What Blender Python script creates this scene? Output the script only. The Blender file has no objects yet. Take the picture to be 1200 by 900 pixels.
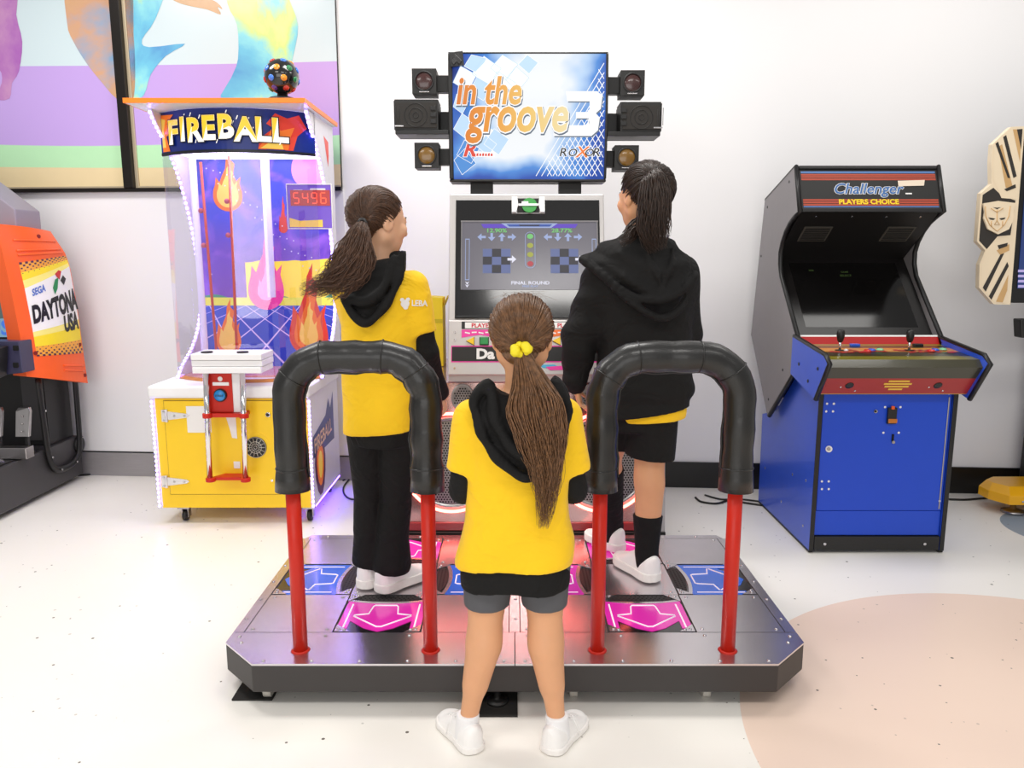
import bpy, math, random
import numpy as np
from mathutils import Vector, Matrix, noise as mnoise
random.seed(7)
S = bpy.context.scene
COL = S.collection
PI = math.pi

# ------------------------------------------------------------------ camera, world, light, exposure
CAM_H, TILT, FPX = 1.35, math.radians(9.46), 900.0
cam_d = bpy.data.cameras.new('camera')
cam_d.sensor_width = 36.0
cam_d.lens = 27.0
cam_d.clip_start = 0.05
cam = bpy.data.objects.new('camera', cam_d)
COL.objects.link(cam)
cam.location = (0, 0, CAM_H)
cam.rotation_euler = (PI / 2 - TILT, 0, 0)
S.camera = cam

S.view_settings.view_transform = 'Standard'
S.view_settings.look = 'None'
S.view_settings.exposure = 0.0
S.view_settings.gamma = 1.0
S.view_settings.use_curve_mapping = False

world = bpy.data.worlds.new('world')
S.world = world
world.use_nodes = True
world.node_tree.nodes['Background'].inputs[0].default_value = (1.0, 0.985, 0.97, 1)
world.node_tree.nodes['Background'].inputs[1].default_value = 0.45

def area_light(name, loc, size, energy, color=(1, 1, 1), rot=(0, 0, 0)):
    d = bpy.data.lights.new(name, 'AREA')
    d.shape = 'RECTANGLE'
    d.size, d.size_y = size
    d.energy = energy
    d.color = color
    o = bpy.data.objects.new(name, d)
    o.location = loc
    o.rotation_euler = rot
    COL.objects.link(o)
    return o
# the room's own ceiling panels, in two rows
for k, (lx, ly, e) in enumerate([(-2.2, 3.2, 40), (0.0, 3.2, 38), (2.2, 3.2, 16), (-2.0, 0.4, 32), (0.4, 0.2, 28), (2.2, 0.4, 16)]):
    area_light('ceiling_panel_light', (lx, ly, 3.3), (1.2, 0.6), e, (1.0, 0.975, 0.94))

# added fill light behind the camera, brightens the surfaces facing it
area_light('front_fill_light', (-1.2, -3.3, 1.7), (4.6, 2.4), 82, (1.0, 0.985, 0.97), (PI / 2, 0, 0))

def P(px, py, Y):
    """the point seen at pixel (px, py) at forward distance Y"""
    dv = py - 450.0
    z = FPX * math.cos(TILT) - dv * math.sin(TILT)
    dn = dv * math.cos(TILT) + FPX * math.sin(TILT)
    return Vector(((px - 600.0) * Y / z, Y, CAM_H - dn * Y / z))

# ------------------------------------------------------------------ materials
def lin(c):
    return tuple((x / 12.92 if x <= 0.04045 else ((x + 0.055) / 1.055) ** 2.4) for x in [k / 255.0 for k in c])

def mat(name, rgb, rough=0.5, metal=0.0, emit=None, estr=0.0, var=0.04, vscale=18.0, bump=0.0, bscale=200.0, coat=0.0, sheen=0.0, spec=0.5, stretch=None, trans=0.0):
    m = bpy.data.materials.new(name)
    m.use_nodes = True
    nt = m.node_tree
    b = nt.nodes['Principled BSDF']
    c = lin(rgb)
    b.inputs['Roughness'].default_value = rough
    b.inputs['Metallic'].default_value = metal
    b.inputs['Specular IOR Level'].default_value = spec
    b.inputs['Coat Weight'].default_value = coat
    b.inputs['Coat Roughness'].default_value = 0.08
    b.inputs['Sheen Weight'].default_value = sheen
    b.inputs['Transmission Weight'].default_value = trans
    tc = nt.nodes.new('ShaderNodeTexCoord')
    src = tc.outputs['Object']
    if stretch:
        mp = nt.nodes.new('ShaderNodeMapping')
        mp.inputs['Scale'].default_value = stretch
        nt.links.new(src, mp.inputs[0])
        src = mp.outputs[0]
    nz = nt.nodes.new('ShaderNodeTexNoise')
    nz.inputs['Scale'].default_value = vscale
    nz.inputs['Detail'].default_value = 3.0
    nt.links.new(src, nz.inputs['Vector'])
    mx = nt.nodes.new('ShaderNodeMix')
    mx.data_type = 'RGBA'
    mx.inputs[6].default_value = (*[max(0, x * (1 - var)) for x in c], 1)
    mx.inputs[7].default_value = (*[min(1, x * (1 + var)) for x in c], 1)
    nt.links.new(nz.outputs['Fac'], mx.inputs[0])
    nt.links.new(mx.outputs[2], b.inputs['Base Color'])
    if bump:
        n2 = nt.nodes.new('ShaderNodeTexNoise')
        n2.inputs['Scale'].default_value = bscale
        n2.inputs['Detail'].default_value = 4.0
        nt.links.new(src, n2.inputs['Vector'])
        bp = nt.nodes.new('ShaderNodeBump')
        bp.inputs['Strength'].default_value = bump
        bp.inputs['Distance'].default_value = 0.002
        nt.links.new(n2.outputs['Fac'], bp.inputs['Height'])
        nt.links.new(bp.outputs[0], b.inputs['Normal'])
    if emit is not None:
        b.inputs['Emission Color'].default_value = (*lin(emit), 1)
        b.inputs['Emission Strength'].default_value = estr
    return m

def node_mat(name):
    m = bpy.data.materials.new(name)
    m.use_nodes = True
    nt = m.node_tree
    return m, nt, nt.nodes['Principled BSDF']

def ramp(nt, fac, stops, interp='LINEAR'):
    r = nt.nodes.new('ShaderNodeValToRGB')
    r.color_ramp.interpolation = interp
    el = r.color_ramp.elements
    while len(el) > 1:
        el.remove(el[-1])
    el[0].position, el[0].color = stops[0][0], (*lin(stops[0][1]), 1)
    for p, c in stops[1:]:
        e = el.new(p)
        e.color = (*lin(c), 1)
    nt.links.new(fac, r.inputs[0])
    return r.outputs[0]

def math_n(nt, op, a, b=None, clamp=False):
    n = nt.nodes.new('ShaderNodeMath')
    n.operation = op
    n.use_clamp = clamp
    for i, x in enumerate((a, b)):
        if x is None:
            continue
        if isinstance(x, (int, float)):
            n.inputs[i].default_value = x
        else:
            nt.links.new(x, n.inputs[i])
    return n.outputs[0]

def map_range(nt, v, a, b, c=0.0, d=1.0):
    n = nt.nodes.new('ShaderNodeMapRange')
    nt.links.new(v, n.inputs[0])
    for i, x in enumerate((a, b, c, d)):
        n.inputs[i + 1].default_value = x
    return n.outputs[0]

def mixc(nt, fac, a, b):
    n = nt.nodes.new('ShaderNodeMix')
    n.data_type = 'RGBA'
    for i, x in ((0, fac), (6, a), (7, b)):
        if isinstance(x, tuple):
            n.inputs[i].default_value = (*lin(x), 1)
        elif isinstance(x, (int, float)):
            n.inputs[i].default_value = x
        else:
            nt.links.new(x, n.inputs[i])
    return n.outputs[2]

def clear_mat(name, tint=(255, 255, 255), gloss=0.06, rough=0.02):
    """thin clear acrylic: what lies behind shows through, with a fresnel reflection"""
    m = bpy.data.materials.new(name)
    m.use_nodes = True
    nt = m.node_tree
    nt.nodes.clear()
    out = nt.nodes.new('ShaderNodeOutputMaterial')
    tr = nt.nodes.new('ShaderNodeBsdfTransparent')
    tr.inputs[0].default_value = (*lin(tint), 1)
    gl = nt.nodes.new('ShaderNodeBsdfGlossy')
    gl.inputs['Roughness'].default_value = rough
    lw = nt.nodes.new('ShaderNodeLayerWeight')
    lw.inputs[0].default_value = 0.35
    f = math_n(nt, 'ADD', math_n(nt, 'MULTIPLY', lw.outputs['Facing'], 0.25), gloss)
    mx = nt.nodes.new('ShaderNodeMixShader')
    nt.links.new(f, mx.inputs[0])
    nt.links.new(tr.outputs[0], mx.inputs[1])
    nt.links.new(gl.outputs[0], mx.inputs[2])
    nt.links.new(mx.outputs[0], out.inputs[0])
    return m

# ------------------------------------------------------------------ mesh builder
def world_loc(o):
    v = Vector((0, 0, 0))
    while o is not None:
        v += o.location
        o = o.parent
    return v

def frame_of(axis):
    w = Vector(axis).normalized()
    t = Vector((0, 0, 1)) if abs(w.z) < 0.9 else Vector((1, 0, 0))
    u = t.cross(w).normalized()
    return u, w.cross(u).normalized(), w

class MB:
    def __init__(self):
        self.v, self.f, self.mi, self.sm = [], [], [], []
        self.cur = 0
    def m(self, i):
        self.cur = i
        return self
    def add(self, vs, fs, smooth=False):
        o = len(self.v)
        self.v.extend([tuple(x) for x in vs])
        for f in fs:
            self.f.append([o + i for i in f])
            self.mi.append(self.cur)
            self.sm.append(smooth)
        return self
    def box(self, x0, x1, y0, y1, z0, z1):
        vs = [(x, y, z) for z in (z0, z1) for y in (y0, y1) for x in (x0, x1)]
        return self.add(vs, [(0, 2, 3, 1), (4, 5, 7, 6), (0, 1, 5, 4), (2, 6, 7, 3), (0, 4, 6, 2), (1, 3, 7, 5)])
    def obox(self, c, u, v, w):
        """box at centre c with half-edge vectors u, v, w"""
        c, u, v, w = map(Vector, (c, u, v, w))
        vs = [c + a * u + b * v + d * w for d in (-1, 1) for b in (-1, 1) for a in (-1, 1)]
        return self.add(vs, [(0, 2, 3, 1), (4, 5, 7, 6), (0, 1, 5, 4), (2, 6, 7, 3), (0, 4, 6, 2), (1, 3, 7, 5)])
    def prism(self, pts, vec):
        """polygon pts (3-D) pushed along vec"""
        n = len(pts)
        vec = Vector(vec)
        a = [Vector(p) for p in pts]
        b = [p + vec for p in a]
        fs = [list(range(n))[::-1], list(range(n, 2 * n))] + [(i, (i + 1) % n, n + (i + 1) % n, n + i) for i in range(n)]
        nrm = Vector((0, 0, 0))
        for i in range(n):
            nrm += a[i].cross(a[(i + 1) % n])
        if nrm.dot(vec) < 0:
            fs = [f[::-1] for f in fs]
        return self.add(a + b, fs)
    def face(self, pts):
        return self.add(pts, [list(range(len(pts)))])
    def tube(self, path, r, n=12, caps=True, closed=False, smooth=True, flat=None):
        path = [Vector(p) for p in path]
        L = len(path)
        rr = r if isinstance(r, (list, tuple)) else [r] * L
        vs, fs = [], []
        prev = None
        for i, p in enumerate(path):
            if closed:
                t = path[(i + 1) % L] - path[i - 1]
            else:
                t = path[min(i + 1, L - 1)] - path[max(i - 1, 0)]
            t = t.normalized() if t.length > 1e-9 else Vector((0, 0, 1))
            if prev is None:
                u, v, _ = frame_of(t)
            else:
                u = (prev - t * prev.dot(t))
                u = u.normalized() if u.length > 1e-6 else frame_of(t)[0]
                v = t.cross(u)
            prev = u
            fl = flat if flat else 1.0
            for k in range(n):
                a = 2 * PI * k / n
                vs.append(p + (u * math.cos(a) + v * math.sin(a) * fl) * rr[i])
        R = L if closed else L - 1
        for i in range(R):
            j = (i + 1) % L
            for k in range(n):
                fs.append((i * n + k, i * n + (k + 1) % n, j * n + (k + 1) % n, j * n + k))
        self.add(vs, fs, smooth)
        if caps and not closed:
            o = len(self.v) - L * n
            for base, rev in ((o, True), (o + (L - 1) * n, False)):
                idx = [base + k for k in range(n)]
                self.f.append(idx[::-1] if rev else idx)
                self.mi.append(self.cur)
                self.sm.append(False)
        return self
    def lathe(self, prof, c, axis=(0, 0, 1), n=24, smooth=True, su=1.0, sv=1.0):
        """prof = [(radius, height along axis)]"""
        u, v, w = frame_of(axis)
        c = Vector(c)
        vs, fs = [], []
        for (r, h) in prof:
            for k in range(n):
                a = 2 * PI * k / n
                vs.append(c + w * h + u * (r * su * math.cos(a)) + v * (r * sv * math.sin(a)))
        for i in range(len(prof) - 1):
            for k in range(n):
                fs.append((i * n + k, i * n + (k + 1) % n, (i + 1) * n + (k + 1) % n, (i + 1) * n + k))
        self.add(vs, fs, smooth)
        o = len(self.v) - len(vs)
        for i, rev in ((0, True), (len(prof) - 1, False)):
            if prof[i][0] > 1e-5:
                idx = [o + i * n + k for k in range(n)]
                self.f.append(idx[::-1] if rev else idx)
                self.mi.append(self.cur)
                self.sm.append(False)
        return self
    def cyl(self, c, r, h, axis=(0, 0, 1), n=20, bev=0.0):
        if bev:
            return self.lathe([(r - bev, 0), (r, bev), (r, h - bev), (r - bev, h)], c, axis, n, smooth=False)
        return self.lathe([(r, 0), (r, h)], c, axis, n)
    def ball(self, c, r, nu=16, nv=10, axes=None):
        rx, ry, rz = r if isinstance(r, (tuple, list)) else (r, r, r)
        c = Vector(c)
        X, Y, Z = [Vector(a) for a in (axes or ((1, 0, 0), (0, 1, 0), (0, 0, 1)))]
        vs, fs = [], []
        for j in range(nv + 1):
            th = PI * j / nv
            for i in range(nu):
                a = 2 * PI * i / nu
                vs.append(c + X * (rx * math.sin(th) * math.cos(a)) + Y * (ry * math.sin(th) * math.sin(a)) + Z * (rz * math.cos(th)))
        for j in range(nv):
            for i in range(nu):
                fs.append((j * nu + i, (j + 1) * nu + i, (j + 1) * nu + (i + 1) % nu, j * nu + (i + 1) % nu))
        return self.add(vs, fs, True)
    def mapped(self, tris, func):
        """2-D triangles (verts2d, faces) laid on a surface by func(u, v)"""
        vs, fs = tris
        return self.add([func(x, y) for x, y in vs], fs)
    def build(self, name, mats, parent=None, bevel=0.0, segs=2, smooth_all=False):
        o0 = world_loc(parent)
        me = bpy.data.meshes.new(name)
        if not isinstance(mats, (list, tuple)):
            mats = [mats]
        vs = self.v
        loc = Vector((0, 0, 0))
        if parent is None:
            a = np.array(vs)
            lo, hi = a.min(0), a.max(0)
            loc = Vector(((lo[0] + hi[0]) / 2, (lo[1] + hi[1]) / 2, lo[2]))
            o0 = loc
        me.from_pydata([(x - o0.x, y - o0.y, z - o0.z) for x, y, z in vs], [], self.f)
        for m_ in mats:
            me.materials.append(m_)
        me.polygons.foreach_set('material_index', self.mi)
        me.polygons.foreach_set('use_smooth', [True] * len(self.sm) if smooth_all else self.sm)
        me.update()
        ob = bpy.data.objects.new(name, me)
        ob.location = loc
        ob.parent = parent
        COL.objects.link(ob)
        if bevel:
            md = ob.modifiers.new('bevel', 'BEVEL')
            md.width = bevel
            md.segments = segs
            md.limit_method = 'ANGLE'
            md.angle_limit = math.radians(35)
        return ob

_txt = {}
def text2d(s, size=1.0, bold=0.0, shear=0.0, squash=1.0, align='CENTER'):
    """letters as flat triangles; x from the alignment point, y from the baseline"""
    key = (s, size, bold, shear, squash, align)
    if key in _txt:
        return _txt[key]
    cu = bpy.data.curves.new('lettering', 'FONT')
    cu.body = s
    cu.size = 1.0
    cu.offset = bold
    cu.shear = shear
    cu.align_x = align
    cu.resolution_u = 3
    cu.fill_mode = 'FRONT'
    ob = bpy.data.objects.new('lettering', cu)
    COL.objects.link(ob)
    bpy.context.view_layer.update()
    dg = bpy.context.evaluated_depsgraph_get()
    me = bpy.data.meshes.new_from_object(ob.evaluated_get(dg))
    vs = [(v.co.x * size * squash, v.co.y * size) for v in me.vertices]
    fs = [list(p.vertices) for p in me.polygons]
    bpy.data.objects.remove(ob)
    bpy.data.curves.remove(cu)
    bpy.data.meshes.remove(me)
    _txt[key] = (vs, fs)
    return _txt[key]

def poly2d(pts):
    return (list(pts), [list(range(len(pts)))])

def plane_map(o, u, v, lift=0.0):
    """func(x, y) on the plane o + x*u + y*v, raised by lift along u x v"""
    o, u, v = Vector(o), Vector(u).normalized(), Vector(v).normalized()
    n = u.cross(v)
    return lambda x, y: o + u * x + v * y + n * lift

# ------------------------------------------------------------------ naming
def thing(name, label, cat, loc=(0, 0, 0), group=None):
    o = bpy.data.objects.new(name, None)
    o.empty_display_size = 0.1
    o.location = loc
    COL.objects.link(o)
    return tag(o, label, cat, group)

def tag(o, label, cat=None, group=None):
    o['label'] = label
    if cat:
        o['category'] = cat
    if group:
        o['group'] = group
    return o

def struct(o):
    o['kind'] = 'structure'
    return o

# ------------------------------------------------------------------ the room
def wall_y(x):
    return 4.463 - 0.0713 * x
WU = Vector((1, -0.0713, 0)).normalized()          # along the back wall
WN = Vector((-0.0713, -1, 0)).normalized()         # out of the wall, into the room
def wp(x, z, off=0.0):
    return Vector((x, wall_y(x), z)) + WN * off

# floor: pale vinyl with dark flecks and two coloured discs laid into it
m, nt, b = node_mat('vinyl_floor')
geo = nt.nodes.new('ShaderNodeTexCoord')
sep = nt.nodes.new('ShaderNodeSeparateXYZ')
nt.links.new(geo.outputs['Object'], sep.inputs[0])
def disc_mask(cx, cy, r):
    dx = math_n(nt, 'SUBTRACT', sep.outputs[0], cx)
    dy = math_n(nt, 'SUBTRACT', sep.outputs[1], cy)
    d = math_n(nt, 'SQRT', math_n(nt, 'ADD', math_n(nt, 'MULTIPLY', dx, dx), math_n(nt, 'MULTIPLY', dy, dy)))
    return math_n(nt, 'LESS_THAN', d, r)
nz = nt.nodes.new('ShaderNodeTexNoise')
nz.inputs['Scale'].default_value = 1.3
nt.links.new(geo.outputs['Object'], nz.inputs['Vector'])
base = mixc(nt, nz.outputs['Fac'], (244, 240, 232), (248, 245, 239))
base = mixc(nt, disc_mask(1.70, 1.90, 1.035), base, (240, 216, 199))
base = mixc(nt, disc_mask(2.80, 3.66, 0.31), base, (150, 165, 180))
vo = nt.nodes.new('ShaderNodeTexVoronoi')
vo.inputs['Scale'].default_value = 30.0
nt.links.new(geo.outputs['Object'], vo.inputs['Vector'])
sepc = nt.nodes.new('ShaderNodeSeparateXYZ')
nt.links.new(vo.outputs['Color'], sepc.inputs[0])
size = math_n(nt, 'MULTIPLY', math_n(nt, 'POWER', sepc.outputs[0], 2.5), 0.17)
fleck = math_n(nt, 'LESS_THAN', vo.outputs['Distance'], size)
fleck = math_n(nt, 'MULTIPLY', fleck, math_n(nt, 'GREATER_THAN', sepc.outputs[1], 0.35))
fleck = math_n(nt, 'MULTIPLY', fleck, map_range(nt, sepc.outputs[2], 0.0, 1.0, 0.35, 1.0))
base = mixc(nt, fleck, base, (104, 98, 90))
nt.links.new(base, b.inputs['Base Color'])
b.inputs['Roughness'].default_value = 0.32
b.inputs['Specular IOR Level'].default_value = 0.35
M_FLOOR = m
fl = MB().box(-6, 6, -3.5, 6, -0.06, 0).build('floor', M_FLOOR)
# put the origin at the world centre so the discs sit where they should
fl.data.transform(Matrix.Translation(fl.location))
fl.location = (0, 0, 0)
struct(fl)

M_WALL = mat('white_wall_paint', (243, 242, 243), 0.55, var=0.012, vscale=2.0, bump=0.04, bscale=120)
M_WALLB = mat('white_wall_board', (240, 239, 241), 0.42, var=0.012, vscale=2.0)
M_BLACKBASE = mat('black_skirting', (16, 15, 15), 0.35)
M_GREYBASE = mat('grey_metal_skirting', (156, 152, 154), 0.3, metal=0.1, stretch=(1, 1, 14), vscale=10, var=0.12)
M_FRAME = mat('dark_aluminium', (44, 40, 38), 0.3, metal=0.7)
M_GASKET = mat('champagne_bead', (196, 180, 152), 0.35, metal=0.4)

wb = MB()
wb.prism([wp(-6, 0), wp(6, 0), wp(6, 3.4), wp(-6, 3.4)], -WN * 0.12)
struct(wb.build('wall_back', M_WALL))
# smooth board facing below the window
wb = MB()
wb.prism([wp(-5.2, 0.155, 0.0), wp(-0.965, 0.155, 0.0), wp(-0.965, 1.728, 0.0), wp(-5.2, 1.728, 0.0)], WN * 0.008)
struct(wb.build('trim_1', M_WALLB, bevel=0.002))
def skirting(name, xa, xb, h, mt, lip):
    q = MB()
    q.prism([wp(xa, 0, 0.001), wp(xb, 0, 0.001), wp(xb, h, 0.001), wp(xa, h, 0.001)], WN * 0.014)
    if lip:
        q.m(1).prism([wp(xa, h, 0.001), wp(xb, h, 0.001), wp(xb, h + 0.006, 0.001), wp(xa, h + 0.006, 0.001)], WN * 0.012)
    o = q.build(name, [mt, M_BLACKBASE], bevel=0.002)
    struct(o)
skirting('baseboard_left', -6, -0.96, 0.148, M_GREYBASE, True)
skirting('baseboard_right', -0.955, 6, 0.155, M_BLACKBASE, False)

# ------------------------------------------------------------------ the tall window with its printed film
ZS = 1.740
m, nt, b = node_mat('printed_window_film')
tc = nt.nodes.new('ShaderNodeTexCoord')
b.inputs['Roughness'].default_value = 0.25
def film(name, stops, scale=2.2, warp=0.9, rough=0.22):
    m, nt, b = node_mat(name)
    tc = nt.nodes.new('ShaderNodeTexCoord')
    n1 = nt.nodes.new('ShaderNodeTexNoise')
    n1.inputs['Scale'].default_value = scale
    n1.inputs['Detail'].default_value = 6
    n1.inputs['Roughness'].default_value = 0.55
    n1.inputs['Distortion'].default_value = warp
    nt.links.new(tc.outputs['Object'], n1.inputs['Vector'])
    c = ramp(nt, n1.outputs['Fac'], stops)
    nt.links.new(c, b.inputs['Base Color'])
    b.inputs['Roughness'].default_value = rough
    return m
F_SKY = mat('film_pale_blue', (203, 220, 226), 0.22, var=0.02, vscale=1.0)
F_PURPLE = mat('film_lilac', (190, 160, 224), 0.22, var=0.03, vscale=1.2)
F_GREEN = mat('film_mint', (180, 226, 180), 0.22, var=0.02)
F_SAND = mat('film_sand', (226, 206, 162), 0.22, var=0.02)
F_COOL = film('film_aqua_wash', [(0.3, (88, 150, 205)), (0.43, (110, 190, 220)), (0.51, (140, 215, 225)), (0.58, (205, 232, 140)), (0.68, (236, 222, 160))], 1.9, 0.5)
F_WARM = film('film_copper_wash', [(0.3, (150, 110, 190)), (0.42, (120, 165, 205)), (0.5, (205, 160, 130)), (0.6, (214, 174, 110)), (0.72, (222, 205, 140))], 1.2, 0.3)
F_PLUM = film('film_plum_wash', [(0.3, (120, 60, 140)), (0.5, (165, 95, 180)), (0.62, (200, 150, 190)), (0.75, (222, 208, 150))], 1.2, 0.3)
F_TAN = mat('film_tan', (196, 156, 112), 0.25, var=0.1)
FILMS = [F_SKY, F_PURPLE, F_GREEN, F_SAND, F_COOL, F_WARM, F_PLUM, F_TAN]
XR = -0.975
def film_pt(px, py, off):
    # the printed shapes are laid out on the window's own plane
    k = (px - 600.0)
    dv = py - 450.0
    z = FPX * math.cos(TILT) - dv * math.sin(TILT)
    Y = 4.463 / (1 + 0.0713 * k / z)
    q = P(px, py, Y)
    return q + WN * off
def mural():
    w = MB()
    L = -5.2
    ztop = 3.35
    def band(mi, pts, off):
        w.m(mi)
        w.face([q + WN * off for q in pts])
    # wavy horizontal bands: sky, lilac, mint, sand, each bounded by a gentle curve
    def curve(z0, amp, ph):
        return [(x, z0 + amp * math.sin(x * 1.1 + ph)) for x in np.linspace(L, XR, 24)]
    tops = [[(x, ztop) for x in np.linspace(L, XR, 24)], curve(2.43, 0.012, 0.3), curve(2.03, 0.05, 1.0), curve(1.875, 0.02, 0.6), [(x, ZS) for x in np.linspace(L, XR, 24)]]
    for k in range(4):
        up, lo = tops[k], tops[k + 1]
        w.m(k)
        for i in range(23):
            w.face([wp(up[i][0], up[i][1], 0.012), wp(lo[i][0], lo[i][1], 0.012), wp(lo[i + 1][0], lo[i + 1][1], 0.012), wp(up[i + 1][0], up[i + 1][1], 0.012)])
    def shape(mi, pts, off=0.0135):
        # smooth closed outline
        n = len(pts)
        out = []
        for i in range(n):
            p0, p1, p2, p3 = [Vector(pts[(i + k - 1) % n]) for k in range(4)]
            for t in (0, 0.34, 0.67):
                out.append(0.5 * (2 * p1 + (p2 - p0) * t + (2 * p0 - 5 * p1 + 4 * p2 - p3) * t * t + (3 * p1 - p0 - 3 * p2 + p3) * t ** 3))
        w.m(mi)
        w.face([film_pt(q.x, q.y, off) for q in out][::-1])
    shape(6, [(-60, -30), (18, -30), (21, 18), (28, 50), (24, 84), (16, 98), (13, 116), (-4, 116), (4, 98), (0, 80), (-30, 60)])
    shape(5, [(82, -40), (150, -40), (158, 40), (160, 90), (156, 120), (138, 116), (120, 96), (104, 76), (88, 50), (80, 25)])
    shape(4, [(138, -30), (196, -30), (184, 22), (168, 47), (176, 56), (218, 52), (196, 66), (178, 88), (170, 112), (152, 118), (150, 60)])
    shape(7, [(186, -14), (206, 2), (224, 8), (244, 12), (260, 18), (256, 9), (262, 12), (256, 4), (240, -4), (220, -14)])
    shape(4, [(268, -30), (330, -30), (340, 0), (350, 30), (346, 60), (338, 90), (330, 120), (262, 120), (272, 92), (280, 70), (279, 30), (268, 6)])
    return w.build('window_1', FILMS)
win = mural()
struct(win)
fr = MB()
def bar_w(xa, xb, za, zb, d):
    fr.prism([wp(xa, za), wp(xb, za), wp(xb, zb), wp(xa, zb)], WN * d)
xm0, xm1 = film_pt(150, 215, 0).x, film_pt(161, 215, 0).x
fr.m(0)
bar_w(xm0, xm1, ZS, 3.35, 0.05)
bar_w(-5.2, XR + 0.004, ZS - 0.022, ZS, 0.04)
bar_w(XR, XR + 0.004, ZS, 3.35, 0.016)
fr.m(1)
bar_w(xm0 - 0.012, xm0, ZS, 3.35, 0.018)
bar_w(xm1, xm1 + 0.02, ZS, 3.35, 0.022)
bar_w(-5.2, XR, ZS, ZS + 0.012, 0.02)
fo = fr.build('window_frame', [M_FRAME, M_GASKET], win, bevel=0.002)

# ------------------------------------------------------------------ shared materials
M_BLACK = mat('black_plastic', (22, 21, 21), 0.42)
M_SATIN = mat('black_satin_board', (27, 26, 25), 0.5, bump=0.05)
M_CHROME = mat('chrome', (225, 225, 228), 0.12, metal=1.0)
M_WHITE = mat('white_laminate', (240, 239, 240), 0.35)
M_STEEL = mat('brushed_steel', (176, 172, 172), 0.3, metal=1.0, stretch=(60, 3, 3), vscale=6, var=0.10, bump=0.06, bscale=40)
M_PLATE = mat('scuffed_deck_plate', (222, 218, 222), 0.24, metal=0.97, vscale=5, var=0.16, bump=0.05, bscale=30)
M_RIVET = mat('steel_rivet', (205, 203, 205), 0.25, metal=1.0)
M_SKIRT = mat('charcoal_skirt', (54, 50, 49), 0.5, var=0.08)
M_RED = mat('red_enamel', (198, 34, 16), 0.4, coat=0.08, spec=0.35, vscale=30, var=0.07)
M_LEATHER = mat('black_vinyl_padding', (21, 20, 19), 0.36, bump=0.35, bscale=160, coat=0.15)
M_RUBBER = mat('dark_rubber', (34, 32, 30), 0.8, bump=0.3, bscale=90)
M_PINK = mat('pink_acrylic', (222, 44, 172), 0.2, emit=(222, 44, 172), estr=0.25, coat=0.6)
M_BLUE = mat('blue_acrylic', (24, 92, 205), 0.2, emit=(24, 92, 205), estr=0.2, coat=0.6)
M_REDLITBLUE = mat('red_lit_blue_acrylic', (190, 40, 170), 0.2, emit=(200, 40, 150), estr=0.3, coat=0.6)  # red light falling on a blue panel, put into the colour
M_ARROW = mat('white_arrow_line', (248, 236, 250), 0.3, emit=(250, 235, 250), estr=0.25)
M_DARKACR = mat('smoked_acrylic', (24, 22, 26), 0.18, coat=0.6)
M_PERF = mat('perforated_dark_steel', (52, 50, 50), 0.45, metal=0.6)
M_HOLE = mat('speaker_hole', (6, 6, 6), 0.9)
M_LABELW = mat('printed_white', (236, 234, 232), 0.5)

# ------------------------------------------------------------------ the dance platform
DX, DT = 0.009, 0.145
plat = thing('dance_platform', 'silver two-player dance game platform with pink and blue arrow panels and padded rails', 'dance platform', (DX, 2.66, 0))
xl, xr, yf, yb = -0.905, 0.923, 2.131, 3.207
outline = [(xl + 0.125, yf), (xr - 0.125, yf), (xr, yf + 0.129), (xr, yb - 0.03), (xr - 0.03, yb), (xl + 0.03, yb), (xl, yb - 0.03), (xl, yf + 0.129)]
q = MB()
q.prism([(x, y, 0.052) for x, y in outline], (0, 0, DT - 0.006 - 0.052))
q.build('deck_frame', M_SKIRT, plat, bevel=0.004)
rows = [2.327, 2.607, 2.887, 3.167]
PADW = 0.2867
pads = [[DX - 0.893 + 0.014 + k * PADW for k in range(4)], [DX + 0.018 + k * PADW for k in range(4)]]
def rivet(q, x, y, z=DT, r=0.006):
    q.lathe([(r, 0), (r * 0.9, 0.0022), (r * 0.45, 0.0034), (0, 0.0036)], (x, y, z), n=8)
G = 0.0016
def plate(pts, name, riv=()):
    w = MB()
    w.prism([(x, y, DT - 0.006) for x, y in pts], (0, 0, 0.006))
    w.m(1)
    for x, y in riv:
        rivet(w, x, y)
    return w.build(name, [M_PLATE, M_RIVET], plat)
# front strips, one to each pad, edge strips and the back strip
o = outline
plate([(o[0][0], yf), (DX - G, yf), (DX - G, rows[0] - G), (xl, rows[0] - G), (xl, yf + 0.129)], 'front_plate',
      [(o[0][0] + 0.03 + i * 0.145, yf + 0.018) for i in range(6)] + [(xl + 0.03, 2.30), (xl + 0.05, 2.26)] + [(-0.60, 2.305), (-0.33, 2.305), (-0.09, 2.305)])
plate([(DX + G, yf), (o[1][0], yf), (xr, yf + 0.129), (xr, rows[0] - G), (DX + G, rows[0] - G)], 'front_plate',
      [(0.04 + i * 0.147, yf + 0.018) for i in range(6)] + [(xr - 0.03, 2.30), (xr - 0.05, 2.26), (0.05, 2.305), (0.35, 2.305), (0.62, 2.305)])
plate([(xl + 0.0, rows[0] + G), (pads[0][0] - G, rows[0] + G), (pads[0][0] - G, rows[3] - G), (xl, rows[3] - G)], 'edge_plate', [(xl + 0.011, 2.42 + i * 0.15) for i in range(5)])
plate([(pads[1][3] + G, rows[0] + G), (xr, rows[0] + G), (xr, rows[3] - G), (pads[1][3] + G, rows[3] - G)], 'edge_plate', [(xr - 0.016, 2.42 + i * 0.15) for i in range(5)])
plate([(pads[0][3] + G, rows[0] + G), (pads[1][0] - G, rows[0] + G), (pads[1][0] - G, rows[3] - G), (pads[0][3] + G, rows[3] - G)], 'edge_plate', [(DX + 0.003, 2.42 + i * 0.15) for i in range(5)])
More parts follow.
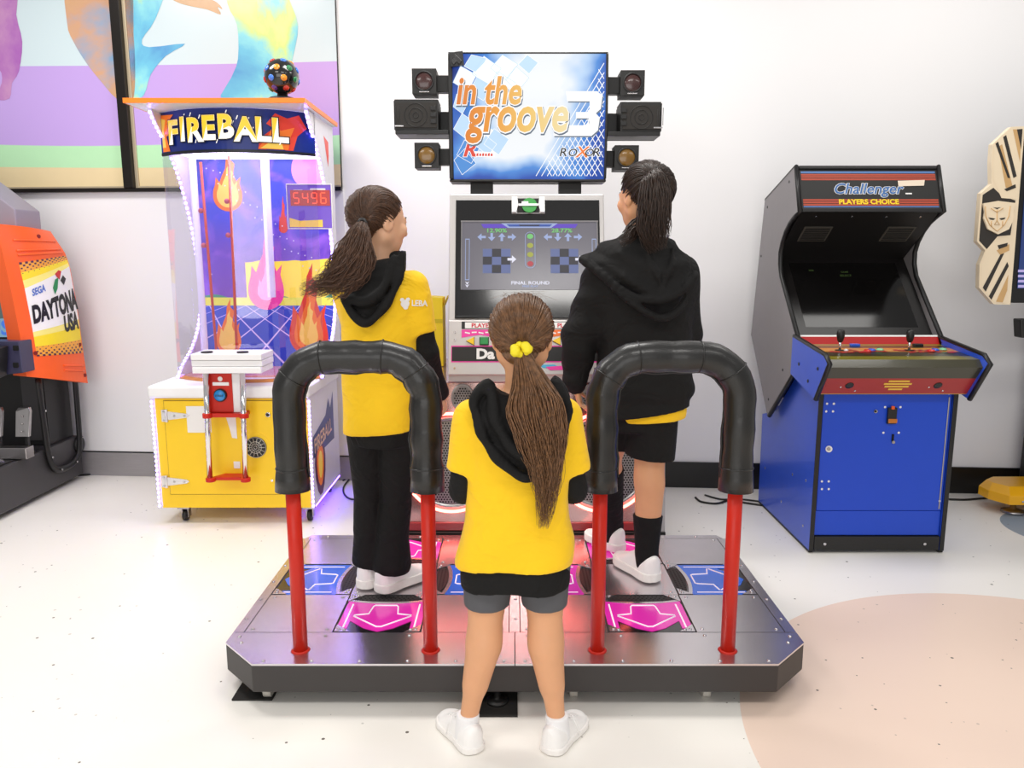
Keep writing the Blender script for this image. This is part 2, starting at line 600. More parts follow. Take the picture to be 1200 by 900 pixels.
plate([(xl + 0.012, rows[3] + G), (xr - 0.012, rows[3] + G), (xr - 0.03, yb), (xl + 0.03, yb)], 'back_plate', [(-0.8 + i * 0.2, 3.187) for i in range(9)])

def arrow_panel(x0, y0, outdir, face):
    """one sensor panel; outdir points away from the pad's centre"""
    w = MB()
    c = Vector((x0 + PADW / 2, y0 + 0.14, 0))
    fv = Vector((outdir[0], outdir[1], 0))
    fu = Vector((fv.y, -fv.x, 0))
    su = (PADW if abs(fv.y) > 0.5 else 0.28) / 2 - 0.004
    sv = (0.28 if abs(fv.y) > 0.5 else PADW) / 2 - 0.004
    def at(u, v, z):
        return c + fu * u * su + fv * v * sv + Vector((0, 0, z))
    def slab(pts, z0, z1, mi):
        w.m(mi)
        w.prism([at(u, v, z0) for u, v in pts], (0, 0, z1 - z0))
    slab([(-1, -1), (1, -1), (1, 1), (-1, 1)], DT - 0.008, DT - 0.004, 1)
    # coloured field between the inner arc and the point
    arc = [(-0.98 + 1.96 * i / 12, -0.66 + 0.14 * (1 - ((i - 6) / 6) ** 2)) for i in range(13)]
    slab(arc + [(0.98, 0.30), (0.72, 0.42), (0.35, 0.78), (0.0, 0.95), (-0.35, 0.78), (-0.72, 0.42), (-0.98, 0.30)], DT - 0.004, DT - 0.002, 0)
    for s in (-1, 1):
        slab([(s * 0.74, -0.5), (s * 0.99, -0.5), (s * 0.99, 0.8), (s * 0.74, 0.8)][::s], DT - 0.004, DT - 0.0018, 0)
        slab([(s * 0.82, -0.5), (s * 0.86, -0.5), (s * 0.86, 0.75), (s * 0.82, 0.75)][::s], DT - 0.0018, DT - 0.0012, 2)
    # silver arc and the perforated inner end
    a2 = [(u, v - 0.1) for u, v in arc]
    slab(arc + a2[::-1], DT - 0.004, DT - 0.001, 3)
    slab([(-0.8, -0.98), (0.8, -0.98)] + [(u * 0.8, v - 0.02) for u, v in a2[::-1]], DT - 0.004, DT - 0.002, 4)
    w.m(5)
    for i in range(13):
        for j in range(3):
            w.cyl(at(-0.66 + i * 0.11 + (j % 2) * 0.05, -0.93 + j * 0.09, DT - 0.002), 0.0034, 0.0004, n=6)
    # the arrow's outline
    aw = [(-0.27, -0.42), (0.27, -0.42), (0.31, -0.36), (0.36, 0.05), (0.70, 0.12), (0.70, 0.17), (0.06, 0.72), (-0.06, 0.72), (-0.70, 0.17), (-0.70, 0.12), (-0.36, 0.05), (-0.31, -0.36)]
    w.m(2)
    w.tube([at(u, v, DT - 0.0018) for u, v in aw], 0.0028, n=6, closed=True)
    # bolted steel corners
    for su_ in (-1, 1):
        for sv_ in (-1, 1):
            k = 0.36
            tri = [(su_, sv_), (su_ * (1 - k), sv_), (su_, sv_ * (1 - k))]
            if su_ * sv_ < 0:
                tri = tri[::-1]
            slab(tri, DT - 0.004, DT + 0.0015, 3)
            for (du, dv) in ((0.10, 0.10), (0.22, 0.08)):
                w.m(6)
                p = at(su_ * (1 - du), sv_ * (1 - dv), 0)
                rivet(w, p.x, p.y, DT + 0.0015, 0.006)
    ob = w.build('arrow_panel', [face, M_DARKACR, M_ARROW, M_PLATE, M_PERF, M_HOLE, M_RIVET], plat)
    return ob
kinds = {(1, 0): ((0, -1), 0), (1, 2): ((0, 1), 0), (0, 1): ((-1, 0), 1), (2, 1): ((1, 0), 1)}
for p in range(2):
    for i in range(3):
        for j in range(3):
            x0, y0 = pads[p][i], rows[j]
            if (i, j) in kinds:
                d, k = kinds[(i, j)]
                fm = M_PINK if k == 0 else M_BLUE
                if p == 1 and i == 0:
                    fm = M_REDLITBLUE
                a = arrow_panel(x0, y0, d, fm)
                a['label'] = ('pink' if fm is M_PINK else 'blue' if fm is M_BLUE else 'red-lit blue') + ' arrow panel with bolted steel corners'
            else:
                rv = [(x0 + dx, y0 + dy) for dx in (0.022, PADW - 0.022) for dy in (0.022, 0.258)]
                plate([(x0 + G, y0 + G), (x0 + PADW - G, y0 + G), (x0 + PADW - G, y0 + 0.28 - G), (x0 + G, y0 + 0.28 - G)], 'steel_panel', rv)
# rails: two hoops, each red below and padded above
def hoop(xa, xb, Y=2.212):
    for x in (xa, xb):
        w = MB()
        w.lathe([(0.022, 0), (0.022, 0.62)], (x, Y, DT), n=20)
        w.lathe([(0.030, 0), (0.026, 0.004), (0.024, 0.005)], (x, Y, DT), n=20)
        po = w.build('rail_post', M_RED, plat)
        po['label'] = 'red enamelled rail post'
    zt, R = 1.062, 0.125
    path = [(xa, 0.66)]
    for i in range(9):
        path.append((xa, 0.70 + (zt - R - 0.70) * i / 8))
    for i in range(1, 10):
        a = PI - PI / 2 * i / 9
        path.append((xa + R + R * math.cos(a), zt - R + R * math.sin(a)))
    mid = [(xa + R + (xb - xa - 2 * R) * i / 6, zt) for i in range(1, 6)]
    right = [(xa + xb - x, z) for x, z in path][::-1]
    full = path + mid + right
    rad, pts = [], []
    n = len(full)
    for i, (x, z) in enumerate(full):
        k = i / (n - 1)
        r = 0.0465 + 0.0022 * math.sin(i * 1.9 + xa * 9) + 0.0012 * math.sin(i * 4.3)
        if i in (0, n - 1):
            r = 0.052
        if i in (1, n - 2):
            r = 0.0495
        rad.append(r)
        pts.append((x, Y + 0.002 * math.sin(i), z))
    w = MB()
    w.tube(pts, rad, n=28)
    # sewn seams round the padding and the cuff at each lower end
    for i in (2, 12, 17, 24, 29, n - 3):
        if 0 < i < n - 1:
            a, b_ = Vector(pts[i]), Vector(pts[i + 1])
            t = (b_ - a).normalized()
            u, v, _ = frame_of(t)
            w.tube([a + (u * math.cos(k * PI / 14) + v * math.sin(k * PI / 14)) * (rad[i] + 0.0008) for k in range(28)], 0.0022, n=6, closed=True)
    # laced seam along the inside of the hoop
    w.m(1)
    ins = []
    for i in range(1, n - 1):
        a, b_ = Vector(pts[i - 1]), Vector(pts[i + 1])
        t = (b_ - a).normalized()
        nrm = t.cross(Vector((0, 1, 0)))
        cen = Vector(((xa + xb) / 2, Y, 0.85))
        if nrm.dot(cen - Vector(pts[i])) < 0:
            nrm = -nrm
        ins.append(Vector(pts[i]) + nrm * (rad[i] + 0.0005 + 0.0022 * math.sin(i * 7.0)))
    w.tube(ins, 0.004, n=6)
    po = w.build('rail_padding', [M_LEATHER, M_BLACK], plat)
    po['label'] = 'black vinyl rail padding'
hoop(-0.655, -0.252)
hoop(0.264, 0.668)
# castors, levelling feet on rubber mats
M_CAST = mat('grey_castor_wheel', (190, 186, 178), 0.5)
for (x, y) in ((-0.755, 2.20), (0.19, 2.20), (0.60, 2.20), (-0.8, 3.1), (0.8, 3.1)):
    w = MB()
    w.cyl((x - 0.012, y, 0.028), 0.028, 0.024, (1, 0, 0), n=18)
    w.m(1).box(x - 0.02, x - 0.014, y - 0.014, y + 0.014, 0.02, 0.06)
    w.box(x + 0.014, x + 0.02, y - 0.014, y + 0.014, 0.02, 0.06)
    w.build('castor', [M_CAST, M_STEEL], plat)
for (x, y) in ((-0.80, 2.245), (-0.045, 2.16), (0.85, 2.6)):
    w = MB()
    w.lathe([(0.034, 0.006), (0.034, 0.012), (0.02, 0.018), (0.009, 0.02), (0.009, 0.06)], (x, y, 0), n=18)
    w.m(1).box(x - 0.062, x + 0.062, y - 0.075, y + 0.062, 0.0005, 0.006)
    w.build('levelling_foot', [M_BLACK, M_RUBBER], plat)

# ------------------------------------------------------------------ the dance game cabinet behind it
CX = 0.067
cab = thing('dance_game_cabinet', 'tall dance game cabinet with wide monitor, lit sign and neon-ringed speakers', 'arcade machine', (CX, 3.7, 0))
M_FRAMEW = mat('silver_white_trim', (196, 192, 190), 0.35, metal=0.4)
M_SCREENGLASS = mat('black_bezel_glass', (16, 15, 16), 0.12, coat=0.5)
M_LCD = mat('screen_grey', (70, 68, 74), 0.2, emit=(96, 94, 102), estr=0.75)
def em(name, rgb, s=1.0):
    return mat(name, tuple(k * 0.35 for k in rgb), 0.4, emit=rgb, estr=s, var=0.0)
# leaning monitor housing
zb, zt, yb0, yt0, hw = 0.83, 1.63, 3.35, 3.60, 0.352
slope = (yt0 - yb0) / (zt - zb)
lean = Vector((0, slope, 1)).normalized()
side = Vector((1, 0, 0))
nrm = side.cross(lean)           # towards the player
if nrm.y > 0:
    nrm = -nrm
def fp(u, s, lift=0.0):
    """point on the housing face: u sideways from the middle, s metres up along the lean"""
    return Vector((CX + u, yb0, zb)) + lean * s + nrm * lift
H = (Vector((0, yt0, zt)) - Vector((0, yb0, zb))).length
w = MB()
w.prism([(CX - hw, 3.35, 0.80), (CX - hw, yb0, zb), (CX - hw, yt0, zt), (CX - hw, 4.12, zt), (CX - hw, 4.12, 0.80)], (2 * hw, 0, 0))
w.build('monitor_housing', M_FRAMEW, cab, bevel=0.006)
def facebox(w, u0, u1, s0, s1, l0, l1):
    w.prism([fp(u0, s0, l0), fp(u1, s0, l0), fp(u1, s1, l0), fp(u0, s1, l0)], nrm * (l1 - l0))
w = MB()
facebox(w, -hw + 0.03, hw - 0.022, 0.262, H - 0.03, 0.0, 0.006)
facebox(w, -hw + 0.03, hw - 0.022, 0.255, 0.266, 0.004, 0.014)
w.build('screen_bezel', M_SCREENGLASS, cab, bevel=0.002)
def inv(px, py):
    """pixel to (u, s) on the housing face"""
    d = P(px, py, 1.0) - Vector((0, 0, CAM_H))
    o = Vector((0, 0, CAM_H))
    p0 = fp(0, 0)
    t = (p0 - o).dot(nrm) / d.dot(nrm)
    h = o + d * t - p0
    return h.x, h.dot(lean)
u0, s0 = inv(541, 340)
u1, s1 = inv(699, 261)
LW, LH = u1 - u0, s1 - s0
M_LCDRIM = mat('screen_rim', (120, 118, 120), 0.3)
scr = MB()
facebox(scr, u0, u1, s0, s1, 0.006, 0.009)
scr.m(7)
for a, b_, c_, d_ in ((u0 - .006, u1 + .006, s1, s1 + .006), (u0 - .004, u0, s0, s1), (u1, u1 + .004, s0, s1)):
    facebox(scr, a, b_, c_, d_, 0.006, 0.012)
def sp(x, y, lift=0.0096):
    """screen fractions, x from the left, y from the top"""
    return fp(u0 + LW * x, s1 - LH * y, lift)
def srect(mi, x0, x1, y0, y1, lift=0.0096):
    scr.m(mi).face([sp(x0, y1, lift), sp(x1, y1, lift), sp(x1, y0, lift), sp(x0, y0, lift)])
def spoly(mi, pts, lift=0.0098):
    scr.m(mi)
    p = [sp(x, y, lift) for x, y in pts]
    a = sum((p[i].cross(p[(i + 1) % len(p)]) for i in range(len(p))), Vector())
    scr.face(p if a.dot(nrm) > 0 else p[::-1])
def stext(mi, s, x, y, size, bold=0.02, squash=1.0, lift=0.0102):
    scr.m(mi)
    fu = plane_map(sp(x, y, lift), side, lean)
    scr.mapped(text2d(s, size, bold, 0, squash), fu)
# heading bar
spoly(1, [(0.14, 0.03), (0.30, 0.03), (0.345, 0.09), (0.16, 0.09)])
spoly(1, [(0.70, 0.03), (0.86, 0.03), (0.84, 0.09), (0.66, 0.09)])
spoly(2, [(0.29, 0.02), (0.71, 0.02), (0.66, 0.09), (0.34, 0.09)])
spoly(3, [(0.33, 0.035), (0.67, 0.035), (0.65, 0.07), (0.35, 0.07)], 0.0100)
spoly(4, [(0.42, 0.04), (0.58, 0.04), (0.57, 0.062), (0.43, 0.062)], 0.0102)
stext(5, '12.90%', 0.255, 0.155, 0.026, 0.02, 1.25)
stext(5, '28.77%', 0.74, 0.155, 0.026, 0.02, 1.25)
def sarrow(mi, cx, cy, r, ang, lift=0.0100):
    pts = [(-1, -0.3), (0.0, -0.3), (0.0, -0.9), (1, 0), (0.0, 0.9), (0.0, 0.3), (-1, 0.3)]
    ca, sa = math.cos(ang), math.sin(ang)
    spoly(mi, [(cx + (x * ca - y * sa) * r / LW, cy + (x * sa + y * ca) * r / LH) for x, y in pts], lift)
for bx in (0.145, 0.635):
    for k, a in enumerate((PI, PI / 2, -PI / 2, 0)):
        sarrow(2, bx + k * 0.075, 0.225, 0.019, a)
# dance pad pictures with their dark hollows
for bx in (0.155, 0.655):
    srect(6, bx, bx + 0.205, 0.40, 0.76)
    for (dx, dy) in ((0.33, 0.0), (0.0, 0.32), (0.66, 0.32), (0.33, 0.66)):
        srect(4, bx + 0.205 * dx, bx + 0.205 * (dx + 0.33), 0.40 + 0.36 * dy, 0.40 + 0.36 * (dy + 0.33), 0.0099)
    sarrow(8, bx + 0.215, 0.555, 0.02, 0, 0.0103)
# the column of lamps
for k, mi in enumerate((5, 9, 9, 10)):
    n = 16
    spoly(mi, [(0.505 + 0.014 * math.cos(a) / LW, 0.215 + k * 0.135 + 0.012 * math.sin(a) / LH) for a in [2 * PI * i / n for i in range(n)]])
scr.m(2)
scr.tube([sp(0.505 + 0.022 * math.cos(a) / LW, (0.215 if math.sin(a) < 0 else 0.62) + 0.02 * math.sin(a) / LH, 0.0098) for a in [2 * PI * i / 24 for i in range(24)]], 0.0012, n=5, closed=True)
# life bars
for bx in (0.025, 0.962):
    for (a, b_, c_, d_) in ((bx, bx + 0.004, 0.25, 0.86), (bx + 0.028, bx + 0.032, 0.25, 0.86), (bx, bx + 0.032, 0.25, 0.262), (bx, bx + 0.032, 0.85, 0.862)):
        srect(2, a, b_, c_, d_)
    for k in range(2):
        spoly(8, [(bx, 0.88 + k * 0.04), (bx + 0.016, 0.90 + k * 0.04), (bx + 0.032, 0.88 + k * 0.04), (bx + 0.016, 0.93 + k * 0.04)])
stext(8, 'FINAL ROUND', 0.505, 0.925, 0.021, 0.03, 1.25)
stext(2, 'FREE PLAY', 0.505, 0.965, 0.012, 0.02, 1.3)
scr.build('screen', [M_LCD, em('screen_violet', (92, 62, 190), 0.9), em('screen_pale_blue', (160, 176, 220), 0.8), em('screen_navy', (52, 84, 168), 0.8), em('screen_dark', (62, 60, 70), 0.5),
                     em('screen_green', (120, 205, 120), 0.8), em('screen_slate', (100, 112, 160), 0.8), M_LCDRIM, em('screen_white', (225, 225, 240), 0.9), em('screen_olive', (170, 175, 70), 0.8), em('screen_red', (190, 70, 80), 0.8)], cab)
# small green badge disc in its white notch over the screen
w = MB()
uc, sc = inv(619, 242)
facebox(w, uc - 0.075, uc + 0.075, sc - 0.036, sc + 0.034, 0.006, 0.010)
w.m(1)
facebox(w, uc - 0.05, uc + 0.05, sc - 0.034, sc + 0.034, 0.010, 0.012)
w.m(0)
for s in (-1, 1):
    pts = [fp(uc + s * a, sc + b_, 0.010) for a, b_ in ((0.074, 0.036), (0.050, 0.036), (0.046, 0.0), (0.055, -0.036), (0.074, -0.036))]
    w.prism(pts, nrm * 0.02)
w.m(2).cyl(fp(uc + 0.005, sc - 0.002, 0.012), 0.034, 0.012, nrm, n=24)
w.m(0)
facebox(w, uc - 0.045, uc + 0.045, sc - 0.006, sc + 0.004, 0.024, 0.027)
facebox(w, uc - 0.03, uc + 0.0, sc + 0.004, sc + 0.014, 0.024, 0.027)
w.build('badge_disc', [M_WHITE, M_BLACK, mat('green_badge', (60, 150, 70), 0.4)], cab)
# control strip below the screen
w = MB()
facebox(w, -hw + 0.004, hw - 0.004, 0.0, 0.245, 0.0, 0.02)
w.build('control_panel', M_FRAMEW, cab, bevel=0.004)
M_HOTPINK = mat('hot_pink_print', (232, 62, 160), 0.4)
M_ORANGEP = mat('orange_print', (232, 110, 40), 0.4)
M_REDP = mat('red_print', (205, 40, 60), 0.4)
M_YEL = mat('yellow_button', (240, 196, 30), 0.3)
M_GREENB = mat('green_button', (40, 140, 70), 0.3)
w = MB()
L0 = 0.020
def cprint(mi, pts, lift=L0 + 0.001):
    w.m(mi)
    w.face([fp(a, b_, lift) for a, b_ in pts])
def cw(mi, s, u, sv, size, bold=0.03, squash=1.0, lift=L0 + 0.002):
    w.m(mi)
    w.mapped(text2d(s, size, bold, 0, squash), plane_map(fp(u, sv, lift), side, lean))
for sg, mi_b, word in ((-1, 0, 'PLAYER 1'), (1, 1, 'PLAYER 2')):
    u_c = sg * 0.19
    cprint(4, [(u_c - 0.10, 0.205), (u_c + 0.10, 0.205), (u_c + 0.10, 0.238), (u_c - 0.10, 0.238)])
    cprint(3, [(u_c - 0.085, 0.208), (u_c + 0.085, 0.208), (u_c + 0.085, 0.235), (u_c - 0.085, 0.235)], L0 + 0.0014)
    cw(2, word, u_c, 0.212, 0.026, 0.03, 1.05)
    z = [(u_c - 0.10, 0.165), (u_c - 0.06, 0.172), (u_c - 0.02, 0.178), (u_c + 0.03, 0.170), (u_c + 0.10, 0.176), (u_c + 0.10, 0.202), (u_c - 0.10, 0.202)]
    cprint(mi_b, z)
    for i in range(6):
        a = u_c - 0.085 + i * 0.03
        cprint(3, [(a, 0.186), (a + 0.022, 0.182 + 0.005 * (i % 2)), (a + 0.022, 0.188 + 0.005 * (i % 2)), (a, 0.192)], L0 + 0.0014)
# lower black band with pink outline and big white letters
cprint(0, [(-0.335, 0.055), (0.335, 0.055), (0.335, 0.130), (-0.335, 0.130)])
cprint(4, [(-0.332, 0.060), (0.332, 0.060), (0.332, 0.125), (-0.332, 0.125)], L0 + 0.0014)
cw(3, 'Da', -0.185, 0.072, 0.062, 0.045, 1.1)
cw(3, 'ta', 0.185, 0.072, 0.062, 0.045, 1.1)
cprint(5, [(0.05, 0.045), (0.12, 0.045), (0.15, 0.03), (0.07, 0.03)])
cprint(0, [(0.08, 0.035), (0.15, 0.04), (0.17, 0.022), (0.10, 0.02)], L0 + 0.0014)
w.m(6)
for a in (-0.32, 0.32):
    for b_ in (0.03, 0.155, 0.19):
        w.cyl(fp(a, b_, L0), 0.005, 0.003, nrm, n=10)
w.build('control_decal', [M_HOTPINK, M_ORANGEP, M_REDP, M_LABELW, M_BLACK, mat('cyan_print', (70, 170, 210), 0.4), M_RIVET], cab)
for sg in (-1, 1):
    for du, mi, ang in ((-0.06, M_YEL, PI), (0.0, M_GREENB, 0), (0.06, M_YEL, 0)):
        w = MB()
        c = fp(sg * 0.19 + du, 0.150, L0)
        if mi is M_YEL:
            s_ = -1 if ang else 1
            tri = [fp(sg * 0.19 + du - s_ * 0.016, 0.132, L0), fp(sg * 0.19 + du + s_ * 0.018, 0.150, L0), fp(sg * 0.19 + du - s_ * 0.016, 0.168, L0)]
            w.prism(tri, nrm * 0.010)
            w.m(1)
            w.tube([p + nrm * 0.002 for p in tri], 0.003, n=6, closed=True)
        else:
            u_ = sg * 0.19 + du
            facebox(w, u_ - 0.018, u_ + 0.018, 0.134, 0.166, L0, L0 + 0.010)
            w.m(1)
            facebox(w, u_ - 0.021, u_ + 0.021, 0.131, 0.169, L0, L0 + 0.004)
        w.build('button', [mi, M_BLACK], cab, bevel=0.002)

# wide lower speaker section
M_LOWER = mat('red_lit_mirror_panel', (200, 168, 165), 0.16, metal=0.85, vscale=4, var=0.08)  # chrome panel; the red neon glow is put into its base colour
M_NEON = mat('red_neon', (255, 120, 110), 0.3, emit=(255, 96, 84), estr=10.0, var=0)
M_MESH = mat('speaker_mesh', (150, 146, 146), 0.4, metal=0.7)
BX0, BX1 = CX - 0.60, CX + 0.605
w = MB()
w.prism([(BX0, 3.26, 0.15), (BX0, 3.36, 0.80), (BX0, 4.15, 0.80), (BX0, 4.15, 0.15)], (BX1 - BX0, 0, 0))
w.build('speaker_box', M_LOWER, cab, bevel=0.006)
w = MB()
w.box(BX0 - 0.004, BX1 + 0.004, 3.225, 4.16, 0.012, 0.15)
w.m(1)
for i in range(9):
    w.cyl((BX0 + 0.06 + i * 0.136, 3.225, 0.085), 0.006, 0.004, (0, -1, 0), n=8)
w.build('plinth', [M_SATIN, M_RIVET], cab, bevel=0.004)
w = MB()
sl2 = Vector((0, 0.10, 0.65)).normalized()
n2 = Vector((0, -0.65, 0.10)).normalized()
def lp(u, s, lift=0.0):
    return Vector((CX + u, 3.26, 0.15)) + sl2 * s + n2 * lift
w = MB()
w.prism([lp(-0.60, 0.0, 0.0), lp(0.605, 0.0, 0.0), lp(0.605, 0.035, 0.0), lp(-0.60, 0.035, 0.0)], n2 * 0.02)
w.build('kick_strip', mat('dark_red_strip', (150, 40, 44), 0.3, coat=0.3), cab, bevel=0.003)
for sx in (BX0 - 0.004, BX1 - 0.02):
    w = MB()
    w.prism([(sx, 3.235, 0.13), (sx, 3.335, 0.80), (sx, 3.42, 0.80), (sx, 3.32, 0.13)], (0.024, 0, 0))
    w.build('corner_trim', M_STEEL, cab, bevel=0.003)
for sg in (-1, 1):
    w = MB()
    uc, scn, R = sg * 0.335, 0.30, 0.205
    # perforated grille, slightly domed, with a raised rim
    w.m(0)
    for i in range(14):
        a = 2 * PI * i / 14
    uu, vv, ww = Vector((1, 0, 0)), sl2, n2
    c = lp(uc, scn, 0)
    rings = 8
    vs, fs = [], []
    nseg = 40
    for r in range(rings + 1):
        rr = R * 0.93 * r / rings
        for k in range(nseg):
            a = 2 * PI * k / nseg
            vs.append(c + uu * rr * math.cos(a) + vv * rr * math.sin(a) + ww * (0.006 + 0.02 * (1 - (r / rings) ** 2)))
    for r in range(rings):
        for k in range(nseg):
            fs.append((r * nseg + k, r * nseg + (k + 1) % nseg, (r + 1) * nseg + (k + 1) % nseg, (r + 1) * nseg + k))
    w.add(vs, fs, True)
    w.m(1)
    st = 0.0125
    for i in range(-17, 18):
        for j in range(-19, 20):
            x = (i + (j % 2) * 0.5) * st
            y = j * st * 0.87
            rr = math.hypot(x, y)
            if rr < R * 0.90:
                h = 0.0066 + 0.02 * (1 - (rr / (R * 0.93)) ** 2)
                pc = c + uu * x + vv * y + ww * h
                w.face([pc + (uu * math.cos(a) + vv * math.sin(a)) * 0.0040 for a in [PI / 3 * t for t in range(6)]])
    w.m(2)
    w.tube([c + (uu * math.cos(2 * PI * k / 48) + vv * math.sin(2 * PI * k / 48)) * R * 0.95 + ww * 0.006 for k in range(48)], 0.010, n=8, closed=True)
    gr = w.build('speaker_grille', [M_MESH, M_HOLE, M_STEEL], cab)
    w = MB()
    w.tube([c + (uu * math.cos(2 * PI * k / 64) + vv * math.sin(2 * PI * k / 64)) * (R + 0.012) + ww * 0.012 for k in range(64)], 0.0065, n=8, closed=True)
    no = w.build('neon_ring', M_NEON, cab)
    no['label'] = 'glowing red-white neon ring'
    # horn above
    w = MB()
    c = lp(sg * 0.285, 0.585, 0)
    w.lathe([(0.050, 0.0), (0.052, 0.010), (0.046, 0.014), (0.040, 0.010), (0.0, 0.012)], c, n2, n=28, su=1.0, sv=1.25)
    w.m(1)
    for i in range(-3, 4):
        for j in range(-4, 5):
            if (i / 3.4) ** 2 + (j / 4.4) ** 2 < 1:
                w.cyl(c + uu * (i + (j % 2) * .5) * 0.0115 + vv * j * 0.0105 + ww * 0.0122, 0.0038, 0.0006, n2, n=6)
    w.build('tweeter', [M_MESH, M_HOLE], cab)
# the neon's light tube along the foot of the box
w = MB()
w.tube([lp(-0.10 + 0.2 * i / 6, 0.515, 0.014) for i in range(7)], 0.006, n=8)
w.build('neon_tube', M_NEON, cab)
# sign posts
for px in (564.5, 668):
    w = MB()
    a = P(px, 228, 3.66)
    w.box(a.x - 0.052, a.x + 0.052, 3.66, 3.72, 1.60, 1.95)
    w.build('sign_post', M_SATIN, cab, bevel=0.003)

# ------------------------------------------------------------------ the lit sign on its posts
SY = 3.60
sa, sb = P(527, 210, SY), P(713, 63, SY)
SX0, SX1, SZ0, SZ1 = sa.x, sb.x, sa.z, sb.z
SW, SH = SX1 - SX0, SZ1 - SZ0
def sg_pt(u, v, lift=0.0):
    """u 0..1 across, v 0..1 up, on the gently bulging face"""
    bulge = 0.016 * (1 - (2 * v - 1) ** 2)
    return Vector((SX0 + SW * u, SY - bulge - lift, SZ0 + SH * v))
w = MB()
for (a, b_) in ((0.0, 0.027), (0.985, 1.0)):
    prof = [(SY + 0.14, SZ0)] + [(sg_pt(0, v).y - 0.012, SZ0 + SH * v) for v in np.linspace(0, 1, 12)] + [(SY + 0.14, SZ1)]
    w.prism([(SX0 + SW * a, y, z) for y, z in prof], (SW * (b_ - a), 0, 0))
w.box(SX0, SX1, SY + 0.10, SY + 0.14, SZ0, SZ1)
w.box(SX0, SX1, SY - 0.004, SY + 0.14, SZ0 - 0.012, SZ0)
w.box(SX0, SX1, SY - 0.004, SY + 0.14, SZ1, SZ1 + 0.008)
w.build('sign_case', M_BLACK, cab, bevel=0.004)
# printed background: blue edges running to a burnt-out white middle
m, nt, b = node_mat('sign_print')
tc = nt.nodes.new('ShaderNodeTexCoord')
sp3 = nt.nodes.new('ShaderNodeSeparateXYZ')
nt.links.new(tc.outputs['Object'], sp3.inputs[0])
cx0 = SX0 - CX
X = map_range(nt, sp3.outputs[0], cx0, cx0 + SW)
Z = map_range(nt, sp3.outputs[2], SZ0, SZ1)
dx = math_n(nt, 'SUBTRACT', X, 0.52)
dz = math_n(nt, 'SUBTRACT', Z, 0.60)
slant = math_n(nt, 'ADD', math_n(nt, 'MULTIPLY', dx, 0.92), math_n(nt, 'MULTIPLY', dz, -0.18))
far = math_n(nt, 'MULTIPLY', math_n(nt, 'ABSOLUTE', slant), 1.75)
low = map_range(nt, Z, 0.30, 0.0, 0.0, 0.75)
nzs = nt.nodes.new('ShaderNodeTexNoise')
nzs.inputs['Scale'].default_value = 7.0
nt.links.new(tc.outputs['Object'], nzs.inputs['Vector'])
d = math_n(nt, 'ADD', math_n(nt, 'MAXIMUM', far, low), math_n(nt, 'MULTIPLY', math_n(nt, 'SUBTRACT', nzs.outputs['Fac'], 0.5), 0.5))
col = ramp(nt, d, [(0.25, (252, 254, 255)), (0.42, (190, 218, 250)), (0.58, (70, 140, 222)), (0.76, (16, 74, 180)), (1.0, (6, 36, 120))])
b.inputs['Base Color'].default_value = (0.03, 0.04, 0.06, 1)
b.inputs['Specular IOR Level'].default_value = 0.25
nt.links.new(col, b.inputs['Emission Color'])
b.inputs['Emission Strength'].default_value = 0.9
b.inputs['Roughness'].default_value = 0.25
M_SIGN = m
E_WHITE = em('sign_white', (252, 253, 255), 0.92)
E_PALE = em('sign_pale_blue', (190, 220, 248), 0.92)
E_MID = em('sign_mid_blue', (72, 140, 214), 0.92)
E_GREYL = em('sign_grey_line', (150, 170, 195), 0.3)
E_BLK = mat('sign_black_ink', (28, 28, 34), 0.4)
E_RED = em('sign_red', (222, 60, 40), 0.92)
def xramp(name, x0, x1, stops, s):
    m, nt, b = node_mat(name)
    tc = nt.nodes.new('ShaderNodeTexCoord')
    q = nt.nodes.new('ShaderNodeSeparateXYZ')
    nt.links.new(tc.outputs['Object'], q.inputs[0])
    c = ramp(nt, map_range(nt, q.outputs[0], x0, x1), stops)
    b.inputs['Base Color'].default_value = (0.03, 0.03, 0.03, 1)
    b.inputs['Specular IOR Level'].default_value = 0.25
    nt.links.new(c, b.inputs['Emission Color'])
    b.inputs['Emission Strength'].default_value = s
    return m
E_OR = xramp('sign_orange_fade', cx0, cx0 + SW * 0.72, [(0.0, (226, 112, 14)), (0.35, (244, 156, 40)), (0.7, (250, 206, 110)), (1.0, (253, 232, 175))], 0.9)
s_ = MB()
N = 14
for j in range(N):
    v0, v1 = j / N, (j + 1) / N
    s_.add([sg_pt(0.027, v0), sg_pt(0.985, v0), sg_pt(0.985, v1), sg_pt(0.027, v1)], [(0, 1, 2, 3)], True)
def clip_seg(a, b_):
    return a, b_
def sline(mi, p, q, wd=0.004, lift=0.0014):
    # thin printed line, cut to short lengths so it follows the bulge
    p, q = Vector(p), Vector(q)
    t = (q - p)
    if t.length < 1e-6:
        return
    nn = Vector((-t.y * SH, t.x * SW))
    nn = Vector((nn.x / SW, nn.y / SH)) 
    nn = Vector((-(q.y - p.y) * SH / SW, (q.x - p.x) * SW / SH))
    L = math.hypot(nn.x * SW, nn.y * SH)
    nn = nn * (wd / 2 / L)
    s_.m(mi)
    for i in range(4):
        a, c = p + t * (i / 4), p + t * ((i + 1) / 4)
        s_.face([sg_pt(*(a - nn), lift), sg_pt(*(c - nn), lift), sg_pt(*(c + nn), lift), sg_pt(*(a + nn), lift)])
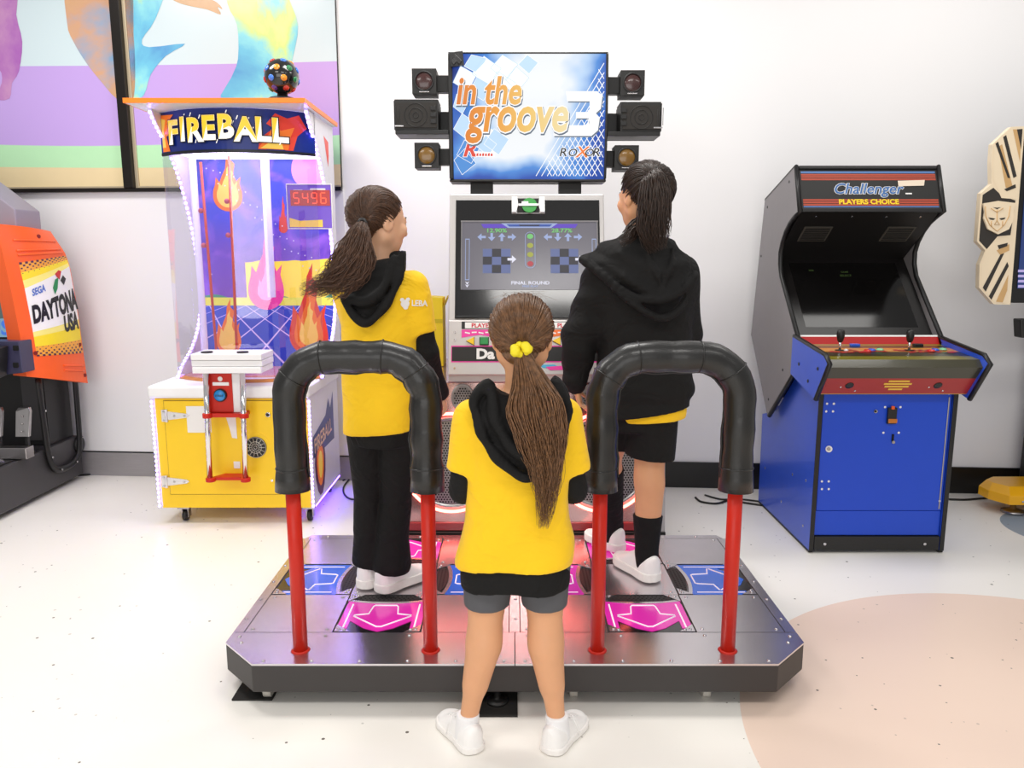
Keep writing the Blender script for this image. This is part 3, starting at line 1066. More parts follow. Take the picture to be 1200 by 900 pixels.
# diamond grid on the right
def inside(u, v):
    return 0.03 < u < 0.98 and 0.02 < v < 0.97 and u > 0.93 - 0.42 * (1 - v) + 0.12 * math.sin(v * 3)
for fam in (0, 1):
    for k in range(-40, 60):
        seg = []
        for i in range(41):
            v = i / 40
            u = k * 0.036 + (v if fam == 0 else -v) * 0.52 * 0.9 + (0 if fam == 0 else 0.52)
            if inside(u, v):
                seg.append((u, v))
        if len(seg) > 3:
            for i in range(0, len(seg) - 1, 3):
                sline(1, seg[i], seg[min(i + 3, len(seg) - 1)], 0.0034)
# tumbling pale squares on the left
random.seed(11)
for k_sq, (u, v, a, ang, mi) in enumerate([(0.10, 0.80, 0.13, 0.9, 1), (0.17, 0.93, 0.12, 0.95, 2), (0.24, 0.86, 0.15, 0.8, 1), (0.35, 0.90, 0.14, 0.75, 1), (0.33, 0.74, 0.15, 0.85, 1), (0.20, 0.72, 0.12, 0.9, 2), (0.43, 0.80, 0.12, 0.7, 1),
                           (0.10, 0.42, 0.13, 0.8, 2), (0.20, 0.36, 0.14, 0.9, 1), (0.30, 0.30, 0.13, 0.8, 2), (0.12, 0.22, 0.12, 0.9, 3), (0.24, 0.27, 0.10, 0.75, 2), (0.09, 0.14, 0.13, 0.5, 3), (0.50, 0.92, 0.10, 0.7, 2), (0.07, 0.60, 0.10, 0.9, 2)]):
    r = a * 0.62
    pts = [(u + r * math.cos(ang - 0.62 + k * PI / 2), v + r * math.sin(ang - 0.62 + k * PI / 2) * SW / SH) for k in range(4)]
    pts = [(min(max(x, 0.03), 0.98), min(max(y, 0.01), 0.99)) for x, y in pts]
    s_.m(mi).face([sg_pt(x, y, 0.0018 + 0.00006 * k_sq) for x, y in pts])
    for k in range(4):
        sline(2 if mi == 1 else 1, pts[k], pts[(k + 1) % 4], 0.002, 0.0032)
def sgtext(mi, s, u, v, size, bold, shear=0.25, squash=1.0, lift=0.003, align='LEFT'):
    s_.m(mi)
    s_.mapped(text2d(s, size, bold, shear, squash, align), lambda x, y: sg_pt(u + x / SW, v + y / SH, lift))
for (word, u, v, size, sq) in (('in the', 0.045, 0.600, 0.165, 0.76), ('groove', 0.115, 0.385, 0.215, 0.73)):
    sgtext(4, word, u + 0.004, v - 0.010, size, 0.055, 0.2, sq, 0.0085)
    sgtext(1, word, u, v, size, 0.050, 0.2, sq, 0.0110)
    sgtext(5, word, u, v, size, 0.026, 0.2, sq, 0.0140)
# the big angular 3
three = [(0.735, 0.70), (0.93, 0.70), (0.965, 0.665), (0.955, 0.56), (0.925, 0.525), (0.95, 0.49), (0.94, 0.39), (0.90, 0.345), (0.66, 0.345), (0.66, 0.40), (0.68, 0.43), (0.86, 0.43), (0.875, 0.455), (0.875, 0.485), (0.80, 0.485), (0.80, 0.535), (0.87, 0.535), (0.885, 0.56), (0.885, 0.62), (0.745, 0.62)]
three = [(u, v) for u, v in three]
def strip_poly(mi, pts, lift, off=(0, 0)):
    s_.m(mi).face([sg_pt(u + off[0], v + off[1], lift) for u, v in pts][::-1])
strip_poly(4, three, 0.0046, (0.006, -0.010))
strip_poly(1, three, 0.0050)
# two small maker's marks along the bottom
sgtext(1, 'R', 0.085, 0.185, 0.085, 0.06, 0.3, 1.1, 0.0050)
sgtext(6, 'R', 0.085, 0.185, 0.085, 0.03, 0.3, 1.1, 0.0054)
s_.m(1).face([sg_pt(u, v, 0.0048) for u, v in ((0.15, 0.178), (0.29, 0.178), (0.29, 0.215), (0.15, 0.225))])
for k in range(7):
    s_.m(6).face([sg_pt(u, v, 0.0056) for u, v in ((0.155 + k * 0.018, 0.185), (0.167 + k * 0.018, 0.185), (0.168 + k * 0.018, 0.205 + 0.004 * (k % 2)), (0.156 + k * 0.018, 0.205))])
for (ch, du, mi, size) in (('R', 0.0, 7, 0.05), ('O', 0.055, 7, 0.045), ('X', 0.105, 8, 0.068), ('O', 0.16, 7, 0.045), ('R', 0.21, 7, 0.05)):
    sgtext(1, ch, 0.695 + du, 0.185 - (0.01 if ch == 'X' else 0), size, 0.05, 0.2, 1.15, 0.0050)
    sgtext(mi, ch, 0.695 + du, 0.185 - (0.01 if ch == 'X' else 0), size, 0.01, 0.2, 1.15, 0.0054)
s_.build('sign_face', [M_SIGN, E_WHITE, E_PALE, E_MID, E_GREYL, E_OR, E_RED, E_BLK, em('sign_x_orange', (240, 120, 40), 0.92)], cab)
# crumpled tape on one upper corner
w = MB()
w.obox(sg_pt(0.055, 0.95, 0.012), (0.030, 0, 0.004), (0, 0.012, 0), (-0.003, 0, 0.030))
w.obox(sg_pt(0.055, 0.95, 0.025), (0.018, 0.004, 0.02), (0, 0.002, 0), (-0.006, 0, 0.008))
w.obox(sg_pt(0.055, 0.95, 0.025), (0.018, -0.004, -0.018), (0, 0.002, 0), (0.006, 0, 0.008))
w.build('corner_tape', mat('black_tape', (40, 39, 40), 0.3), cab, bevel=0.004)

# speakers and coloured spot lamps on arms either side of the sign
M_GRILLC = mat('speaker_cloth', (44, 41, 38), 0.8, bump=0.4, bscale=500)
M_REDLENS = mat('dark_red_lens', (58, 26, 24), 0.25, coat=0.5)
M_AMBLENS = mat('amber_lens', (120, 84, 14), 0.25, coat=0.5)
def spot(x0, y0, x1, y1, lens, tilt, name='spot_lamp'):
    w = MB()
    Y = SY - 0.02
    a, b_ = P(x0, y1, Y), P(x1, y0, Y)
    w.box(a.x, b_.x, Y, Y + 0.11, a.z, b_.z)
    box = w
    c = Vector(((a.x + b_.x) / 2, Y, (a.z + b_.z) / 2))
    R = (b_.x - a.x) * 0.35
    w.m(1).lathe([(R + 0.006, 0), (R + 0.006, 0.005), (R, 0.006), (R * 0.98, 0.001)], c, (0, -1, 0), n=28)
    w.m(2).lathe([(R, 0.001), (R * 0.8, 0.004), (R * 0.4, 0.006), (0.001, 0.0065)], c, (0, -1, 0), n=28)
    w.m(3).box(c.x - 0.022, c.x + 0.022, Y - 0.003, Y, a.z + 0.006, a.z + 0.012)
    o = w.build(name, [M_SATIN, M_BLACK, lens, M_RIVET], cab, bevel=0.003)
    return c
def arm(xa, xb, z, h, yy=SY + 0.03):
    w = MB()
    w.box(min(xa, xb), max(xa, xb), yy, yy + 0.05, z - h / 2, z + h / 2)
    w.build('bracket_arm', M_SATIN, cab, bevel=0.002)
for (x0, y0, x1, y1, lens) in ((483, 80, 511, 110, M_REDLENS), (727, 82, 756, 112, M_REDLENS), (486, 167, 514, 197, M_AMBLENS), (720, 170, 749, 199, M_AMBLENS)):
    c = spot(x0, y0, x1, y1, lens, 0)
    arm(c.x, SX0 if x0 < 600 else SX1, c.z, 0.072)
def side_speaker(x0, y0, x1, y1, sg):
    Y = SY - 0.03
    a, b_ = P(x0, y1, Y), P(x1, y0, Y)
    w = MB()
    w.box(a.x, b_.x, Y, Y + 0.16, a.z, b_.z)
    c = Vector(((a.x + b_.x) / 2, Y, (a.z + b_.z) / 2))
    w.m(1).box(a.x + 0.008, b_.x - 0.008, Y - 0.006, Y, a.z + 0.008, b_.z - 0.008)
    w.m(2)
    for rr in (0.050, 0.030, 0.012):
        w.tube([c + Vector((rr * math.cos(k * PI / 16), -0.006, rr * math.sin(k * PI / 16))) for k in range(32)], 0.0018, n=5, closed=True)
    for k in range(4):
        xx = c.x + sg * (-0.072 - k * 0.008)
        w.tube([(xx, Y - 0.006, c.z - 0.035), (xx, Y - 0.006, c.z + 0.04)], 0.0015, n=5)
    for k in range(3):
        xx = c.x + sg * 0.078
        w.box(xx - 0.012, xx + 0.012, Y - 0.009, Y - 0.006, c.z - 0.035 + k * 0.028, c.z - 0.018 + k * 0.028)
    w.m(3).box(c.x - sg * 0.075 - 0.02, c.x - sg * 0.075 + 0.02, Y - 0.009, Y - 0.006, a.z + 0.012, a.z + 0.018)
    w.build('side_speaker', [M_SATIN, M_GRILLC, M_BLACK, M_RIVET], cab, bevel=0.004)
    # shelf bracket the speaker stands on, with its raised lip
    w = MB()
    xs = (a.x + 0.005, SX0) if sg > 0 else (SX1, b_.x - 0.005)
    w.box(xs[0], xs[1], Y - 0.004, Y + 0.15, a.z - 0.02, a.z - 0.001)
    w.box(xs[0], xs[1], Y + 0.13, Y + 0.15, a.z - 0.02, a.z + 0.10)
    w.box(a.x - 0.0, b_.x, Y + 0.02, Y + 0.14, b_.z + 0.001, b_.z + 0.010)
    w.build('speaker_shelf', M_BLACK, cab, bevel=0.002)
side_speaker(462, 118, 513, 152, 1)
side_speaker(727, 121, 776, 154, -1)

# ------------------------------------------------------------------ the upright cabinet on the right
def pbox(w, x0, y0, x1, y1, Y, d, inset=0.0):
    """upright box whose front face fills a pixel rectangle at distance Y, d deep"""
    a, b_ = P(x0, y1, Y), P(x1, y0, Y)
    w.box(a.x + inset, b_.x - inset, Y, Y + d, a.z, b_.z)
    return a, b_

up = thing('upright_arcade_cabinet', 'upright arcade cabinet with blue base, grey sides and two joysticks by white wall', 'arcade machine', (1.67, 3.75, 0))
M_BLUEP = mat('blue_painted_board', (14, 70, 200), 0.38, var=0.03)
M_BLUES = mat('blue_painted_side', (40, 82, 205), 0.34, var=0.05, coat=0.2)
M_GREYS = mat('grey_laminate_side', (128, 124, 126), 0.42, var=0.04)
M_TMOLD = mat('black_edge_strip', (18, 17, 18), 0.4)
M_SCRGL = mat('dark_tube_glass', (14, 13, 13), 0.10, coat=0.0, spec=0.3)
XL, XRr = 1.367, 1.985
# lower body
side_prof = [(3.365, 0.012), (4.10, 0.012), (4.11, 0.50), (3.90, 0.56), (3.56, 0.86), (3.42, 0.86), (3.365, 0.76)]
for x in (XL, XRr - 0.018):
    w = MB()
    w.prism([(x, y, z) for y, z in side_prof], (0.018, 0, 0))
    w.m(1)
    for (y, z) in ((3.45, 0.10), (3.45, 0.32), (3.75, 0.12), (4.02, 0.22), (3.62, 0.3)):
        w.cyl((x - 0.001 if x < 1.5 else x + 0.016, y, z), 0.007, 0.003, (1, 0, 0), n=10)
    o = w.build('base_side', [M_BLUES, M_RIVET], up, bevel=0.002)
for x in (XL - 0.001, XRr - 0.019):
    w = MB()
    w.box(x, x + 0.020, 3.358, 3.3645, 0.012, 0.76)
    w.box(x, x + 0.020, 3.365, 4.10, 0.002, 0.0115)
    w.build('edge_strip', M_TMOLD, up, bevel=0.002)
w = MB()
w.box(XL + 0.019, XRr - 0.019, 3.40, 4.09, 0.02, 0.55)
w.box(XL + 0.019, XRr - 0.019, 3.40, 3.60, 0.55, 0.75)
w.build('base_carcass', M_BLUEP, up)
w = MB()
w.box(XL + 0.022, XRr - 0.022, 3.360, 3.40, 0.015, 0.080)
w.m(1)
for px in (966, 1083):
    w.cyl((P(px, 645, 3.36).x, 3.360, 0.045), 0.007, 0.003, (0, -1, 0), n=10)
w.build('kick_plate', [M_SATIN, M_RIVET], up, bevel=0.003)
w = MB()
w.box(XL + 0.022, XRr - 0.022, 3.372, 3.40, 0.083, 0.20)
w.build('lower_board', M_BLUEP, up, bevel=0.002)
w = MB()
YD = 3.368
w.box(XL + 0.024, XRr - 0.024, YD, 3.40, 0.203, 0.745)
w.m(1)
for (px, py) in ((969, 473), (977, 473), (968, 482), (976, 482), (963, 564), (971, 564), (963, 573), (971, 573), (1037, 477), (1055, 477), (1035, 507), (1053, 507), (1112, 461), (1101, 587)):
    w.cyl(P(px, py, YD), 0.0055, 0.003, (0, -1, 0), n=10)
w.m(2)
w.box(XRr - 0.038, XRr - 0.032, YD - 0.003, YD, 0.21, 0.73)
dr = w.build('coin_door', [M_BLUEP, M_LABELW, M_STEEL], up, bevel=0.002)
w = MB()
w.cyl(P(971, 526, YD), 0.015, 0.006, (0, -1, 0), n=20)
w.m(1).cyl(P(971, 526, YD - 0.006), 0.008, 0.004, (0, -1, 0), n=16)
w.build('lock', [M_LABELW, M_STEEL], dr)
w = MB()
pbox(w, 1040, 478, 1052, 497, YD - 0.014, 0.014)
w.m(1)
pbox(w, 1045, 476, 1049, 480, YD - 0.020, 0.008)
w.m(2)
pbox(w, 1041, 491, 1052, 496, YD - 0.017, 0.004)
w.build('coin_slot', [M_BLACK, mat('orange_lamp', (230, 90, 30), 0.3), mat('amber_flap', (190, 110, 30), 0.3)], dr, bevel=0.002)
w = MB()
w.cyl(P(1026, 482, YD), 0.008, 0.004, (0, -1, 0), n=14)
w.m(1).cyl(P(1026, 482, YD - 0.004), 0.005, 0.001, (0, -1, 0), n=12)
w.build('keyhole', [M_STEEL, M_HOLE], dr)
w = MB()
w.m(1)
pbox(w, 1045, 509, 1048, 517, YD - 0.004, 0.004)
w.m(0).cyl(P(1046.5, 518, YD), 0.007, 0.006, (0, -1, 0), n=12)
w.build('reject_slot', [M_STEEL, M_HOLE], dr)

# upper body: two shaped grey sides
UXL, UXR = 1.325, 2.012
conc = [(3.643, 1.552), (3.70, 1.535), (3.758, 1.508), (3.81, 1.468), (3.85, 1.42), (3.872, 1.37), (3.868, 1.31), (3.84, 1.25)]
upper = [(3.725, 1.760), (4.13, 1.637), (4.245, 0.92), (3.908, 0.535), (3.60, 0.80), (3.545, 0.955)] + conc[::-1]
for x in (UXL, UXR - 0.02):
    w = MB()
    w.prism([(x, y, z) for y, z in upper], (0.02, 0, 0))
    w.m(1)
    for (y, z) in ((3.78, 1.70), (4.08, 1.60), (4.14, 1.35), (3.72, 0.80), (3.9, 0.62)):
        w.cyl((x - 0.002 if x < 1.6 else x + 0.019, y, z), 0.007, 0.003, (1, 0, 0), n=10)
    sd = w.build('cabinet_side', [M_GREYS, M_BLACK], up, bevel=0.002)
    sd['label'] = 'shaped grey cabinet side'
    w = MB()
    path = [(x + 0.010, y, z) for y, z in [(4.13, 1.640), (3.724, 1.763)] + conc + [(3.545, 0.952), (3.60, 0.797), (3.905, 0.533)]]
    w.tube(path, 0.0115, n=8)
    w.build('edge_strip', M_TMOLD, up)
w = MB()
ix0, ix1 = UXL + 0.021, UXR - 0.021
w.prism([(ix0, y, z) for y, z in [(3.74, 1.745), (4.12, 1.62), (4.22, 0.93), (3.95, 0.62), (3.70, 0.80), (3.62, 0.93), (3.97, 1.33), (3.665, 1.55)]], (ix1 - ix0, 0, 0))
w.build('head_shell', M_BLACK, up)
# marquee
w = MB()
ml = Vector((0, 3.725 - 3.643, 1.760 - 1.552)).normalized()
mn = Vector((0, -1, 0)) - ml * Vector((0, -1, 0)).dot(ml)
mn.normalize()
MH = math.hypot(3.725 - 3.643, 1.760 - 1.552)
def mp(u, s, lift=0.0):
    return Vector(((ix0 + ix1) / 2 + u, 3.650, 1.552)) + ml * s + mn * lift
mw = (ix1 - ix0) / 2
def mrect(mi, u0, u1, s0, s1, lift):
    w.m(mi).face([mp(u0, s0, lift), mp(u1, s0, lift), mp(u1, s1, lift), mp(u0, s1, lift)])
w.m(0).prism([mp(-mw, 0.0), mp(mw, 0.0), mp(mw, MH), mp(-mw, MH)], mn * 0.006)
c_ = 0.0065
mrect(1, -mw + .008, mw - .008, 0.020, 0.026, c_)
mrect(1, -mw + .008, mw - .008, MH - 0.032, MH - 0.022, c_)
for s0 in (0.028, 0.040, 0.052):
    mrect(2, -mw + .008, mw - .008, s0, s0 + 0.009, c_)
for s0 in (MH - 0.044, MH - 0.055, MH - 0.067):
    mrect(2, -mw + .008, mw - .008, s0, s0 + 0.009, c_)
def mtext(mi, s, u, v, size, bold, shear, sq, lift):
    w.m(mi)
    w.mapped(text2d(s, size, bold, shear, sq), plane_map(mp(u, v, lift), (1, 0, 0), ml))
mtext(3, 'Challenger', -0.012, 0.088, 0.074, 0.045, 0.3, 1.0, c_ + 0.001)
mtext(4, 'Challenger', -0.012, 0.088, 0.074, 0.012, 0.3, 1.0, c_ + 0.0025)
mtext(5, 'PLAYERS CHOICE', -0.01, 0.036, 0.034, 0.04, 0.0, 1.05, c_ + 0.001)
w.m(6).face([mp(0.135, 0.125, c_ + .002), mp(0.255, 0.128, c_ + .002), mp(0.262, 0.157, c_ + .002), mp(0.135, 0.153, c_ + .002)])
mrect(3, 0.165, 0.195, 0.085, 0.092, c_ + 0.001)
w.build('marquee', [M_SATIN, mat('marquee_blue', (84, 120, 175), 0.35), mat('marquee_rust', (172, 72, 52), 0.35), M_LABELW, mat('script_blue', (58, 106, 166), 0.35), mat('marquee_yellow', (238, 205, 40), 0.35), mat('masking_tape', (226, 210, 190), 0.6)], up, bevel=0.0)
w = MB()
w.prism([mp(-mw, MH - 0.012, 0.006), mp(mw, MH - 0.012, 0.006), mp(mw, MH + 0.004, 0.006), mp(-mw, MH + 0.004, 0.006)], mn * 0.008)
w.prism([mp(-mw, -0.006, 0.006), mp(mw, -0.006, 0.006), mp(mw, 0.012, 0.006), mp(-mw, 0.012, 0.006)], mn * 0.008)
w.build('marquee_retainer', M_TMOLD, up, bevel=0.002)
# underside with two speaker grilles and screws
M_DIM = mat('dim_grille', (70, 66, 60), 0.6)
ud = Vector((0, 3.97 - 3.665, 1.33 - 1.55)).normalized()
un = Vector((0, ud.z, -ud.y)).normalized()
if un.z > 0:
    un = -un
uo = Vector(((ix0 + ix1) / 2, 3.665, 1.55))
for sx in (-0.20, 0.20):
    c = uo + Vector((sx, 0, 0)) + ud * 0.16 + un * 0.001
    w = MB()
    w.m(0).obox(c, (0.068, 0, 0), ud * 0.055, un * 0.003)
    w.m(1)
    for i in range(9):
        w.obox(c + ud * (-0.044 + i * 0.011) + un * 0.0036, (0.06, 0, 0), ud * 0.003, un * 0.0006)
    w.build('speaker_grille', [M_DIM, M_HOLE], up)
for sx in (-0.24, -0.07, 0.09, 0.25):
    w = MB()
    w.cyl(uo + Vector((sx, 0, 0)) + ud * 0.03, 0.005, 0.003, un, n=8)
    w.build('screw', M_RIVET, up)
# screen glass and the tube behind it
w = MB()
gd = Vector((0, 3.965 - 3.60, 1.335 - 0.945)).normalized()
gn = Vector((0, -gd.z, gd.y))
go = Vector(((ix0 + ix1) / 2, 3.598, 0.945))
GL = math.hypot(3.965 - 3.60, 1.335 - 0.945)
def gp(u, s, lift):
    return go + Vector((u, 0, 0)) + gd * s + gn * lift
hwu = mw - 0.001
w.prism([gp(-hwu, 0, 0), gp(hwu, 0, 0), gp(hwu, GL, 0), gp(-hwu, GL, 0)], gn * 0.006)
w.m(1).face([gp(-0.268, 0.09, 0.0066), gp(0.268, 0.09, 0.0066), gp(0.268, 0.50, 0.0066), gp(-0.268, 0.50, 0.0066)])
w.m(2)
w.mapped(text2d('SELECT', 0.018, 0.02), plane_map(gp(0.0, 0.41, 0.0072), (1, 0, 0), gd))
w.mapped(text2d('GAME', 0.014, 0.02), plane_map(gp(0.0, 0.435, 0.0072), (1, 0, 0), gd))
w.mapped(text2d('000', 0.016, 0.02), plane_map(gp(-0.165, 0.445, 0.0072), (1, 0, 0), gd))
w.build('screen', [mat('black_screen_bezel', (22, 20, 20), 0.3, spec=0.3), M_SCRGL, em('faint_green_type', (70, 92, 44), 0.35)], up)
# control panel
CPX0, CPX1 = 1.338, 1.992
cpb, cpt, cpf, cpu = (3.56, 0.945), (3.245, 0.915), (3.215, 0.885), (3.315, 0.752)
w = MB()
def strip(mi, a, b_):
    w.m(mi).add([(CPX0, *a), (CPX1, *a), (CPX1, *b_), (CPX0, *b_)], [(3, 2, 1, 0)])
def lerp2(a, b_, t):
    return (a[0] + (b_[0] - a[0]) * t, a[1] + (b_[1] - a[1]) * t)
strip(1, (3.585, 0.985), (3.580, 0.978))
strip(0, (3.580, 0.978), cpb)
stripes = [(0.0, 2), (0.10, 3), (0.22, 4), (0.36, 3), (0.52, 5), (0.62, 5), (0.78, 2), (1.0, None)]
stripes = [(0.0, 2), (0.14, 3), (0.26, 4), (0.52, 3), (0.80, 2), (1.0, None)]
for (t, mi), (t2, _) in zip(stripes[:-1], stripes[1:]):
    strip(mi, lerp2(cpb, cpt, t), lerp2(cpb, cpt, t2))
strip(3, cpt, cpf)
for t, t2, mi in ((0, 0.04, 3), (0.04, 0.40, 3), (0.40, 0.98, 6), (0.98, 1.0, 7)):
    strip(mi, lerp2(cpf, cpu, t), lerp2(cpf, cpu, t2))
strip(8, cpu, (3.365, 0.752))
strip(8, (3.56, 0.80), (3.585, 0.985))
# printed flashes on the top
random.seed(5)
topd = Vector((0, cpt[0] - cpb[0], cpt[1] - cpb[1])).normalized()
topn = Vector((0, 0, 1))
def tp(x, t, lift=0.0):
    a = lerp2(cpb, cpt, t)
    return Vector((x, a[0], a[1] + lift))
for cxp in (1.50, 1.80):
    for k in range(16):
        x = cxp - 0.09 + k * 0.0155
        t = 0.36 + 0.16 * random.random()
        w.m(6 if k % 3 else 0)
        w.face([tp(x, t + 0.10, 0.0008 + k * 5e-5), tp(x + 0.03, t + 0.08, 0.0008 + k * 5e-5), tp(x + 0.024, t, 0.0008 + k * 5e-5), tp(x + 0.006, t + 0.02, 0.0008 + k * 5e-5)])
cpan = w.build('control_panel', [mat('panel_red', (178, 36, 36), 0.3), M_LABELW, mat('panel_olive', (128, 120, 34), 0.28, coat=0.3), mat('panel_dark_olive', (52, 49, 28), 0.28, coat=0.3), mat('panel_orange', (206, 138, 34), 0.3, coat=0.3), M_SATIN, mat('panel_crimson', (160, 36, 34), 0.34), mat('brass_edge', (200, 170, 90), 0.3, metal=0.8), M_BLACK], up)
fd = Vector((0, cpu[0] - cpf[0], cpu[1] - cpf[1])).normalized()
fn = Vector((0, fd.z, -fd.y)).normalized()
if fn.y > 0:
    fn = -fn
def fpp(px, t, lift=0.001):
    a = lerp2(cpf, cpu, t)
    return Vector((px, a[0], a[1])) + fn * lift
for x in (1.462, 1.845):
    w = MB()
    w.m(0).lathe([(0.018, 0), (0.018, 0.002), (0.012, 0.003)], fpp(x, 0.66, 0), fn, n=18)
    w.m(1)
    for dx, dt in ((-0.035, 0.0), (0.034, 0.14)):
        w.cyl(fpp(x + dx, 0.72 + dt, 0), 0.004, 0.002, fn, n=8)
    w.build('hole_cover', [M_BLACK, M_RIVET], up)
w = MB()
for k, wd in enumerate((0.045, 0.060, 0.052, 0.03)):
    w.obox(fpp(1.668, 0.50 + k * 0.1, 0.001), (wd, 0, 0), fd * 0.005, fn * 0.0006)
w.build('crest', mat('gold_crest', (226, 184, 60), 0.35), up)
for x in (CPX0 - 0.018, CPX1):
    w = MB()
    w.prism([(x, y, z) for y, z in [(3.60, 0.975), (3.23, 0.932), (3.185, 0.905), (3.305, 0.735), (3.60, 0.80)]], (0.018, 0, 0))
    w.m(1)
    for (y, z) in ((3.50, 0.86), (3.28, 0.87), (3.38, 0.80)):
        w.cyl((x - 0.002 if x < 1.6 else x + 0.017, y, z), 0.008, 0.003, (1, 0, 0), n=10)
    w.m(2)
    w.tube([(x + 0.009, 3.60, 0.979), (x + 0.009, 3.228, 0.936), (x + 0.009, 3.181, 0.905), (x + 0.009, 3.303, 0.731)], 0.011, n=8)
    w.build('panel_cheek', [M_BLUES, M_BLACK, M_TMOLD], up)
for x in (P(987, 412, 3.40).x, P(1069, 411, 3.40).x):
    a = tp(x, 0.42)
    w = MB()
    w.m(1).lathe([(0.022, 0), (0.02, 0.002), (0.0, 0.003)], a, n=20)
    w.m(2).lathe([(0.0055, 0), (0.0055, 0.045)], a, n=12)
    w.m(0).lathe([(0.008, 0.036), (0.013, 0.044), (0.017, 0.064), (0.0175, 0.080), (0.014, 0.090), (0.0, 0.094)], a, n=20)
    w.build('joystick', [M_BLACK, M_SATIN, M_CHROME], up)
BT = {'red': mat('red_push_button', (200, 40, 36), 0.25, coat=0.5), 'blue': mat('blue_push_button', (40, 90, 200), 0.25, coat=0.5), 'green': mat('pale_green_push_button', (130, 200, 150), 0.25, coat=0.5), 'white': mat('white_push_button', (220, 220, 220), 0.25)}
for (x, t, c) in ((1.585, 0.50, 'red'), (1.612, 0.44, 'blue'), (1.652, 0.42, 'green'), (1.87, 0.50, 'red'), (1.898, 0.43, 'blue'), (1.938, 0.40, 'green'), (1.495, 0.46, 'white')):
    w = MB()
    r = 0.0145 if c != 'white' else 0.007
    w.lathe([(r + 0.003, 0), (r + 0.003, 0.004), (r, 0.005), (r - 0.002, 0.009), (0.0, 0.010)], tp(x, t), n=18)
    o = w.build('push_button', BT[c], up)
    o['label'] = c + ' push button'
for (x, c) in ((1.578, BT['blue']), (1.868, M_BLACK)):
    w = MB()
    w.obox(tp(x, 0.14, 0.005), (0.022, 0, 0), topd * 0.010, (0, 0, 0.006))
    w.build('start_switch', c, up, bevel=0.003)

# ------------------------------------------------------------------ the yellow and white ball game on the left
FX0, FX1, FY0, FY1 = -1.79, -1.012, 3.75, 4.38
fb = thing('ball_shooting_game', 'yellow-fronted arcade ball game with clear bulging front and white LED strips', 'arcade machine', (-1.4, 4.06, 0))
M_YELLOW = mat('yellow_powder_coat', (250, 206, 26), 0.38, var=0.02)
M_LILACW = mat('white_side_board', (232, 230, 238), 0.38)
M_LED = mat('led_diode', (235, 230, 255), 0.4, emit=(140, 112, 255), estr=20.0, var=0)
M_LEDTAPE = mat('led_tape', (226, 218, 250), 0.5, emit=(190, 175, 255), estr=0.5, var=0)
M_CLEAR = clear_mat('clear_acrylic', (250, 248, 255), 0.09)
M_ORANGE = mat('orange_edge', (246, 130, 30), 0.35)
M_NAVY = mat('navy_print', (16, 42, 128), 0.3, vscale=6, var=0.2)
M_FLAMEO = mat('flame_orange', (242, 120, 30), 0.35, emit=(242, 120, 30), estr=0.15)
M_FLAMEY = mat('flame_yellow', (250, 210, 90), 0.35, emit=(250, 210, 90), estr=0.15)
M_FLAMER = mat('flame_red', (226, 60, 36), 0.35, emit=(226, 60, 36), estr=0.12)
M_FLAMEP = mat('flame_pink', (235, 60, 160), 0.35, emit=(235, 60, 160), estr=0.25)
M_FLAMEPP = mat('flame_pale_pink', (246, 150, 210), 0.35, emit=(246, 150, 210), estr=0.25)
M_LETY = mat('letter_gold', (252, 206, 50), 0.35, emit=(252, 206, 50), estr=0.35)
M_LETW = mat('lit_letter_white', (246, 244, 240), 0.35, emit=(250, 248, 244), estr=0.4)
M_INK = mat('outline_ink', (14, 14, 30), 0.4)
w = MB()
w.box(FX0 + 0.012, FX1 - 0.012, FY0 + 0.004, FY1, 0.085, 0.652)
w.build('lower_cabinet', M_YELLOW, fb, bevel=0.003)
w = MB()
w.box(FX0 - 0.012, FX1 + 0.012, FY0 - 0.02, FY1, 0.655, 0.718)
w.build('ledge', M_WHITE, fb, bevel=0.014, segs=3)
for x in (FX0, FX1 - 0.012):
    w = MB()
    w.box(x, x + 0.012, FY0 + 0.012, FY1, 0.08, 0.654)
    if x > -1.3:
        # printed badge along the side: blue banner, rising peaks, flame drop and the name
        def sf(y, z, lift):
            return Vector((FX1 + lift, y, z))
        w.m(1).face([sf(y, z, 0.0008) for y, z in [(3.80, 0.33), (4.26, 0.33), (4.26, 0.60), (4.19, 0.52), (4.15, 0.58), (4.08, 0.50), (3.80, 0.44)]])
        n = 14
        w.m(3).face([sf(3.93 + 0.11 * math.cos(a), 0.29 + (0.19 if math.sin(a) < 0 else 0.10) * math.sin(a), 0.0012) for a in [2 * PI * i / n for i in range(n)]])
        w.m(2).face([sf(3.93 + 0.075 * math.cos(a), 0.29 + (0.14 if math.sin(a) < 0 else 0.08) * math.sin(a), 0.0016) for a in [2 * PI * i / n for i in range(n)]])
        w.m(4).face([sf(3.93 + 0.045 * math.cos(a), 0.28 + (0.09 if math.sin(a) < 0 else 0.06) * math.sin(a), 0.0020) for a in [2 * PI * i / n for i in range(n)]])
        for mi, bold, lf in ((1, 0.06, 0.0022), (5, 0.02, 0.0028)):
            w.m(mi)
            w.mapped(text2d('FIREBALL', 0.105, bold, 0, 0.92, 'LEFT'), plane_map((FX1, 3.815, 0.352), (0, 1, 0.10), (0, 0, 1), lf))
    w.build('side_board', [M_LILACW, M_NAVY, M_FLAMEO, mat('plum_print', (96, 40, 96), 0.4), M_FLAMEY, mat('letter_peach', (246, 206, 170), 0.4)], fb, bevel=0.002)
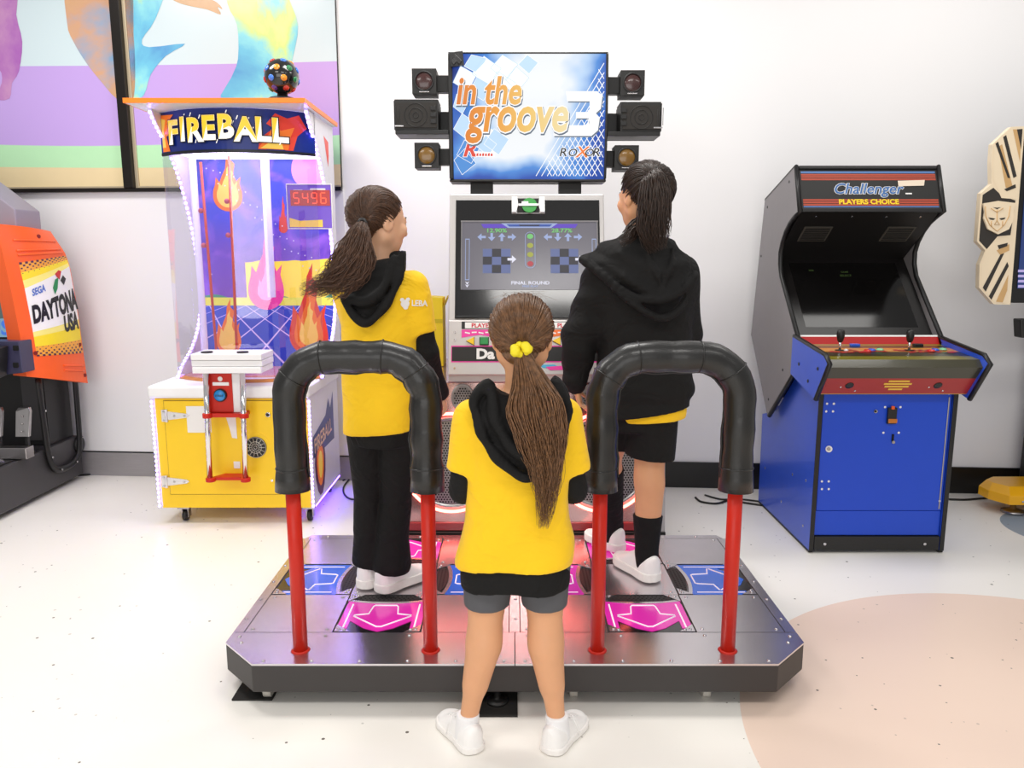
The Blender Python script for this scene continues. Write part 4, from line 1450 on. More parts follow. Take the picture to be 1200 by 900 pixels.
# LED strips on the front corners
def led_strip(path, n, name='led_strip', r=0.0085, nx=(0, -1, 0), led_r=0.0062):
    w = MB()
    w.tube(path, r, n=8, flat=0.6)
    w.m(1)
    pts = [Vector(p) for p in path]
    L = [0]
    for a, b_ in zip(pts[:-1], pts[1:]):
        L.append(L[-1] + (b_ - a).length)
    nv = Vector(nx)
    for k in range(n):
        d = (k + 0.5) / n * L[-1]
        i = max(j for j in range(len(L) - 1) if L[j] <= d)
        t = (d - L[i]) / (L[i + 1] - L[i])
        p = pts[i].lerp(pts[i + 1], t) + nv * r * 0.75
        w.ball(p, led_r, 8, 6)
    o = w.build(name, [M_LEDTAPE, M_LED], fb)
    o['label'] = 'glowing white-violet LED strip'
led_strip([(FX0 - 0.002, FY0 + 0.006, 0.085), (FX0 - 0.002, FY0 + 0.006, 0.648)], 24)
led_strip([(FX1 + 0.002, FY0 + 0.006, 0.085), (FX1 + 0.002, FY0 + 0.006, 0.648)], 24)
w = MB()
w.tube([(FX1 - 0.004, FY0 + 0.06, 0.078), (FX1 - 0.004, FY1 - 0.02, 0.078)], 0.006, n=8)
w.build('underglow_strip', mat('violet_underglow', (120, 90, 255), 0.4, emit=(96, 60, 255), estr=26.0, var=0), fb)
# door with hinges, lock, speaker and notice
w = MB()
a, b_ = P(200, 579, FY0), P(323, 470, FY0)
w.box(a.x, b_.x, FY0 - 0.002, FY0 + 0.004, a.z, b_.z)
dr = w.build('service_door', M_YELLOW, fb, bevel=0.0015)
w = MB()
for (x0, z0, x1, z1) in ((a.x - .003, a.z - .003, a.x, b_.z + .003), (b_.x, a.z - .003, b_.x + .003, b_.z + .003), (a.x, a.z - .003, b_.x, a.z), (a.x, b_.z, b_.x, b_.z + .003)):
    w.box(x0, x1, FY0 + 0.002, FY0 + 0.0045, z0, z1)
w.build('door_gap', mat('painted_gap_shade', (140, 110, 20), 0.7), fb)  # dark yellow strips drawn for the shade in the gap round the door
for py in (487, 564):
    c = P(205, py, FY0 - 0.002)
    w = MB()
    w.box(c.x - 0.065, c.x - 0.035, c.y - 0.008, c.y, c.z - 0.030, c.z + 0.030)
    w.prism([(c.x - 0.035, c.y, c.z - 0.022), (c.x + 0.062, c.y, c.z - 0.010), (c.x + 0.075, c.y, c.z), (c.x + 0.062, c.y, c.z + 0.010), (c.x - 0.035, c.y, c.z + 0.022)], (0, -0.007, 0))
    w.cyl((c.x - 0.040, c.y - 0.006, c.z - 0.032), 0.007, 0.064, (0, 0, 1), n=10)
    for dx, dz in ((-0.052, 0.022), (-0.052, -0.022), (0.0, 0.0), (0.05, 0.0)):
        w.m(1).cyl((c.x + dx, c.y - 0.008, c.z + dz), 0.005, 0.003, (0, -1, 0), n=8)
        w.m(0)
    w.build('hinge', [mat('zinc_hinge', (224, 222, 222), 0.25, metal=0.6), M_STEEL], fb, bevel=0.003)
w = MB()
w.lathe([(0.013, 0), (0.013, 0.004), (0.009, 0.005)], P(314, 486, FY0 - 0.002), (0, -1, 0), n=18)
w.m(1).lathe([(0.009, 0.005), (0.007, 0.007)], P(314, 486, FY0 - 0.002), (0, -1, 0), n=14)
w.build('lock', [M_CHROME, M_BLACK], dr)
w = MB()
w.cyl(P(319, 563, FY0 - 0.002), 0.006, 0.004, (0, -1, 0), n=12)
w.build('lock', M_CHROME, dr)
# round speaker grille
c = P(300, 524, FY0 - 0.002)
w = MB()
w.m(2).lathe([(0.074, 0), (0.074, 0.002)], c, (0, -1, 0), n=36)
w.m(0).lathe([(0.054, 0.002), (0.054, 0.005), (0.050, 0.007), (0.0, 0.009)], c, (0, -1, 0), n=36)
w.m(1)
for k in range(14):
    t = 2 * PI * k / 14
    d = Vector((math.cos(t), 0, math.sin(t)))
    e = Vector((-math.sin(t), 0, math.cos(t)))
    w.obox(c + d * 0.034 + Vector((0, -0.0085, 0)), d * 0.013, e * 0.0012, (0, 0.0015, 0))
for rr in (0.052, 0.030, 0.018, 0.008):
    w.tube([c + Vector((rr * math.cos(2 * PI * i / 32), -0.0085, rr * math.sin(2 * PI * i / 32))) for i in range(32)], 0.0016, n=5, closed=True)
w.build('round_speaker', [M_BLACK, mat('grille_silver', (190, 185, 175), 0.35, metal=0.6), M_YELLOW], fb)
w = MB()
pbox(w, 220, 476, 246, 507, FY0 - 0.0035, 0.001)
w.build('paper_notice', M_LABELW, fb)
w = MB()
w.prism([P(264, 486, FY0 - 0.003), P(276, 486, FY0 - 0.003), P(278, 514, FY0 - 0.003), P(272, 513, FY0 - 0.003), P(270, 505, FY0 - 0.003)], (0, -0.001, 0))
w.build('paper_strip', M_LABELW, fb)
w = MB()
pbox(w, 274, 541, 281, 549, FY0 - 0.008, 0.006)
w.build('latch', M_LABELW, fb, bevel=0.002)
# castors
for (x, y) in ((P(217, 600, 3.80).x, 3.81), (P(363, 600, 3.80).x, 3.81), (-1.70, 4.30), (-1.06, 4.30)):
    w = MB()
    w.lathe([(0.022, 0), (0.030, 0.003), (0.030, 0.021), (0.022, 0.024)], (x - 0.012, y, 0.030), (1, 0, 0), n=20)
    w.m(1).box(x - 0.018, x - 0.013, y - 0.012, y + 0.022, 0.02, 0.07)
    w.box(x + 0.013, x + 0.018, y - 0.012, y + 0.022, 0.02, 0.07)
    w.box(x - 0.03, x + 0.03, y - 0.03, y + 0.03, 0.070, 0.086)
    w.build('castor', [M_BLACK, M_STEEL], fb)
# the pump handle stand
w = MB()
a, b_ = P(227, 437, 3.64), P(308, 414, 3.64)
for k in range(3):
    h = (b_.z - a.z) / 3
    w.box(a.x + 0.004 * (k == 0), b_.x - 0.004 * (k == 0), 3.615 + 0.006 * (k % 2), 3.80, a.z + h * k + 0.001, a.z + h * (k + 1) - 0.001)
w.m(1)
for px in (242, 284):
    w.cyl((P(px, 413, 3.66).x, 3.665, b_.z), 0.028, 0.006, n=18)
w.build('strike_head', [M_WHITE, M_BLACK], fb, bevel=0.010, segs=3)
for px0, px1 in ((241, 246), (284, 288)):
    t_, b0 = P(px0, 437, 3.665), P(px1, 562, 3.665)
    w = MB()
    w.tube([(t_.x, 3.665, t_.z + 0.005), (b0.x - 0.0, 3.665, b0.z)], 0.0135, n=16)
    w.build('chrome_rod', M_CHROME, fb)
w = MB()
z = P(262, 487, 3.665).z
xa, xb = P(243, 487, 3.665).x, P(286, 487, 3.665).x
w.cyl((xa, 3.665, z - 0.012), 0.023, 0.024, n=18)
w.cyl((xb, 3.665, z - 0.012), 0.023, 0.024, n=18)
w.box(xa, xb, 3.665, 3.75, z - 0.010, z + 0.010)
w.build('rod_bracket', M_RED, fb, bevel=0.003)
w = MB()
z2 = P(262, 562, 3.665).z
xa2, xb2 = P(247, 562, 3.665).x, P(288, 562, 3.665).x
w.cyl((xa2, 3.665, z2 - 0.010), 0.024, 0.020, n=18)
w.cyl((xb2, 3.665, z2 - 0.010), 0.024, 0.020, n=18)
w.prism([(xa2 - 0.02, 3.662, z2 - 0.008), (xa2 + 0.03, 3.675, z2 - 0.008), (xb2 - 0.03, 3.675, z2 - 0.008), (xb2 + 0.02, 3.662, z2 - 0.008), (xb2 - 0.04, 3.75, z2 - 0.008), (xa2 + 0.04, 3.75, z2 - 0.008)], (0, 0, 0.016))
w.build('rod_bracket', M_RED, fb, bevel=0.003)
w = MB()
pbox(w, 246, 438, 271, 483, 3.69, 0.06)
w.m(1)
pbox(w, 240, 438, 246, 483, 3.695, 0.055)
pbox(w, 271, 438, 281, 483, 3.695, 0.055)
pbox(w, 249, 448, 268, 452, 3.687, 0.003)
w.m(2).cyl(P(258, 444, 3.69), 0.012, 0.003, (0, -1, 0), n=16)
w.build('button_plate', [M_RED, M_WHITE, M_LABELW], fb, bevel=0.002)
w = MB()
c = P(258.5, 463, 3.69)
w.m(1).lathe([(0.032, 0), (0.032, 0.008), (0.028, 0.012)], c, (0, -1, 0), n=28)
w.m(0).lathe([(0.027, 0.010), (0.026, 0.016), (0.0, 0.019)], c, (0, -1, 0), n=28)
w.m(2).mapped(text2d('START', 0.014, 0.02), plane_map(c + Vector((0, -0.020, -0.005)), (1, 0, 0), (0, 0, 1)))
w.build('start_button', [mat('sky_blue_button', (30, 140, 215), 0.25, coat=0.5), M_BLACK, M_INK], fb)

# upper part: side boards with a curved front edge, clear bulging front
TX0, TX1 = -1.752, -0.985
edge = [(3.97, 0.720), (4.04, 0.78), (4.18, 0.86), (4.29, 0.98), (4.335, 1.12), (4.325, 1.30), (4.285, 1.48), (4.22, 1.64), (4.14, 1.78), (4.03, 1.90), (3.92, 1.99), (3.87, 2.045)]
def smooth_line(pts, k=3):
    out = []
    n = len(pts)
    for i in range(n - 1):
        p0, p1, p2, p3 = [Vector(pts[min(max(i + j, 0), n - 1)]) for j in (-1, 0, 1, 2)]
        for s in range(k):
            t = s / k
            out.append(0.5 * (2 * p1 + (p2 - p0) * t + (2 * p0 - 5 * p1 + 4 * p2 - p3) * t * t + (3 * p1 - p0 - 3 * p2 + p3) * t ** 3))
    out.append(Vector(pts[-1]))
    return out
edge_s = smooth_line(edge)
for x in (TX0, TX1 - 0.014):
    w = MB()
    w.prism([(x, 4.385, 0.720)] + [(x, p.x, p.y) for p in edge_s] + [(x, 4.385, 2.045)], (0.014, 0, 0))
    if x > -1.3:
        w.m(1).face([(x + 0.0148, y, z) for y, z in [(4.17, 1.97), (4.27, 1.95), (4.27, 1.88), (4.25, 1.82), (4.225, 1.86)]])
    w.build('upper_side_board', [M_LILACW, M_FLAMER], fb)
    led_strip([(x + 0.007, p.x - 0.008, p.y) for p in edge_s], 58, r=0.010, led_r=0.0078)
# back board with printed scene
m, nt, b = node_mat('printed_scene')
tc = nt.nodes.new('ShaderNodeTexCoord')
s3 = nt.nodes.new('ShaderNodeSeparateXYZ')
nt.links.new(tc.outputs['Object'], s3.inputs[0])
Z = s3.outputs[2]
sky = ramp(nt, map_range(nt, Z, 1.08, 1.95), [(0.0, (120, 66, 170)), (0.35, (104, 62, 178)), (0.55, (58, 66, 190)), (1.0, (20, 52, 160))])
nn = nt.nodes.new('ShaderNodeTexNoise')
nn.inputs['Scale'].default_value = 5
nn.inputs['Distortion'].default_value = 1.5
nt.links.new(tc.outputs['Object'], nn.inputs['Vector'])
sky = mixc(nt, map_range(nt, nn.outputs['Fac'], 0.45, 0.75, 0, 0.6), sky, (176, 110, 214))
wv = nt.nodes.new('ShaderNodeTexNoise')
wv.inputs['Scale'].default_value = 3
nt.links.new(tc.outputs['Object'], wv.inputs['Vector'])
zw = math_n(nt, 'ADD', Z, math_n(nt, 'MULTIPLY', math_n(nt, 'SUBTRACT', wv.outputs['Fac'], 0.5), 0.16))
yel = math_n(nt, 'MULTIPLY', math_n(nt, 'LESS_THAN', zw, 1.33), math_n(nt, 'GREATER_THAN', s3.outputs[0], -0.09))
sky = mixc(nt, yel, sky, (250, 226, 70))
sky = mixc(nt, math_n(nt, 'LESS_THAN', zw, 1.135), sky, (70, 150, 110))
sky = mixc(nt, math_n(nt, 'LESS_THAN', Z, 1.12), sky, (226, 226, 80))
# the grid
u = math_n(nt, 'ADD', s3.outputs[0], 0.0)
zz = math_n(nt, 'SUBTRACT', 1.30, Z)
g1 = math_n(nt, 'DIVIDE', u, zz)
k1 = math_n(nt, 'DIVIDE', 0.9, zz)
la = math_n(nt, 'FRACT', math_n(nt, 'ADD', math_n(nt, 'MULTIPLY', g1, 2.2), k1))
lb = math_n(nt, 'FRACT', math_n(nt, 'SUBTRACT', math_n(nt, 'MULTIPLY', g1, 2.2), k1))
gl = math_n(nt, 'MAXIMUM', math_n(nt, 'LESS_THAN', la, 0.06), math_n(nt, 'LESS_THAN', lb, 0.06))
grid = mixc(nt, gl, (48, 70, 184), (206, 190, 236))
sky = mixc(nt, math_n(nt, 'LESS_THAN', Z, 1.075), sky, grid)
nt.links.new(sky, b.inputs['Base Color'])
nt.links.new(sky, b.inputs['Emission Color'])
b.inputs['Emission Strength'].default_value = 0.30
b.inputs['Roughness'].default_value = 0.3
BBY = 4.34
w = MB()
w.box(TX0 + 0.015, TX1 - 0.015, BBY, BBY + 0.02, 0.72, 2.03)
def flame(mi_list, cx, cz, r, tip, lift=0.001):
    """printed fireball with a licking tail: nested outlines, each a little smaller"""
    for k, mi in enumerate(mi_list):
        s = 1 - 0.26 * k
        R = r * s
        pts = []
        for i in range(15):
            a = PI + PI * i / 14
            pts.append((cx + R * math.cos(a), cz + R * math.sin(a)))
        T = tip * s
        pts += [(cx + R * 0.97, cz + R * 0.35), (cx + R * 0.84, cz + T * 0.30), (cx + R * 0.95, cz + T * 0.48), (cx + R * 0.62, cz + T * 0.36), (cx + R * 0.45, cz + T * 0.55), (cx + R * 0.58, cz + T * 0.78), (cx + R * 0.30, cz + T * 0.88), (cx + R * 0.34, cz + T * 1.10), (cx + R * 0.02, cz + T * 0.90), (cx - R * 0.08, cz + T * 0.66), (cx - R * 0.32, cz + T * 0.50), (cx - R * 0.50, cz + T * 0.34), (cx - R * 0.74, cz + T * 0.46), (cx - R * 0.82, cz + T * 0.28), (cx - R * 0.97, cz + R * 0.35)]
        w.m(mi).face([(x, BBY - lift - 0.0006 * k, z) for x, z in pts])
def fl_at(mi_list, px, py, rpx, tpx):
    c = P(px, py, BBY)
    k = BBY / 905
    flame(mi_list, c.x, c.z, rpx * k, tpx * k)
fl_at([2, 3, 3], 267, 230, 17, 46)
fl_at([4, 4, 5], 312, 342, 21, 66)
fl_at([1, 2, 3], 362, 394, 23, 78)
fl_at([2, 3], 268, 400, 15, 46)
fl_at([5, 5], 362, 200, 20, 55)
fl_at([1, 1], 332, 268, 5, 34)
random.seed(3)
w.m(6)
for k in range(40):
    w.face([(x, BBY - 0.003, z) for x, z in [(lambda cx, cz, r: (cx + r * math.cos(PI / 3 * i), cz + r * math.sin(PI / 3 * i)))(*q, 0.004) for q in [(-1.68 + random.random() * 0.0 + 0.66 * ((k * 0.618) % 1), 1.25 + 0.7 * ((k * 0.377) % 1))] for i in range(6)]])
w.build('printed_backboard', [m, M_FLAMER, M_FLAMEO, M_FLAMEY, M_FLAMEP, M_FLAMEPP, M_LABELW], fb)
w = MB()
w.box(TX0 + 0.015, TX1 - 0.015, 4.0, BBY, 0.719, 0.73)
w.build('play_floor', mat('pink_orange_floor', (236, 150, 140), 0.25, coat=0.4, vscale=8, var=0.25), fb)
# the clear front: bulging curve in plan
def dome(u):
    return (TX0 + (TX1 - TX0) * u, 3.985 - 0.155 * (1 - (2 * u - 1) ** 2))
def sheet(w, z0, z1, off=0.0, n=28, u0=0.0, u1=1.0, th=0.004):
    us = [u0 + (u1 - u0) * i / n for i in range(n + 1)]
    fr_ = [Vector((*dome(u), 0)) + Vector((0, -off, 0)) for u in us]
    bk = [p + Vector((0, th, 0)) for p in fr_]
    vs = [(p.x, p.y, z) for z in (z0, z1) for p in fr_] + [(p.x, p.y, z) for z in (z0, z1) for p in bk]
    m_ = n + 1
    fs = []
    for i in range(n):
        fs.append((i, i + 1, m_ + i + 1, m_ + i))
        fs.append((2 * m_ + i + 1, 2 * m_ + i, 3 * m_ + i, 3 * m_ + i + 1))
        fs.append((m_ + i, m_ + i + 1, 3 * m_ + i + 1, 3 * m_ + i))
        fs.append((i + 1, i, 2 * m_ + i, 2 * m_ + i + 1))
    fs += [(0, m_, 3 * m_, 2 * m_), (n, 2 * m_ + n, 3 * m_ + n, m_ + n)]
    w.add(vs, fs, False)
w = MB()
sheet(w, 0.73, 1.853)
w.build('clear_front', M_CLEAR, fb, smooth_all=False)
w = MB()
sheet(w, 0.719, 0.735, 0.006, th=0.018)
w.build('front_rim', mat('amber_rim', (226, 150, 80), 0.25, trans=0.3), fb)
w = MB()
sheet(w, 1.85, 2.048, 0.004, th=0.010)
w.m(1)
sheet(w, 1.842, 1.856, 0.008, th=0.014)
def bp_(x, z, lift):
    u = (x - TX0) / (TX1 - TX0)
    d = dome(min(max(u, 0), 1))
    return Vector((x, d[1] - 0.004 - lift, z))
def bflame(mi, pts, lift):
    w.m(mi).face([bp_(x, z, lift) for x, z in pts])
for (xa, sgn) in ((TX0 + 0.015, 1), (TX1 - 0.22, 1)):
    if xa < -1.3:
        bflame(2, [(xa, 1.86), (xa + 0.05, 1.86), (xa + 0.03, 1.93), (xa + 0.07, 1.95), (xa + 0.04, 1.99), (xa + 0.085, 2.03), (xa, 2.035)], 0.004)
        bflame(3, [(xa, 1.88), (xa + 0.025, 1.88), (xa + 0.015, 1.96), (xa + 0.03, 2.01), (xa, 2.02)], 0.005)
    else:
        bflame(4, [(xa - 0.02, 1.86), (xa + 0.13, 1.86), (xa + 0.15, 1.93), (xa + 0.19, 1.97), (xa + 0.16, 2.03), (xa + 0.11, 2.01), (xa + 0.06, 2.03), (xa + 0.02, 1.98), (xa + 0.05, 1.96), (xa - 0.01, 1.91)], 0.004)
        bflame(2, [(xa - 0.02, 1.862), (xa + 0.11, 1.862), (xa + 0.12, 1.92), (xa + 0.14, 1.97), (xa + 0.08, 1.95), (xa + 0.06, 2.0), (xa + 0.03, 1.93)], 0.005)
        bflame(3, [(xa - 0.01, 1.864), (xa + 0.09, 1.864), (xa + 0.08, 1.91), (xa + 0.06, 1.94), (xa + 0.04, 1.90)], 0.006)
# the lettering, each letter with a dark outline, a white lower half and a gold upper half
x = TX0 + 0.062
Lh = 0.105
for k, (ch, adv) in enumerate((('F', 0.070), ('I', 0.036), ('R', 0.078), ('E', 0.074), ('B', 0.080), ('A', 0.082), ('L', 0.066), ('L', 0.066))):
    z0 = 1.905 + 0.006 * math.sin(k * 2.1) - 0.010 * (k - 3.5) ** 2 / 12
    for mi, bold, lf, sz in ((5, 0.075, 0.010, 0.150), (6, 0.045, 0.012, 0.150)):
        vs, fs = text2d(ch, sz, bold, 0.0, 0.92, 'LEFT')
        w.m(mi)
        w.mapped((vs, fs), lambda a, c2: bp_(x + a, z0 + c2, lf))
    vs, fs = text2d(ch, 0.150, 0.038, 0.0, 0.92, 'LEFT')
    # gold flood over the upper part only
    w.m(7)
    for f in fs:
        ctr = sum(vs[i][1] for i in f) / len(f)
        if ctr > 0.045:
            w.face([bp_(x + vs[i][0], z0 + vs[i][1], 0.0135) for i in f])
    x += adv + 0.006
w.m(8)
random.seed(9)
for k in range(18):
    xx, zz_ = TX0 + 0.08 + 0.6 * random.random(), 1.87 + 0.16 * random.random()
    w.face([bp_(xx, zz_, 0.009), bp_(xx + 0.005, zz_, 0.009), bp_(xx + 0.012, zz_ + 0.018, 0.009), bp_(xx + 0.007, zz_ + 0.018, 0.009)])
w.build('title_banner', [M_NAVY, M_INK, M_FLAMEO, M_FLAMEY, M_FLAMER, M_INK, M_LETW, M_LETY, M_LETW], fb)
# roof slab with an orange edge
w = MB()
w.box(-1.795, -0.966, 3.73, 4.40, 2.050, 2.062)
w.m(1)
for q_ in ((-1.802, -0.959, 3.722, 3.73, 2.050, 2.072), (-1.802, -1.795, 3.73, 4.40, 2.050, 2.072), (-0.966, -0.959, 3.73, 4.40, 2.050, 2.072), (-1.795, -0.966, 3.73, 4.40, 2.062, 2.070)):
    w.box(*q_)
w.build('roof_slab', [M_WHITE, M_ORANGE], fb)
w = MB()
w.box(TX0 + 0.05, TX1 - 0.05, 3.96, 4.26, 1.862, 1.872)
w.build('inner_lamp', mat('white_lamp_diffuser', (250, 248, 255), 0.4, emit=(240, 234, 255), estr=5.0, var=0), fb)
# inside: lit centre tube, red rods, side tube, scoreboard
w = MB()
c = P(316, 300, 4.18)
w.cyl((c.x, 4.18, 1.13), 0.022, 0.72, n=16)
w.build('light_tube', mat('lit_clear_tube', (230, 225, 250), 0.2, emit=(225, 215, 255), estr=0.45, var=0), fb)
w = MB()
c = P(231, 300, 4.10)
w.cyl((c.x, 4.12, 0.73), 0.018, 1.12, n=16)
w.build('light_tube', mat('lit_white_tube', (235, 232, 250), 0.2, emit=(232, 226, 255), estr=0.35, var=0), fb)
for (xa, ya, xb, yb_) in ((235, 190, 256, 440), (268, 180, 278, 425)):
    w = MB()
    w.tube([P(xa, ya, 4.12), P(xb, yb_, 4.12)], 0.0075, n=8)
    w.m(1)
    for t in (0.22, 0.38):
        w.ball(P(xa, ya, 4.12).lerp(P(xb, yb_, 4.12), t) + Vector((-0.02, 0, 0)), 0.014, 10, 8)
    w.build('red_rod', [mat('translucent_red_rod', (224, 70, 44), 0.3), mat('rod_knob', (210, 90, 110), 0.4)], fb)
w = MB()
a, b_ = P(338, 268, 4.02), P(388, 216, 4.02)
w.box(a.x, b_.x, 4.02, 4.03, a.z, b_.z)
w.m(1)
w.tube([(a.x, 4.02, a.z), (b_.x, 4.02, a.z), (b_.x, 4.02, b_.z), (a.x, 4.02, b_.z)], 0.004, n=6, closed=True)
w.m(2)
bz = a.z + (b_.z - a.z) * 0.60
w.box(a.x + 0.018, b_.x - 0.008, 4.017, 4.02, bz - 0.018, bz + 0.060)
w.m(3)
def seg7(cx, cz, s, on):
    hs, t = s * 0.5, s * 0.085
    segs_ = {'a': (0, s, 1), 'g': (0, 0, 1), 'd': (0, -s, 1), 'b': (hs, s / 2, 0), 'c': (hs, -s / 2, 0), 'f': (-hs, s / 2, 0), 'e': (-hs, -s / 2, 0)}
    for k in on:
        dx, dz, hz = segs_[k]
        ex, ez = (hs * 0.8, t) if hz else (t, s * 0.42)
        w.box(cx + dx - ex, cx + dx + ex, 4.0155, 4.017, cz + dz - ez, cz + dz + ez)
for k, on in enumerate(('afgcd', 'fgbc', 'abgcdf', 'afgecd')):
    seg7(a.x + 0.048 + k * 0.046, bz + 0.02, 0.026, on)
w.m(4)
w.box(a.x + 0.12, b_.x - 0.03, 4.0175, 4.02, b_.z - 0.036, b_.z - 0.02)
w.box(a.x + 0.035, a.x + 0.08, 4.0175, 4.02, b_.z - 0.034, b_.z - 0.026)
w.m(5).face([(a.x + 0.008, 4.0185, a.z + 0.008), (b_.x - 0.05, 4.0185, a.z + 0.008), (b_.x - 0.05, 4.0185, a.z + 0.045), (a.x + 0.06, 4.0185, a.z + 0.04), (a.x + 0.008, 4.0185, a.z + 0.055)])
w.build('scoreboard', [mat('violet_score_panel', (110, 76, 190), 0.3, emit=(110, 76, 190), estr=0.3), M_LABELW, mat('score_window', (150, 44, 44), 0.3, emit=(190, 60, 50), estr=0.5), mat('score_digit', (255, 80, 50), 0.3, emit=(255, 90, 60), estr=1.2), M_LABELW, M_FLAMEY], fb)

# party light ball on the roof
pl = thing('party_light', 'small black disco light ball with coloured lenses on top of the yellow ball game', 'party light', (-1.10, 3.80, 2.073))
cpl = P(330, 88, 3.81)
w = MB()
zb_ = 2.0725
w.lathe([(0.072, 0), (0.072, 0.006), (0.06, 0.014), (0.026, 0.018), (0.022, 0.05)], (cpl.x, 3.81, zb_), n=28)
w.build('stand', M_BLACK, pl)
w = MB()
R = 0.080
cc = Vector((cpl.x, 3.81, zb_ + 0.112))
w.ball(cc, R, 28, 18)
w.build('ball', mat('gloss_black_shell', (20, 19, 19), 0.15, coat=0.6), pl)
LENS = [mat('amber_lens_cap', (236, 150, 40), 0.2, coat=0.5), mat('red_lens_cap', (190, 50, 40), 0.2, coat=0.5), mat('green_lens_cap', (30, 120, 70), 0.2, coat=0.5), mat('blue_lens_cap', (60, 120, 220), 0.2, coat=0.5), mat('violet_lens_cap', (90, 50, 140), 0.2, coat=0.5)]
for lat, n, off in ((0.95, 5, 0.2), (0.35, 8, 0.0), (-0.25, 8, 0.4), (-0.85, 6, 0.1)):
    for k in range(n):
        a = 2 * PI * k / n + off
        d = Vector((math.cos(lat) * math.cos(a), math.cos(lat) * math.sin(a), math.sin(lat)))
        w = MB()
        w.lathe([(0.0145, 0), (0.0145, 0.004), (0.012, 0.006), (0.0, 0.009)], cc + d * (R - 0.003), d, n=12)
        w.build('lens', LENS[(k * 2 + n) % 5], pl)

# ------------------------------------------------------------------ the racing cabinet at the left edge
rc = thing('racing_cabinet', 'orange and black driving game cabinet with a checkered sticker at left edge', 'arcade machine', (-2.9, 4.1, 0))
M_ORNG = mat('orange_moulded_plastic', (250, 98, 34), 0.36, var=0.03)
M_HOODG = mat('lilac_grey_plastic', (146, 138, 152), 0.42, var=0.03)
M_BLKM = mat('black_metal', (34, 33, 34), 0.38, metal=0.3)
M_DARKG = mat('dark_grey_panel', (58, 56, 58), 0.45)
RX = -2.64
# base with a raised tread plate
w = MB()
w.box(-3.7, RX, 3.2, 4.58, 0.03, 0.27)
w.build('base', M_DARKG, rc, bevel=0.006)
w = MB()
w.box(-3.65, RX - 0.02, 3.25, 4.20, 0.271, 0.277)
w.m(1)
for i in range(14):
    for j in range(18):
        x, y = -3.60 + i * 0.068, 3.30 + j * 0.05
        if x < RX - 0.05 and y < 4.15:
            s = 1 if (i + j) % 2 else -1
            w.obox((x, y, 0.279), (0.022, s * 0.014, 0), (-s * 0.006, 0.009, 0), (0, 0, 0.002))
w.build('tread_plate', [M_BLKM, M_PLATE], rc)
w = MB()
w.box(-3.7, RX - 0.03, 4.32, 4.56, 0.272, 1.40)
w.box(-3.7, -2.86, 4.30, 4.50, 1.38, 1.56)
w.m(1).box(-2.80, RX - 0.035, 4.315, 4.32, 0.30, 0.68)
w.build('back_body', [M_BLKM, M_DARKG], rc, bevel=0.004)
for px in (25, -8):
    w = MB()
    a = P(px - 7, 512, 4.02)
    b_ = P(px + 6, 479, 4.02)
    w.prism([(a.x, 4.02, a.z), (b_.x - 0.004, 4.02, a.z), (b_.x, 4.045, b_.z - 0.02), (b_.x - 0.01, 4.055, b_.z), (a.x + 0.01, 4.055, b_.z), (a.x, 4.045, b_.z - 0.02)], (0, 0.02, 0))
    w.m(1).box((a.x + b_.x) / 2 - 0.008, (a.x + b_.x) / 2 + 0.008, 4.05, 4.07, 0.275, b_.z - 0.03)
    w.m(0)
    for k in range(3):
        w.cyl(((a.x + b_.x) / 2, 4.018 + k * 0.01, a.z + 0.03 + k * 0.04), 0.005, 0.006, (0, -1, 0), n=8)
    w.build('pedal', [M_STEEL, M_BLKM], rc, bevel=0.003)
w = MB()
a, b_ = P(-20, 523, 3.98), P(29, 515, 3.98)
w.box(a.x, b_.x, 3.98, 4.05, 0.278, 0.34)
w.build('heel_plate', M_STEEL, rc, bevel=0.004)
# tubular side guard
w = MB()
gx = -2.622
g = smooth_line([(4.195, 0.68), (4.205, 0.45), (4.22, 0.25), (4.26, 0.155), (4.34, 0.125), (4.46, 0.135), (4.53, 0.20), (4.545, 0.40), (4.55, 0.64)], 5)
w.tube([(gx, p.x, p.y) for p in g], 0.020, n=10, flat=0.7)
w.m(1)
for i in range(4, len(g), 7):
    w.cyl((gx + 0.018, g[i].x, g[i].y), 0.006, 0.004, (1, 0, 0), n=8)
w.build('side_guard', [M_BLKM, M_RIVET], rc)
w = MB()
w.cyl((-2.655, 4.55, 0.22), 0.05, 0.03, (1, 0, 0), n=20)
w.build('pivot_cap', M_BLKM, rc, bevel=0.004)
# the moulded wing beside the screen
Lp = [(-6, 262, 4.03), (4, 300, 4.04), (14, 345, 4.05), (22, 385, 4.06), (27, 415, 4.06), (31, 441, 4.06)]
Rp = [(59, 271, 4.40), (76, 296, 4.42), (82, 312, 4.42), (91, 362, 4.44), (97, 408, 4.45), (103, 449, 4.46)]
def wing(s, t, lift=0.0):
    """s 0..1 from the screen edge to the back edge, t 0..1 down"""
    k = t * 5
    i = min(int(k), 4)
    f = k - i
    a = P(*Lp[i]).lerp(P(*Lp[i + 1]), f)
    b_ = P(*Rp[i]).lerp(P(*Rp[i + 1]), f)
    p = a.lerp(b_, s)
    n = Vector((0.90, -0.42, 0.05)).normalized()
    return p + n * (0.035 * math.sin(PI * min(max(s, 0), 1)) + lift)
w = MB()
ns, nt_ = 14, 24
vs = [wing(i / ns, j / nt_) for j in range(nt_ + 1) for i in range(ns + 1)]
bk = [v + Vector((-0.09, 0.03, 0)) for v in vs]
N0 = len(vs)
fs = []
for j in range(nt_):
    for i in range(ns):
        a = j * (ns + 1) + i
        fs.append((a, a + ns + 1, a + ns + 2, a + 1))
        fs.append((N0 + a, N0 + a + 1, N0 + a + ns + 2, N0 + a + ns + 1))
